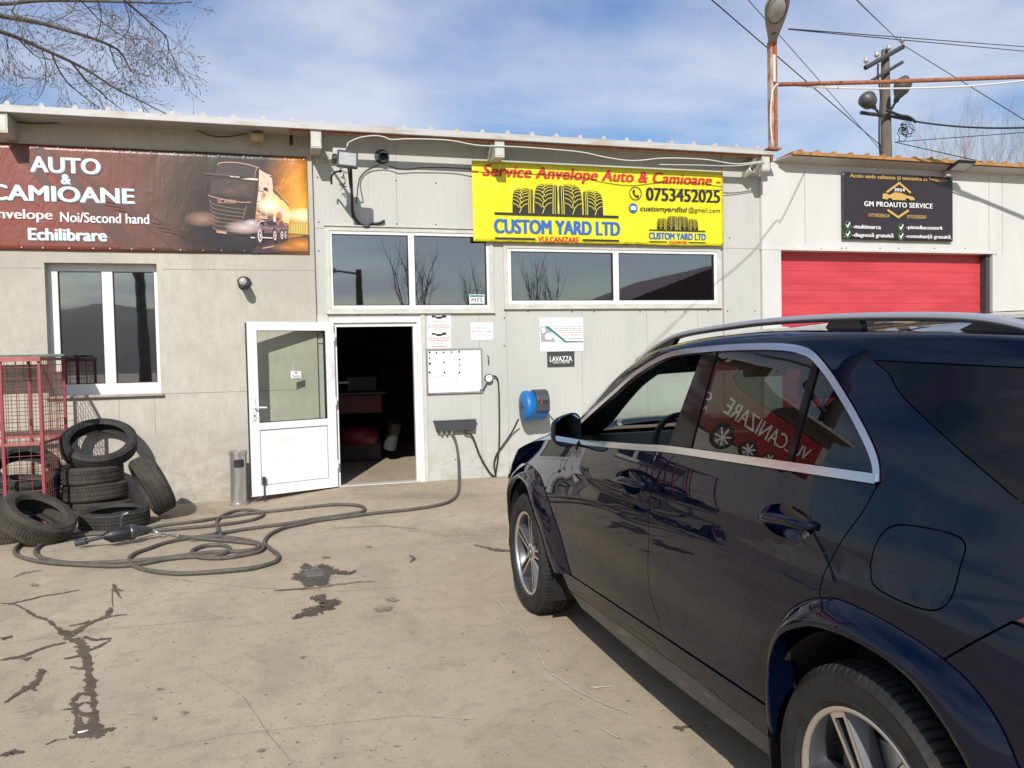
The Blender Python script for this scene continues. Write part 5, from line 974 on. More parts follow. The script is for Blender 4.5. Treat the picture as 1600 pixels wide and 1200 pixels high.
ribbon([(1052, 1138), (1065, 1140), (1082, 1136)], [8, 14, 4], M['damp'], 'oil_stain', .6, 19); ribbon([(640, 868), (648, 874), (640, 880)], [4, 5, 3], M['oil'], 'oil_stain', .5, 20); ribbon([(520, 826), (600, 822), (690, 832)], [1.5, 2, 1], M['brownstain'], 'stain', .5, 21); ribbon([(740, 852), (775, 860), (800, 862)], [3, 7, 5], M['damp'], 'stain', .6, 22)
random.seed(21)
for k in range(9):
    blob(random.uniform(120, 900), random.uniform(830, 1190), random.uniform(4, 9), random.uniform(1.2, 3), M['brownstain'], 'stain', .5, 50+k, 24)
for (cx, cy, rx, ry) in ((740, 838, 110, 14), (60, 1110, 60, 24), (640, 775, 140, 9), (330, 800, 120, 10)): blob(cx, cy, rx, ry, M['grime'], 'grime_patch', .5, int(cx), 60, .30)
mb = MB(); random.seed(9)                                              # grit: uncountable
for k in range(650):
    y = 1.2+random.random()**1.3*8.6; x = random.uniform(-.75, .62)*y+random.uniform(-.4, .4); s = random.choice((.002, .002, .003, .003, .004, .006))*random.uniform(.7, 1.3); a = random.uniform(0, 6.28)
    vs = [Vector((math.cos(a+2.1*i)*s*random.uniform(.7, 1.4), math.sin(a+2.1*i)*s, 0)) for i in range(3)]; b = Vector((x, y, gz(x, y)+.002)); mb.add([b+v for v in vs]+[b+Vector((0, 0, s*.8))], [(0, 1, 3), (1, 2, 3), (2, 0, 3)])
tag(mb.build('grit', mat('grit', (.34, .29, .22), .9, c2=(.13, .105, .08), vs=4, edge=(.45, .55))), kind='stuff')
cb = G(130, 1143, .006); tag(MB().tube([cb+Vector((-.02, -.004, 0)), cb+Vector((.02, .004, 0))], .0045, 8).build('cigarette_butt', M['paper'], smooth=True), 'white cigarette butt lying in the dark damp crack', 'cigarette butt')
# ================================================================== machine seen through the doorway
tm = thing('tyre_machine', 'red and black tyre changing machine in the dark workshop behind the doorway', 'tyre machine', (1.15, 13.0, 0)); rp = mat('red_machine_paint', (.16, .012, .02), .5)
world_part(MB().box((.75, 12.9, .75), (1.55, 13.5, 1.05)), 'cabinet', rp, tm, bevel=.02); world_part(MB().lathe([(0, .3), (.30, .3), (.36, .42), (.30, .56), (0, .56)], 28, Matrix.Translation((1.12, 12.75, 0))), 'turntable', rp, tm, smooth=True); world_part(MB().box((.8, 12.8, 0), (1.5, 13.4, .30)), 'foot', M['black'], tm, bevel=.02)
world_part(MB().box((.7, 12.85, 1.052), (1.6, 13.5, 1.09)), 'tray', M['reel_dark'], tm); world_part(MB().box((1.0, 13.1, 1.092), (1.5, 13.4, 1.35)), 'control_box', M['black'], tm, bevel=.02); world_part(MB().tube([(1.62, 12.7, .2), (1.70, 12.55, .62)], .10, 12), 'bead_arm', M['reel_dark'], tm); world_part(MB().box((.80, 12.84, 1.24), (1.02, 12.88, 1.27)), 'lever', M['white'], tm)
cb_ = thing('shelf_rack', 'dark metal rack against the back wall of the workshop', 'shelf', (3.0, 15.0, 0))
for x in (2.5, 3.4): world_part(MB().box((x-.03, 14.8, 0), (x+.03, 15.3, 2.2)), 'upright', M['reel_dark'], cb_)
for z in (.4, 1.0, 1.6, 2.15): world_part(MB().box((2.53, 14.8, z), (3.37, 15.3, z+.03)), 'shelf', M['reel_dark'], cb_)
# ================================================================== the dark blue car
_z = [.2, .36, .45, .60, .75, .88, 1.0, 1.10, 1.16, 1.20, 1.25, 1.35, 1.50, 1.62, 1.655, 1.68, 1.72]
_a = [.085, .05, .035, .018, .0, -.01, -.013, -.004, .006, .0145, .026, .052, .095, .1325, .150, .180, .27]
_m = []
for i in range(len(_z)):
    if i in (0, len(_z)-1): j = min(i, len(_z)-2); _m.append((_a[j+1]-_a[j])/(_z[j+1]-_z[j]))
    else:
        d0 = (_a[i]-_a[i-1])/(_z[i]-_z[i-1]); d1 = (_a[i+1]-_a[i])/(_z[i+1]-_z[i]); h0, h1 = _z[i]-_z[i-1], _z[i+1]-_z[i]; _m.append((d0*h1+d1*h0)/(h0+h1))
def prof_a(z):
    z = min(max(z, _z[0]), _z[-1]); i = 0
    while i < len(_z)-2 and z > _z[i+1]: i += 1
    h = _z[i+1]-_z[i]; t = (z-_z[i])/h
    return (2*t**3-3*t*t+1)*_a[i]+(t**3-2*t*t+t)*h*_m[i]+(-2*t**3+3*t*t)*_a[i+1]+(t**3-t*t)*h*_m[i+1]
def gauss(x, s): return math.exp(-(x/s)**2)
def S(l, z):
    a = prof_a(z)
    if l < .5: a += .06*((.5-l)/1.2)**2
    if l < -.5: a += .25*((-.5-l)/.37)**3
    if l > 3.2: a += .03*((l-3.2)/.8)**2
    if l > 3.75: a += .25*((l-3.75)/.3)**2.5
    w = min(1, max(0, (z-.68)/.50)); a += max(-.9, l-1.75)**2*.008 + (l-1.75)**2*.030*w*w*(3-2*w) - .008   # the side is bowed in plan
    # pressed lines: a soft crease under the handles and the swell over the rear wheel
    a += .006*gauss(z-.965-.03*(l-1.5), .05)*(1 if .7 < l < 3.3 else max(0, 1-abs(l-2)+1.3)) - .010*gauss(l-3.05, .45)*gauss(z-.98, .12) + .012*gauss(z-.60, .11)*gauss(l-1.6, .9)
    return a
HW = .96
def SN(l, z):
    e = .004; fy = -(S(l+e, z)-S(l-e, z))/(2*e); fz = (S(l, z+e)-S(l, z-e))/(2*e); return Vector((-1, fy, fz)).normalized()
def inside(p, poly):
    r = False; n = len(poly)
    for i in range(n):
        a, b = poly[i], poly[(i+1) % n]
        if (a[1] > p[1]) != (b[1] > p[1]) and p[0] < (b[0]-a[0])*(p[1]-a[1])/(b[1]-a[1])+a[0]: r = not r
    return r
def dens(poly, step):
    out = []
    for i in range(len(poly)):
        a, b = Vector(poly[i]), Vector(poly[(i+1) % len(poly)]); n = max(1, int((b-a).length/step))
        for k in range(n): out.append(a.lerp(b, k/n))
    return out
def area(p): return sum(p[i][0]*p[(i+1) % len(p)][1]-p[(i+1) % len(p)][0]*p[i][1] for i in range(len(p)))/2
def inset(poly, d):
    if area(poly) < 0: poly = poly[::-1]
    n = len(poly); out = []
    for i in range(n):
        e0 = (poly[i]-poly[i-1]).normalized(); e1 = (poly[(i+1) % n]-poly[i]).normalized(); nn = Vector((-e0.y-e1.y, e0.x+e1.x))
        nn = nn.normalized() if nn.length > 1e-6 else Vector((-e1.y, e1.x)); c = max(.5, nn.dot(Vector((-e1.y, e1.x)))); out.append(poly[i]+nn*d/c)
    return out
def panel(poly, name, material, parent, off=0.0, s=-1, holes=(), res=.05, depth=.02, gap=.0022, label=None):
    out = inset(dens([Vector(p) for p in poly], res*.5), gap); hs = [inset(dens([Vector(p) for p in h], res*.5), -gap) for h in holes]
    pts = list(out); edges = [(i, (i+1) % len(out)) for i in range(len(out))]
    for h in hs: b = len(pts); pts += h; edges += [(b+i, b+(i+1) % len(h)) for i in range(len(h))]
    nb = len(pts); x0, x1 = min(p.x for p in out), max(p.x for p in out); y0, y1 = min(p.y for p in out), max(p.y for p in out); y = y0+res*.4
    rows = 0
    while y < y1:
        x = x0+res*(.4 if rows % 2 else .9)
        while x < x1:
            q = Vector((x, y))
            if inside(q, out) and not any(inside(q, h) for h in hs) and all((q-b).length > res*.42 for b in pts[:nb]): pts.append(q)
            x += res
        y += res*.8; rows += 1
    vv, ee, ff, *_ = geometry.delaunay_2d_cdt([Vector(p) for p in pts], edges, [], 0, 1e-7)
    V = []; Nn = []
    for v in vv:
        n = SN(v.x, v.y); P = Vector((S(v.x, v.y)-HW, -v.x, v.y))-n*off; V.append(P); Nn.append(n)
    F = []
    for f in ff:
        c = sum((vv[i] for i in f), Vector((0, 0)))/len(f)
        if inside(c, out) and not any(inside(c, h) for h in hs): F.append(list(f))
    cnt = {}
    for f in F:
        for i in range(len(f)): a, b = f[i], f[(i+1) % len(f)]; cnt[(min(a, b), max(a, b))] = cnt.get((min(a, b), max(a, b)), 0)+1
    rim = [e for e, c in cnt.items() if c == 1]; nf = len(F); m = {}
    for a, b in rim:
        for k in (a, b):
            if k not in m: m[k] = len(V); V += [V[k].copy(), V[k]-Nn[k]*depth]; Nn += [Nn[k], Nn[k]]
    for a, b in rim: F.append([m[a], m[b], m[b]+1, m[a]+1])
    sgn = -s
    me = bpy.data.meshes.new(name); me.from_pydata([(v.x*sgn, v.y, v.z) for v in V], [], F)
    nor = []; 
    flip = []
    for i, p in enumerate(me.polygons):
        if i < nf:
            n = Nn[p.vertices[0]]; n = Vector((n.x*sgn, n.y, n.z))
            if p.normal.dot(n) < 0: flip.append(i)
    if flip:
        bm = bmesh.new(); bm.from_mesh(me); bm.faces.ensure_lookup_table(); bmesh.ops.reverse_faces(bm, faces=[bm.faces[i] for i in flip]); bm.to_mesh(me); bm.free()
    me.polygons.foreach_set('use_smooth', [True]*len(me.polygons)); me.update()
    for i, p in enumerate(me.polygons):
        for li in p.loop_indices:
            if i < nf: n = Nn[me.loops[li].vertex_index]; nor.append(Vector((n.x*sgn, n.y, n.z)))
            else: nor.append(p.normal.copy())
    me.normals_split_custom_set(nor); me.materials.append(material)
    o = bpy.data.objects.new(name, me); COL.objects.link(o); o.parent = parent
    if label: o['label'] = label
    return o
def sm(pts, n=6): return [(v.x, v.y) for v in cat_rom([Vector((p[0], p[1])) for p in pts], n)]
def P3(l, z, a, s=-1): return Vector(((a-HW)*(-s), -l, z))
# materials
m, t, p = newmat('navy_paint'); v = mapped(t, (1, 1, 1)); sp = N(t, 'ShaderNodeSeparateXYZ'); t.links.new(v, sp.inputs[0])
lo = N(t, 'ShaderNodeMapRange'); lo.inputs[1].default_value = .85; lo.inputs[2].default_value = .42; t.links.new(sp.outputs[2], lo.inputs[0])
dn = noise_out(t, mapped(t, (1, 1.2, 3)), 3.2, 8, .65, .8); mul = N(t, 'ShaderNodeMath', operation='MULTIPLY'); t.links.new(lo.outputs[0], mul.inputs[0]); t.links.new(ramp_nodes(t, dn, [(.38, (.02, .02, .02)), (.72, (.09, .09, .09))]), mul.inputs[1])
t.links.new(mixc(t, mul.outputs[0], (.0008, .0025, .0118), (.020, .016, .012)), p.inputs['Base Color'])
p.inputs['Roughness'].default_value = .28; p.inputs['Metallic'].default_value = .0; p.inputs['Specular IOR Level'].default_value = .0; p.inputs['Coat Weight'].default_value = 1; p.inputs['Coat IOR'].default_value = 1.45
crn = N(t, 'ShaderNodeMath', operation='MULTIPLY_ADD'); t.links.new(mul.outputs[0], crn.inputs[0]); crn.inputs[1].default_value = .15; crn.inputs[2].default_value = .006; t.links.new(crn.outputs[0], p.inputs['Coat Roughness'])
PAINT = m
GLOSS = mat('gloss_black', (.004, .004, .005), .08, spec=.22); CLAD = mat('satin_cladding', (.007, .008, .014), .22, coat=.0, spec=.4); SCUFF = mat('scuffed_sill', (.030, .030, .040), .28, c2=(.13, .125, .13), vs=22, edge=(.30, .46), stretch=(1, .25, 1)); LINER = mat('wheel_well', (.008, .008, .008), .9); INT = mat('dark_interior', (.014, .0145, .015), .6); LEATHER = mat('black_leather', (.02, .02, .021), .45)
RIMG = mat('wheel_grey', (.10, .10, .108), .35, .6); RIMS = mat('machined_alloy', (.74, .71, .67), .30, 1.0); DGL = glass('dark_privacy_glass', (.006, .007, .009), (1, 1, 1), .0, .8); TREAD = mat('car_tyre', (.016, .016, .016), .62, c2=(.030, .029, .027), vs=14, edge=(.4, .7), spec=.2)
hd = R(-.24); A3 = Vector((math.cos(hd), -math.sin(hd), 0)); ORG = Vector((1.442, 4.76, 0))+A3*HW
car = thing('parked_car', 'dark navy blue SUV with silver roof rails parked in the right foreground', 'car', tuple(ORG), rz=-hd)
top_c = sm([(0.577, 1.110), (0.776, 1.203), (0.922, 1.272), (1.226, 1.408), (1.415, 1.497), (1.571, 1.552), (1.757, 1.594), (2.038, 1.610), (2.281, 1.614), (2.479, 1.609), (2.601, 1.591), (2.679, 1.551), (2.770, 1.481), (2.859, 1.404), (2.933, 1.329), (2.966, 1.282), (2.978, 1.241)], 5)
belt = sm([(0.578, 1.113), (0.971, 1.144), (1.658, 1.190), (1.940, 1.209), (2.496, 1.226), (2.979, 1.236)], 6)
dgap = sm([(1.951, 1.198), (1.879, 1.135), (1.825, 1.076), (1.784, 0.993), (1.767, 0.827), (1.700, .652), (1.690, .583), (1.742, .520), (1.795, .445)], 4)
fgap = sm([(0.71, 1.112), (0.625, 0.985), (0.580, 0.875), (.575, .79), (.575, .715), (.548, .668)], 5)
rgap = sm([(2.975, 1.220), (2.950, 1.161), (2.907, 1.089), (2.866, 1.014), (2.843, 0.959), (2.830, 0.895)], 5)
fo = sm([(.69, .41), (.583, .613), (.467, .76), (.297, .875), (.15, .908), (.008, .918), (-.15, .912), (-.294, .882), (-.42, .81), (-.52, .68), (-.56, .5), (-.565, .33)], 5)
fi = sm([(-.46, .33), (-.465, .45), (-.44, .57), (-.385, .68), (-.28, .765), (-.15, .812), (-.03, .822), (.09, .810), (.19, .772), (.27, .695), (.36, .58), (.43, .47), (.505, .385)], 5)
ro = sm([(2.53, .45), (2.535, .50), (2.565, .615), (2.613, 0.728), (2.686, 0.810), (2.768, 0.867), (2.856, 0.901), (2.944, 0.912), (3.096, 0.900), (3.255, 0.867), (3.353, 0.822), (3.426, 0.749), (3.475, .62), (3.49, .45), (3.49, .33)], 5)
ri_ = sm([(3.41, .33), (3.40, .47), (3.375, .60), (3.336, 0.692), (3.244, 0.772), (3.161, 0.812), (3.028, 0.832), (2.880, 0.826), (2.796, 0.800), (2.705, 0.751), (2.653, 0.688), (2.613, .598), (2.598, .475), (2.60, .40)], 5)
hood = sm([(.71, 1.118), (.45, 1.118), (.2, 1.095), (-.1, 1.055), (-.4, .995), (-.6, .94), (-.72, .885)], 5)
def near(c, p): return min(range(len(c)), key=lambda i: (c[i][0]-p[0])**2+(c[i][1]-p[1])**2)
fuel = sm([(3.005, 1.028), (3.011, 1.079), (3.032, 1.123), (3.074, 1.146), (3.156, 1.153), (3.232, 1.150), (3.261, 1.132), (3.260, 1.091), (3.251, 1.010), (3.227, 0.976), (3.181, 0.964), (3.097, 0.967), (3.025, 0.983), (3.005, 1.028)], 4)[:-1]
roofline = [(2.407, 1.622), (2.611, 1.632), (3.120, 1.622), (3.524, 1.588), (3.85, 1.52)]
dgl = sm([(2.873, 1.566), (2.937, 1.531), (2.997, 1.473), (3.176, 1.363), (3.304, 1.289), (3.377, 1.249), (3.487, 1.218), (3.70, 1.210)], 4)+[(3.78, 1.23), (3.76, 1.46), (3.314, 1.547)]
i0, i1 = near(top_c, (2.395, 1.61)), len(top_c)-1
out_top = inset([Vector(q) for q in top_c], 0)
def offs(c, d):
    r = []
    for i in range(len(c)):
        a, b = Vector(c[max(i-1, 0)]), Vector(c[min(i+1, len(c)-1)]); e = (b-a).normalized(); r.append((c[i][0]-e.y*d, c[i][1]+e.x*d))
    return r
chr_in, chr_out = offs(top_c, -.010), offs(top_c, .012)
beltT = [(x, z+.026) for x, z in belt]; beltT2 = [(x, z+.0295) for x, z in belt]
ff_i = near(fo, (.55, .66)); fr_i = near(fo, (-.42, .81)); ra_i = near(ro, (2.830, .893)); rb_i = near(ro, (3.255, .867))
HAND = ((1.612, 1.050, .145, .040), (2.672, 1.081, .125, .04))
def hell(l, z, k=1.0, n=28): return [(l-.012+.118*k*math.cos(2*math.pi*i/n), z-.002+.048*k*math.sin(2*math.pi*i/n)) for i in range(n)]
for s in (-1, 1):
    # doors
    panel(belt[near(belt, (.71, 1.118)):near(belt, (1.946, 1.2))+1]+dgap+[(x, z) for x, z in ((1.793, .438), (1.2, .422), (.70, .405))]+fo[1:ff_i+1]+fgap[::-1], 'front_door', PAINT, car, s=s, holes=[hell(*HAND[0][:2])])
    panel(belt[near(belt, (1.958, 1.2)):]+rgap+ro[:ra_i+1][::-1]+[(2.2, .447), (1.798, .4385)]+dgap[::-1][1:], 'rear_door', PAINT, car, s=s, holes=[hell(*HAND[1][:2])])
    panel(hood[::-1]+fgap[1:]+fo[ff_i+1:fr_i+1]+[(-.55, .85)], 'front_fender', PAINT, car, s=s)
    panel([(-.72, .885), (-.55, .85)]+fo[fr_i:]+[(-.70, .26), (-.87, .28), (-.87, .86)], 'front_bumper', PAINT, car, s=s)
    qp = chr_out[near(chr_out, (2.40, 1.62)):]+rgap+ro[ra_i:rb_i+1]+[(3.402, .998), (3.6, .985), (4.04, .96), (4.03, 1.1), (3.96, 1.3)]+roofline[::-1][0:4]+[]
    panel(qp, 'rear_quarter', PAINT, car, s=s, holes=[dgl, fuel]); panel(fuel, 'fuel_flap', PAINT, car, s=s) if s == 1 or True else None
    panel(dgl, 'rear_side_window', DGL, car, s=s, off=.002, depth=.005, gap=.0008)
    panel([(3.256, .867), (3.402, .996), (3.6, .983), (4.04, .958), (4.04, .33), (3.49, .33)]+ro[rb_i:][::-1][1:], 'rear_bumper', PAINT, car, s=s)
    panel([(3.408, 1.001), (3.446, 1.032), (3.58, 1.07), (4.02, 1.09), (4.03, .99), (3.6, .989)], 'tail_lamp', mat('tail_lamp_red', (.11, .004, .006), .1, coat=1) if s == -1 else bpy.data.materials['tail_lamp_red'], car, s=s, off=-.004)
    for (co, ci_) in ((fo, fi[::-1]), (ro, ri_[::-1])):               # flared arch mouldings, rounded in section and turned in at the lip
        def resamp(c, n=56):
            P_ = [Vector(q) for q in c]; L_ = [0]
            for i in range(1, len(P_)): L_.append(L_[-1]+(P_[i]-P_[i-1]).length)
            out = []
            for k in range(n+1):
                d = L_[-1]*k/n; i = max(0, min(len(P_)-2, next((j for j in range(len(L_)-1) if L_[j+1] >= d), len(P_)-2))); out.append(P_[i].lerp(P_[i+1], (d-L_[i])/max(1e-9, L_[i+1]-L_[i])))
            return out
        A_, B_ = resamp(co), resamp(ci_); am = MB(); prof_ = [(0, .004), (0, -.004), (.12, -.012), (.35, -.027), (.6, -.038), (.82, -.044), (.94, -.043), (1, -.036), (1.02, -.015), (1.02, .05)]
        for q0, q1 in zip(A_, B_):
            for (t_, o_) in prof_: q = q0.lerp(q1, t_); n_ = SN(q.x, q.y); P = Vector((S(q.x, q.y)-HW, -q.x, q.y))-n_*o_; am.v.append((P.x*-s, P.y, P.z))
        K_ = len(prof_)
        for i in range(len(A_)-1):
            for k in range(K_-1): j = i*K_+k; am.f.append((j, j+1, j+K_+1, j+K_)); am.m.append(0)
        am.build('arch_trim', PAINT, car, angle=50)
    panel([(.52, .388), (.69, .403), (1.2, .420), (1.786, .436), (2.53, .448), (2.60, .42), (2.57, .335), (1.99, .350), (1.222, .325), (.56, .300), (.50, .300)], 'sill', PAINT, car, s=s, off=-.004, depth=.04)
    panel([(.60, .298), (1.222, .322), (1.99, .347), (2.555, .332), (2.5, .255), (1.5, .228), (.75, .235)], 'sill_step', SCUFF, car, s=s, off=.0, depth=.05)
    # dark core behind the gaps, with the two arch openings
    core = [(-.8, .33), (-.57, .33)]+fo[::-1][1:-1]+[(.70, .30), (2.50, .30)]+ro[1:-1]+[(3.5, .33), (3.98, .36), (3.99, 1.0), (3.3, 1.2), (2.99, 1.215), (1.9, 1.185), (.74, 1.10), (.3, 1.07), (-.3, .98), (-.75, .85)]
    panel(core, 'inner_shell', INT, car, s=s, off=.03, depth=.01, gap=0)
    # glass house
    strip = chr_out+chr_in[::-1]; panel(strip, 'window_trim', M['chrome'], car, s=s, off=-.006, depth=.02, gap=0, res=.03)
    panel(belt[2:]+beltT[::-1][:-2], 'belt_trim', M['chrome'], car, s=s, off=-.010, depth=.02, gap=0, res=.03)
    zb = lambda l: belt[near(belt, (l, 1.18))][1]+.027
    ci = chr_in; kf, kr, kd, ke = near(ci, (1.960, 1.6)), near(ci, (2.097, 1.6)), near(ci, (2.63, 1.564)), len(ci)-4
    kd2 = near(ci, (2.662, 1.54))
    b0, b1 = 1.892, 2.064
    fw = [q for q in ci[6:kf+1]]; fw = [q for q in fw if q[1] > zb(q[0])+.012]
    if s == 1: panel(fw+[(b0, zb(b0)), (1.4, zb(1.4)), (1.1, zb(1.1)), (fw[0][0]-.01, zb(fw[0][0])+.001)], 'front_window', M['car_glass'], car, s=s, off=.007, depth=.004)
    panel([ci[kf], ci[kf+1], ci[kr-1], ci[kr], (b1, zb(b1)), (1.98, zb(1.98)), (b0, zb(b0))], 'window_pillar', GLOSS, car, s=s, off=.002, res=.04)
    
    panel(ci[kr:kd+1]+[(2.610, zb(2.61)), (2.3, zb(2.3)), (b1, zb(b1))], 'rear_window', M['tint_glass'], car, s=s, off=.007, depth=.004)
    panel([ci[kd], (ci[kd][0]+.028, ci[kd][1]-.012), (2.638, zb(2.638)), (2.610, zb(2.61))], 'window_divider', GLOSS, car, s=s, off=.001, res=.03, gap=.0005)
    panel([(ci[kd][0]+.030, ci[kd][1]-.014)]+[q for q in ci[kd2:] if q[1] > 1.272]+[(2.948, zb(2.94)), (2.8, zb(2.8)), (2.640, zb(2.64))], 'quarter_window', M['tint_glass'], car, s=s, off=.007, depth=.004)
    # black triangle and mirror foot
    panel([(.70, 1.156), (.80, 1.210), ci[9], (fw[0][0]-.012, zb(fw[0][0])), (.80, 1.163)], 'mirror_base', GLOSS, car, s=s, off=.003, res=.03) if False else None
    # door handles
    for (l, z, L_, sl) in HAND:
        dm = MB(); nr = 6
        for q in range(nr+1):
            k_ = 1.03*(1-q/nr)+.01
            for (a_, b_) in hell(l, z, k_): n_ = SN(a_, b_); P = Vector((S(a_, b_)-HW, -a_, b_))-n_*(.001+.024*(1-k_*k_)); dm.v.append((P.x*-s, P.y, P.z))
        for q in range(nr):
            for i in range(28): dm.f.append((q*28+i, q*28+(i+1) % 28, (q+1)*28+(i+1) % 28, (q+1)*28+i)); dm.m.append(0)
        dm.build('handle_recess', PAINT, car, smooth=True)
        hb = MB(); pts = []; rr = []
        for k in range(13):
            q = -1+2*k/12; ll = l+q*L_; zz = z+q*sl*.35*.5+.010*(1-q*q); out_ = .034*(1-abs(q)**5); pts.append(P3(ll, zz, S(ll, zz)-out_, s)); rr.append(.0165*(1-.5*abs(q)**6))
        hb.tube(pts, rr, 10, sx=.75); hb.build('door_handle', PAINT, car, smooth=True)
    # pillar and roof edge strip from the window trim up to roof and windscreen
    low = [(.60, 1.118, S(.6, 1.118))]+[(l, z, S(l, z)+.001) for l, z in [chr_out[k] for k in (3, 10, 15, 20, 25, 30, 35, 40, 45)]]+[(l, z-.012, S(l, z-.012)+.005) for l, z in roofline]
    AC = [(.47, 1.155, .11), (.58, 1.195, .11), (.75, 1.272, .115), (.90, 1.367, .125), (1.065, 1.466, .14), (1.23, 1.535, .155), (1.39, 1.598, .175), (1.70, 1.648, .205), (2.065, 1.667, .22), (2.30, 1.669, .22), (2.45, 1.666, .22), (2.6, 1.660, .225), (3.08, 1.638, .25), (3.5, 1.60, .31), (3.85, 1.535, .39)]
    K = 6; mbp = MB()
    lo_s = cat_rom([Vector(q) for q in low], 4); up_s = cat_rom([Vector(q) for q in AC], 4)
    for q0, q1 in zip(lo_s, up_s):
        for k in range(K+1):
            w = k/K; q = q0.lerp(q1, w); bul = .016*math.sin(math.pi*w); mbp.v.append(tuple(P3(q.x, q.y+bul*.5, q.z-bul, s)))
    for i in range(len(lo_s)-1):
        for k in range(K): j = i*(K+1)+k; mbp.f.append((j, j+1, j+K+2, j+K+1)); mbp.m.append(0)
    mbp.build('roof_side', PAINT, car, smooth=True)
    pt_ = MB()
    for q1 in up_s[:30]:
        if q1.x > 1.42: break
        for (dl, dz, da) in ((.02, -.012, .012), (.045, -.04, .07), (.03, -.03, .15), (.0, -.01, .17)): pt_.v.append(tuple(P3(q1.x+dl, q1.y+dz, q1.z+da, s)))
    for i in range(len(pt_.v)//4-1):
        for k in range(3): j = 4*i+k; pt_.f.append((j, j+1, j+5, j+4)); pt_.m.append(0)
    pt_.build('pillar_trim', INT, car, smooth=True)
    # roof rails
    rp_ = [(1.045, 1.535), (1.12, 1.580), (1.336, 1.648), (1.544, 1.684), (1.954, 1.703), (2.238, 1.708), (2.639, 1.700), (3.013, 1.680), (3.18, 1.658), (3.32, 1.620), (3.45, 1.585)]
    q = [P3(l, z, .29 if l > 1.1 else .275, s) for l, z in sm(rp_, 5)]; n_ = len(q)
    rail = MB().tube(q, [.013*min(1, .35+i*.12, .35+(n_-1-i)*.12) if False else .0135*min(1, .3+i*.15, .3+(n_-1-i)*.15) for i in range(n_)], 12, sx=1.7).build('roof_rail', M['silver'], car, smooth=True)
    for (la, lb, da, db_) in ((1.06, 1.42, .0, .06), (2.50, 2.68, .03, -.01), (3.03, 3.42, .07, .0)):
        pb = MB(); n2 = 10; x0_, x1_ = P3(0, 0, .278, s).x, P3(0, 0, .302, s).x
        zr = lambda l: [z for z in [sm(rp_, 12)[near(sm(rp_, 12), (l, 1.66))][1]]][0]
        zlow = lambda l: up_s[min(range(len(up_s)), key=lambda i: abs(up_s[i].x-l))].y+.012
        topv = [(la+da+(lb+db_-la-da)*k/n2) for k in range(n2+1)]; botv = [(la+(lb-la)*k/n2) for k in range(n2+1)]
        if la < 1.2: botv = [la+(1.36-la)*k/n2 for k in range(n2+1)]
        poly = [(-l, zr(l)-.008) for l in topv]+[(-l, min(zlow(l)-.012, zr(l)-.012)) for l in botv[::-1]]
        pb.prism(poly, 'x', min(x0_, x1_), max(x0_, x1_)); pb.build('rail_foot', M['black'], rail)
    # mirror
    IN, OU = P3(.918, 1.214, .026, s), P3(.955, 1.222, -.128, s); U = (OU-IN).normalized(); Vv = Vector((0, 0, 1)); Nn_ = U.cross(Vv).normalized(); 
    if Nn_.y > 0: Nn_ = -Nn_
    C_m = (IN+OU)/2; hw_, hh_ = (OU-IN).length/2+.004, .082
    def rr_(sc, dz, n=36, e=3.2, hh=hh_): 
        o = []
        for k in range(n):
            a = 2*math.pi*k/n; c_, s_ = math.cos(a), math.sin(a); x = math.copysign(abs(c_)**(2/e), c_)*hw_*sc; y = math.copysign(abs(s_)**(2/e), s_)*hh*sc*(1-.14*x/hw_); o.append(C_m+U*x+Vv*(y-.012*x/hw_)+Nn_*dz)
        return o
    mm_ = MB(); rings = [rr_(.90, -.006), rr_(.96, .002), rr_(1.0, -.006), rr_(1.015, -.022), rr_(.95, -.045), rr_(.78, -.068), rr_(.40, -.082), rr_(.02, -.084)]; n = 36
    for r_ in rings: mm_.v += [tuple(v) for v in r_]
    for i in range(len(rings)-1):
        for k in range(n): mm_.f.append((i*n+k, i*n+(k+1) % n, (i+1)*n+(k+1) % n, (i+1)*n+k)); mm_.m.append(0)
    wm_ = mm_.build('wing_mirror', PAINT, car, smooth=True)
    gm = MB(); gm.v = [tuple(v) for v in rr_(.91, -.004)]; gm.f = [tuple(range(n))]; gm.m = [0]; gm.build('mirror_glass', M['mirror'], wm_)
    MB().tube([P3(.80, 1.155, .03, s), P3(.86, 1.16, -.02, s), C_m+Nn_*-.06-Vv*.05], [.03, .028, .03], 10).build('mirror_stem', GLOSS, wm_, smooth=True)
    # wheels
    for wi, (ly, rot) in enumerate(((0, 80), (2.995, 118))):
        wt = bpy.data.objects.new('wheel', None); COL.objects.link(wt); wt.parent = car; wt.location = P3(ly, .371, 0, s); wt.empty_display_size = .1
        WM = Matrix.Rotation(R(90*s), 4, 'Y')
        if wi == 0 and s == -1: car_ty = tyre_mesh(.371, .262, .243, blocks=84, chev=.02, all_tread=False, gro=(.055, .20), depth=.007); car_ty.materials.append(TREAD); car_ty.name = 'tyre'
        to = bpy.data.objects.new('tyre', car_ty); COL.objects.link(to); to.parent = wt; to.matrix_local = WM @ Matrix.Translation((0, 0, -.119))
        rim = MB().lathe([(.243, -.235), (.236, -.23), (.222, -.20), (.222, -.06), (.236, -.022), (.2405, -.014)], 64, WM).build('rim', RIMG, wt, smooth=True)
        MB().lathe([(.2405, -.014), (.2425, -.004), (.256, .0), (.2595, -.004), (.258, -.02)], 72, WM).build('rim_edge', RIMS, rim, smooth=True)
        fc, sd_ = MB(), MB()
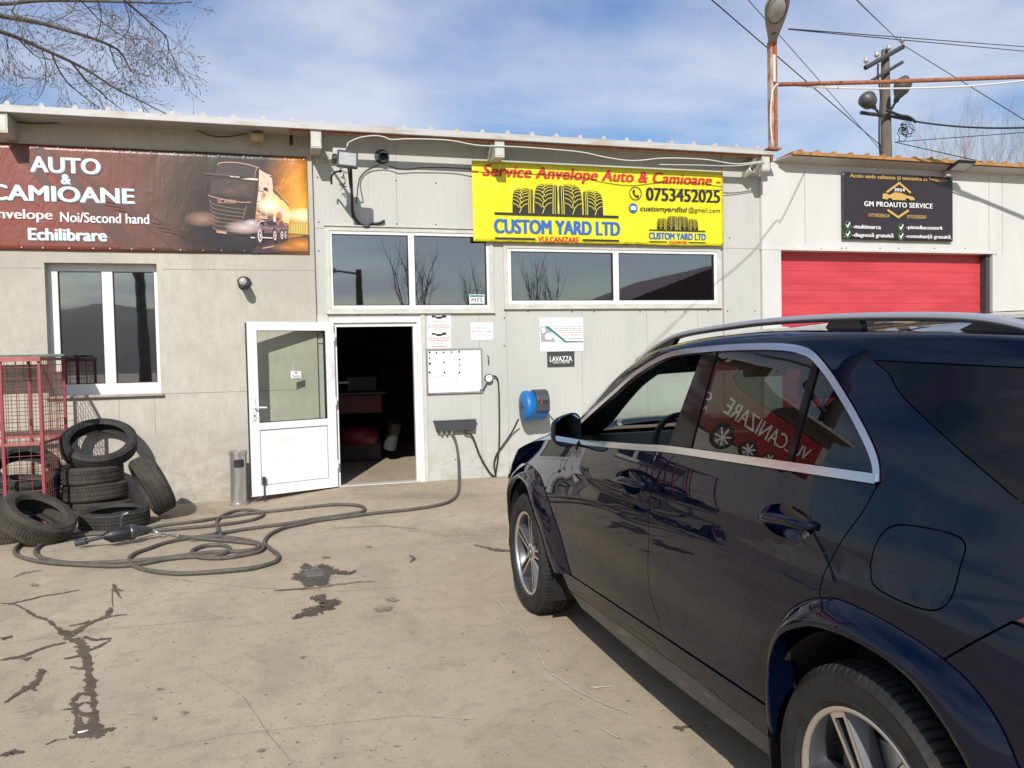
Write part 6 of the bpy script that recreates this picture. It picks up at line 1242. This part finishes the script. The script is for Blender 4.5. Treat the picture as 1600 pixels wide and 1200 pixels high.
        for k in range(5):
            th_ = R(rot+72*k); dirv = Vector((math.sin(th_), -math.cos(th_), 0)) if s == -1 else Vector((-math.sin(th_), -math.cos(th_), 0)); pr_ = Vector((-dirv.y, dirv.x, 0))
            def q2(r, t, z): return dirv*r+pr_*t+Vector((0, 0, z))
            def bar(r0, t0, w0, z0, r1, t1, w1, z1, dp):
                vs = [q2(r0, t0-w0, z0), q2(r0, t0+w0, z0), q2(r1, t1+w1, z1), q2(r1, t1-w1, z1)]; vs += [v-Vector((0, 0, dp)) for v in vs]; vs = [WM@v for v in vs]
                fc.add(vs[:4], [(0, 1, 2, 3)]); g = .0006; sd_.add(vs, [(4, 5, 6, 7)[::-1], (0, 1, 5, 4), (1, 2, 6, 5), (2, 3, 7, 6), (3, 0, 4, 7)])
            for sg in (-1, 1): bar(.050, sg*.0155, .0075, -.030, .240, sg*.0270, .0055, -.014, .05)
            bar(.226, 0, .0215, -.0145, .2405, 0, .0215, -.0135, .045)
            for sg in (-1, 1):                                               # sloping grey flank beside each bar
                vs = [WM@v for v in (q2(.05, sg*.0235, -.032), q2(.236, sg*.033, -.016), q2(.225, sg*.062, -.07), q2(.07, sg*.045, -.075))]; sd_.add(vs, [(0, 1, 2, 3)])
        fc.lathe([(.062, -.034), (.050, -.027), (.036, -.026)], 40, WM); fc.build('spoke_face', RIMS, rim); sd_.lathe([(.075, -.075), (.06, -.034)], 40, WM).build('spoke_side', RIMG, rim)
        cp_ = MB().lathe([(.036, -.026), (.034, -.022), (0, -.020)], 32, WM).build('hub_cap', M['darksteel'], rim, smooth=True)
        st = MB().lathe([(.027, -.0205), (.0285, -.018), (.030, -.0215)], 32, WM)
        for k in range(3): a = 2*math.pi*k/3; st.add([WM@Vector(v) for v in ((math.cos(a)*.027, math.sin(a)*.027, -.0185), (math.cos(a+1.05)*.005, math.sin(a+1.05)*.005, -.018), (0, 0, -.016), (math.cos(a-1.05)*.005, math.sin(a-1.05)*.005, -.018))], [(0, 1, 2), (0, 2, 3)])
        st.build('cap_emblem', M['chrome'], cp_)
        MB().lathe([(.07, -.085), (.165, -.085), (.168, -.09), (.168, -.11), (.07, -.11)], 48, WM).build('brake_disc', M['steel'], wt, angle=40); MB().box((-.09, .09, -.14), (.09, .17, -.075), 0, WM).build('brake_caliper', M['darksteel'], wt, bevel=.01)
        lb = MB(); nn = 24
        for k in range(nn+1):
            a = R(-25+230*k/nn); r_ = .455
            for x_ in (.02, .42): lb.v.append(tuple(P3(ly+math.cos(a)*r_, .372+math.sin(a)*r_, x_, s)))
        lb.f = [(2*k, 2*k+1, 2*k+3, 2*k+2) for k in range(nn)]; lb.m = [0]*nn; b_ = len(lb.v)
        lb.v += [tuple(P3(ly+math.cos(R(q_))*.46, .372+math.sin(R(q_))*.46, .42, s)) for q_ in range(-25, 206, 10)]; lb.f.append(tuple(range(b_, len(lb.v)))); lb.m.append(0); lb.build('wheel_liner', LINER, car)
# surfaces that run across the car
def loft(name, rows, material, ns=28, pw=2.4, sgn=1):
    # rows: (l, z, a, crown, bow)
    mb = MB(); R_ = cat_rom([Vector(r[:3]) for r in rows], 6); cb = cat_rom([Vector((r[3], r[4], 0)) for r in rows], 6)
    for q, c in zip(R_, cb):
        for k in range(ns+1):
            s = -1+2*k/ns; mb.v.append((s*(HW-q.z), -(q.x-c.y*(1-s*s)), q.y+c.x*(1-abs(s)**pw)))
    for i in range(len(R_)-1):
        for k in range(ns): j = i*(ns+1)+k; mb.f.append((j, j+1, j+ns+2, j+ns+1)); mb.m.append(0)
    return mb.build(name, material, car, smooth=True)
loft('bonnet', [(l, z+.001, S(l, z)+.0015, c, b) for (l, z), c, b in zip([(.735, 1.118), (.45, 1.118), (.2, 1.095), (-.1, 1.055), (-.4, .995), (-.6, .94), (-.72, .885)], (.075, .088, .096, .096, .09, .072, .045), (.42, .32, .22, .16, .14, .13, .13))], PAINT, pw=3.2)
loft('windscreen', [(.47, 1.155, .111, .015, .28), (.58, 1.195, .111, .015, .26), (.75, 1.272, .116, .015, .24), (.90, 1.367, .126, .016, .20), (1.065, 1.466, .141, .018, .16), (1.23, 1.535, .156, .02, .13), (1.39, 1.598, .176, .03, .10)], M['car_glass'], pw=2.2)
roof_rows = [(1.39, 1.598, .176, .032, .10), (1.70, 1.648, .206, .045, .05), (2.065, 1.667, .22, .052, 0), (2.45, 1.666, .22, .055, 0), (3.08, 1.638, .25, .055, 0), (3.5, 1.60, .31, .05, -.02), (3.85, 1.535, .39, .03, -.06)]
loft('roof', roof_rows, PAINT, pw=2.2); loft('headliner', [(l+.01, z-.025, a+.01, c, b) for l, z, a, c, b in roof_rows], mat('grey_headliner', (.05, .05, .05), .9), pw=2.2)
loft('glass_roof', [(1.5, 1.6385, .40, .045, .05), (1.8, 1.668, .40, .046, .02), (2.3, 1.676, .40, .049, 0), (2.7, 1.664, .40, .051, 0)], GLOSS, pw=2.2)
loft('rear_window_glass', [(3.855, 1.53, .40, .02, -.06), (3.93, 1.38, .34, .0, -.07), (3.98, 1.18, .26, 0, -.08)], M['tint_glass']); loft('tailgate', [(3.98, 1.18, .26, 0, -.08), (4.03, 1.0, .27, 0, -.08), (4.04, .7, .27, 0, -.08)], PAINT); loft('rear_skirt', [(4.04, .70, .27, 0, -.08), (4.05, .5, .27, 0, -.08), (4.02, .30, .27, 0, -.06)], CLAD)
loft('front_mask', [(-.715, .878, .17, .03, .13), (-.83, .80, .28, 0, .10), (-.87, .6, .31, 0, .08), (-.86, .3, .31, 0, .08)], PAINT); 
for s in (-1, 1): panel([(-.80, .80), (-.66, .835), (-.55, .845), (-.56, .79), (-.70, .72), (-.85, .70)], 'head_lamp', M['lens'], car, s=s, off=-.004)
MB().box((-.45, .955, .45), (.45, .975, .80)).build('grille', M['black'], car, bevel=.02)
MB().box((-.86, -3.9, .24), (.86, .75, .30)).build('underbody', LINER, car)
# cabin
hm_ = MB()
for i, (l, z, a, cr_, bo) in enumerate(((1.17, 1.497, .16, .02, .14), (1.30, 1.545, .165, .02, .12), (1.42, 1.578, .18, .03, .10), (1.60, 1.60, .20, .04, .06))):
    for k in range(13): q = -1+k/6; hm_.v.append((q*(HW-a), -(l-bo*(1-q*q)), z-.012+cr_*(1-abs(q)**2.2)))
for i in range(3):
    for k in range(12): j = i*13+k; hm_.f.append((j, j+1, j+14, j+13)); hm_.m.append(0)
hm_.build('header_trim', INT, car, smooth=True)
MB().prism([(-.32, .60), (-1.0, .60), (-1.02, .95), (-.95, 1.10), (-.80, 1.175), (-.32, 1.13)], 'x', -.82, .82).build('dashboard', INT, car, bevel=.02)
MB().box((-.86, -3.8, .36), (.86, -.3, .44)).build('cabin_floor', INT, car)
for x in (-.40, .40):
    se = MB().box((x-.26, -2.0, .55), (x+.26, -1.45, .82)).prism([(-1.86, .80), (-2.08, .80), (-2.26, 1.36), (-2.12, 1.40)], 'x', x-.25, x+.25).build('front_seat', LEATHER, car, bevel=.05); MB().prism([(-2.14, 1.42), (-2.24, 1.42), (-2.27, 1.58), (-2.18, 1.60)], 'x', x-.13, x+.13).tube([(x-.05, -2.19, 1.37), (x-.05, -2.20, 1.45)], .008, 6).build('headrest', LEATHER, se, bevel=.03)
rs = MB().box((-.66, -2.95, .55), (.66, -2.45, .85)).prism([(-2.85, .82), (-3.05, .82), (-3.22, 1.28), (-3.08, 1.30)], 'x', -.66, .66).build('rear_seat', LEATHER, car, bevel=.05)
sw_c = Vector((-.40, -1.07, 1.11)); SWM = Matrix.Translation(sw_c) @ Matrix.Rotation(R(65), 4, 'X')
swp = MB(); swp.lathe([(.185+.016*math.cos(q), .016*math.sin(q)) for q in [2*math.pi*k/10 for k in range(10)]], 40, SWM, closed=True); swp.build('steering_wheel', LEATHER, car, smooth=True)
sp_ = MB()
for q in (0, 180, 270): a = R(q); sp_.tube([SWM@Vector((0, 0, -.02)), SWM@Vector((math.cos(a)*.18, math.sin(a)*.18, 0))], [.03, .012], 8)
sp_.lathe([(0, .015), (.055, .01), (.065, -.02)], 20, SWM).build('wheel_hub', M['silver'], car, smooth=True)
MB().box((-.62, -1.45, 1.535), (-.22, -1.42, 1.60)).prism([(-1.35, 1.60), (-1.50, 1.615), (-1.50, 1.63), (-1.35, 1.615)], 'x', -.64, -.2).build('sun_visor', INT, car, bevel=.005)
for vx in (-.68, -.12, .12, .68): MB().lathe([(.055, 0), (.048, .012), (.04, .004), (0, .0)], 24, Matrix.Translation((vx, -.955, 1.06)) @ Matrix.Rotation(R(90), 4, 'X')).build('air_vent', M['chrome'], car, smooth=True)
MB().tube([(-.80, -.94, 1.0), (0, -.985, .99), (.80, -.94, 1.0)], .012, 8).build('dash_trim', M['silver'], car, smooth=True)
MB().box((-.12, -1.17, 1.47), (.12, -1.13, 1.54)).tube([(0, -1.13, 1.51), (0, -1.07, 1.60)], .012, 6).build('rear_view_mirror', M['black'], car, bevel=.01); MB().prism([(-.80, 1.10), (-.92, 1.08), (-.94, 1.16), (-.86, 1.17)], 'x', -.15, .40).build('display_screen', GLOSS, car, bevel=.01)
# ================================================================== utility pole and wires
M['old_lamp'] = mat('old_lamp_metal', (.12, .12, .115), .5, .3, var=.4, vs=5)
UY = 22.0
def WY(x, y, Y): return W(x, y, D-Y)
a, b = WY(1383, 78, UY), WY(1384, 250, UY)
up = thing('utility_pole', 'old wooden utility pole with two crossarms and two lamps behind the garage roof', 'utility pole', (b.x, UY, 0)); pxm = a.x
world_part(MB().tube([(pxm+.03, UY, 0), (pxm+.03, UY, 7), (pxm, UY, a.z)], [.24, .19, .125], 16), 'pole', M['wood'], up, smooth=True)
def arm(p, q, yb, yq, w=.06):
    A, B = WY(*p, UY+yb), WY(*q, UY+yq); return MB().tube([A, B], w, 6), A, B
m1_, A1, B1 = arm((1352, 106), (1411, 73), -.22, -.22, .085); world_part(m1_, 'crossarm', M['reel_dark'], up); m2_, A2, B2 = arm((1362, 126), (1410, 97), -.22, -.22, .06); world_part(m2_, 'crossarm', M['reel_dark'], up); m3_, A3, B3 = arm((1345, 176), (1383, 181), -.22, -.22, .06); world_part(m3_, 'crossarm', M['reel_dark'], up); m4_, A4, B4 = arm((1383, 180), (1425, 188), -.22, -.22, .05); world_part(m4_, 'crossarm', M['reel_dark'], up)
for t in (.02, .3, .62, .98):
    c = A1.lerp(B1, t); world_part(MB().lathe([(.03, 0), (.03, .09), (.07, .10), (.08, .16), (.05, .2), (.07, .24), (0, .26)], 10, Matrix.Translation(c+Vector((0, 0, .06)))), 'insulator', M['lens'], up, smooth=True)
for (base, mid, tip, w) in (((1388, 178), (1399, 160), (1417, 118), .30), ((1378, 182), (1366, 168), (1350, 150), .30)):
    P0, P1, P2 = WY(*base, UY-.3), WY(*mid, UY-.55), WY(*tip, UY-.9); world_part(MB().tube([P0, P1], .04, 8), 'lamp_arm', M['darksteel'], up); world_part(MB().tube([P1, P1.lerp(P2, .18), P1.lerp(P2, .45), P1.lerp(P2, .75), P2], [.07, .10, .24, .27, .06], 14), 'lamp_head', M['old_lamp'], up, smooth=True)
random.seed(4); cp = WY(1414, 204, UY-.3)
mb = MB()
for k in range(7):
    r = random.uniform(.10, .24); o = Vector((random.uniform(-.12, .12), 0, random.uniform(-.14, .14))); mb.tube([cp+o+Vector((r*math.cos(t), random.uniform(-.1, .1), r*math.sin(t))) for t in [2*math.pi*i/12 for i in range(13)]], .014, 4)
world_part(mb, 'cable_coil', M['wire'], up); mb = MB().tube(cat_rom([WY(x, y, UY-.3) for x, y in ((1372, 100), (1372, 120), (1376, 150), (1374, 190), (1374, 225), (1376, 245))], 5), .03, 6).tube(cat_rom([WY(x, y, UY-.35) for x, y in ((1385, 172), (1405, 180), (1420, 183), (1431, 191))], 5), .045, 6); world_part(mb, 'pole_cable', M['wire'], up, smooth=True)
def wire(p, Yp, q, Yq, label, r=.02, sag=0, ext=0):
    A, B = WY(*p, Yp), WY(*q, Yq); B2_ = B+(B-A)*ext; pts = [A.lerp(B2_, i/24)-Vector((0, 0, sag*4*(i/24)*(1-i/24))) for i in range(25)]
    return tag(MB().tube(pts, r, 5).build('overhead_wire', M['wire'], smooth=True), label, 'wire', 'overhead wires')
wire((1080, -28), 14, (1378, 229), 21.8, 'overhead wire slanting down from the top edge to the foot of the utility pole', .014); wire((1150, -22), 14, (1380, 239), 21.8, 'thin faint overhead wire just right of the street lamp head', .009); tag(MB().tube(cat_rom([(2.2, 4.8, 4.92), (3.26, 5.53, 5.1), (4.6, 6.46, 5.3), (6.0, 7.43, 5.5), WY(1358, 19, 9.2), WY(1412, 71, 21.7)], 8), .008, 5).build('overhead_wire', M['wire'], smooth=True), 'overhead wire from the top edge to the upper crossarm tip', 'wire', 'overhead wires'); wire((1412, 71), 21.7, (1600, 187), 16, 'overhead wire falling from the crossarm tip to the right edge', .012, 0, .2)  # crossarm-tip wire's out-of-view near run is shaped to throw a diagonal wall shadow
wire((1232, 45), 10.2, (1600, 73), 13, 'upper of the twin wires leaving the street lamp to the right', .008, 0, .2); wire((1232, 46), 10.2, (1600, 80), 13, 'lower of the twin wires leaving the street lamp to the right', .008, 0, .2); wire((1431, 190), 21.6, (1600, 196), 19, 'thick bundled cable running right from the cable coil', .030, .12, .2); wire((1398, 222), 21.8, (1600, 207), 19, 'overhead wire rising gently right from low on the utility pole', .012, 0, .2); wire((1398, 222), 21.8, (1500, 245), 19, 'overhead wire dropping right to the ochre roof', .014, 0, .3)
# ================================================================== bare trees
def grow(mb, p, d, L, r, depth, tips, spread=.55, n=5, up=.08, kids=(2, 3), seg=4, buds=None):
    pts = [p.copy()]; rr = [r]; q = p.copy(); dd = d.normalized()
    for i in range(seg):
        dd = (dd+Vector((random.gauss(0, .11), random.gauss(0, .11), random.gauss(0, .09)+up))).normalized(); q = q+dd*L/seg; pts.append(q.copy()); rr.append(r*(1-.45*(i+1)/seg))
    mb.tube(pts, rr, n if r > .03 else 4 if r > .012 else 3, caps=False)
    if depth <= 0: 
        if buds is not None: buds.append((q, dd))
        return
    for k in range(random.randint(*kids)):
        t = random.uniform(.35, 1.0); i = min(seg-1, int(t*seg)); b = pts[i].lerp(pts[i+1], t*seg-i)
        ax = dd.orthogonal().normalized(); ax = Matrix.Rotation(random.uniform(0, 6.28), 3, dd) @ ax
        nd = (dd*math.cos(spread)+ax*math.sin(spread)*random.uniform(.7, 1.3)).normalized(); grow(mb, b, nd, L*random.uniform(.55, .8), max(rr[i]*.58, .003), depth-1, tips, spread, n, up, kids, seg, buds)
    grow(mb, q, dd, L*.72, max(rr[-1]*.95, .003), depth-1, tips, spread, n, up, kids, seg, buds)
def bare_tree(x, y, h, label, seed, material, trunk_r=.16, depth=4, group=None, base=0, spread=.5, th=.35):
    random.seed(seed); t = thing('bare_tree', label, 'tree', (x, y, base), group); top = Vector((x+random.uniform(-.3, .3), y, base+h*th))
    world_part(MB().tube([(x, y, base), (x, y, base+h*.15), top], [trunk_r, trunk_r*.8, trunk_r*.65], 8), 'trunk', material, t, smooth=True); mb = MB()
    for k in range(4): a = k*1.7+random.random(); grow(mb, top-Vector((0, 0, random.uniform(0, h*.08))), Vector((math.cos(a)*.45, math.sin(a)*.45, 1)), h*.27, trunk_r*.42, depth, None, spread, 5, .12, (2, 3))
    world_part(mb, 'crown', material, t, smooth=True); return t
far = 'thin bare trees behind the garage roof'
for i, (px_, top, lab) in enumerate(((1448, 205, 'thin pale bare tree just right of the cable coil'), (1492, 186, 'thin pale bare tree midway between the utility pole and the right edge'), (1540, 182, 'tallest thin pale bare tree, standing near the right edge'), (1588, 196, 'thin pale bare tree at the right edge'), (1636, 200, 'thin pale bare tree beyond the right edge'), (1425, 222, 'low thin bare tree right behind the utility pole'))):
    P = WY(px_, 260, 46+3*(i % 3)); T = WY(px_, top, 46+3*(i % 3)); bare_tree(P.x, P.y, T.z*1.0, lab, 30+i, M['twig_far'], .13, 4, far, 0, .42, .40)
# the big tree on the left: limbs reach over the back of the roof
random.seed(12); TX, TYY = -9.6, 13.2
tr = thing('bare_tree', 'large bare tree reaching over the roof at the upper left with budding twigs', 'tree', (TX, TYY, 0))
world_part(MB().tube([(TX, TYY, 0), (TX+.1, TYY, 3), (TX+.25, TYY, 6.2), (TX+.3, TYY, 9)], [.42, .36, .30, .2], 12), 'trunk', M['bark'], tr, smooth=True)
limbs = [([(-60, 5), (0, 24), (60, 35), (130, 55), (170, 70), (190, 84), (205, 112)], [.075, .062, .052, .042, .034, .026, .014], 13.2), ([(-60, 30), (0, 49), (30, 60), (75, 80), (110, 96), (145, 115), (180, 138), (220, 158), (260, 178)], [.062, .052, .047, .042, .036, .030, .024, .018, .012], 12.9), ([(-60, 2), (0, 6), (60, 1), (120, 1), (200, 3), (256, 5), (300, 3)], [.055, .05, .045, .04, .032, .022, .010], 13.6),
         ([(195, 2), (215, 18), (240, 40), (258, 56), (263, 72), (261, 100)], [.03, .027, .023, .019, .015, .008], 13.4), ([(112, 98), (135, 126), (155, 142), (175, 160), (200, 178)], [.026, .022, .017, .012, .008], 12.9), ([(82, 86), (90, 105), (105, 128), (130, 150), (156, 169)], [.020, .018, .016, .013, .010], 12.7), ([(170, 70), (175, 85), (182, 105), (186, 114)], [.018, .014, .010, .006], 13.1), ([(30, 62), (45, 78), (62, 90), (95, 95)], [.018, .014, .010, .006], 12.8), ([(66, 80), (72, 105), (68, 140), (56, 156), (46, 150)], [.012, .010, .008, .006, .004], 12.8),
         ([(262, 72), (270, 90), (280, 118), (290, 140)], [.012, .010, .008, .005], 13.4), ([(100, -20), (130, 5), (160, 35), (200, 60), (235, 60)], [.022, .018, .014, .010, .005], 13.8), ([(40, -10), (20, 20), (60, 38), (110, 20), (120, -10)], [.014, .014, .012, .012, .01], 13.5), ([(150, -10), (158, 25), (150, 60), (130, 64)], [.016, .013, .010, .006], 13.0), ([(190, -8), (202, 30), (196, 55), (172, 69)], [.016, .013, .010, .008], 13.3)]
limbs = [(p_, [r*.62 for r in q_], y_) for p_, q_, y_ in limbs]
mb = MB(); buds = []; side = []
for pts, rr, Y in limbs:
    q = cat_rom([WY(x, y, Y+.25*i) for i, (x, y) in enumerate(pts)], 5); K = len(q); rad = [rr[min(int(i/5), len(rr)-2)]*(1-(i % 5)/5)+rr[min(int(i/5)+1, len(rr)-1)]*((i % 5)/5) for i in range(K)]; mb.tube(q, rad, 7, caps=False); side.append((q, rad))
tj = Vector((TX+.25, TYY, 6.0))
for q, rad in side[:3]: mb.tube([tj, tj.lerp(q[0], .5)+Vector((0, 0, .3)), q[0]], [rad[0]*1.8, rad[0]*1.4, rad[0]], 8, caps=False)
for q, rad in side:
    n_ = max(4, int(len(q)/2.2))
    for k in range(n_):
        i = random.randint(2, len(q)-2); d = (q[i+1]-q[i]).normalized(); ax = Matrix.Rotation(random.uniform(0, 6.28), 3, d) @ d.orthogonal(); grow(mb, q[i], d*.55+ax*.75+Vector((.15, 0, random.uniform(-.5, .4))), random.uniform(.20, .46), min(.0055, rad[i]*.6), 2, None, .55, 4, random.uniform(-.12, .14), (1, 3), 5, buds)
for p_, d in buds: mb.tube([p_, p_+d*.02, p_+d*.05], [.003, .007, .002], 4, caps=False)
world_part(mb, 'crown', M['bark'], tr, smooth=True)
# ================================================================== what stands behind the camera and shows in the glass
hm = MB(); random.seed(2); hx = [-320+i*2.5 for i in range(257)]
for j, (dy, hs) in enumerate(((-150, 0), (-190, .55), (-240, 1.0), (-300, .8))):
    for i, x in enumerate(hx): hm.v.append((x, dy, -1 if j == 0 else hs*(16+13*noise.noise(Vector((x*.008, 4, 0)))+3*noise.noise(Vector((x*.03, 8, j)))+1.6*noise.noise(Vector((x*.11, 3, j))))))
for j in range(3):
    for i in range(256): hm.f.append((j*257+i, j*257+i+1, (j+1)*257+i+1, (j+1)*257+i)); hm.m.append(0)
tag(hm.build('hills', mat('hazy_wooded_hill', (.095, .10, .085), .95, c2=(.13, .125, .105), vs=.05), smooth=True), kind='structure')  # hill colour lightened so that it carries the distance haze
bg_ = 'bare trees across the road'
for i, (x, y, h) in enumerate(((-6.7, -24, 13), (7.5, -24, 9), (11, -26, 8), (16, -27, 8.5), (2, -30, 7.5), (-14, -28, 9))): bare_tree(x, y, h, ('bare tree with a thick dark trunk across the road', 'leafless tree with a spreading crown across the road', 'leafless tree with narrow crown across the road', 'rightmost leafless tree across the road', 'low leafless tree far across the road', 'leafless tree left of the thick trunk across the road')[i], 60+i, M['bark'], .34 if i == 0 else .2, 3, bg_, 0, .5, .5 if i == 0 else .3)
nb = thing('shed', 'long low shed with a shallow gable roof across the yard', 'shed', (20, -20, 0)); world_part(MB().box((14, -26, 0), (30, -16, 3.2)), 'wall', mat('dull_render', (.16, .15, .14), .9), nb); world_part(MB().prism([(13.5, 3.2), (30.5, 3.2), (22, 6.2)], 'y', -26.4, -15.6), 'roof', mat('dull_roof', (.10, .07, .07), .9), nb)
p2 = thing('utility_pole', 'utility pole with a single street lamp across the road', 'utility pole', (3.5, -16, 0)); world_part(MB().tube([(3.5, -16, 0), (3.5, -16, 5.7)], [.2, .13], 10), 'pole', M['wood'], p2); world_part(MB().tube([(3.5, -16, 5.5), (2.4, -16, 5.65)], .05, 6), 'lamp_arm', M['darksteel'], p2); world_part(MB().tube([(2.5, -16, 5.66), (1.6, -16, 5.6)], [.12, .06], 8), 'lamp_head', M['lampbody'], p2)
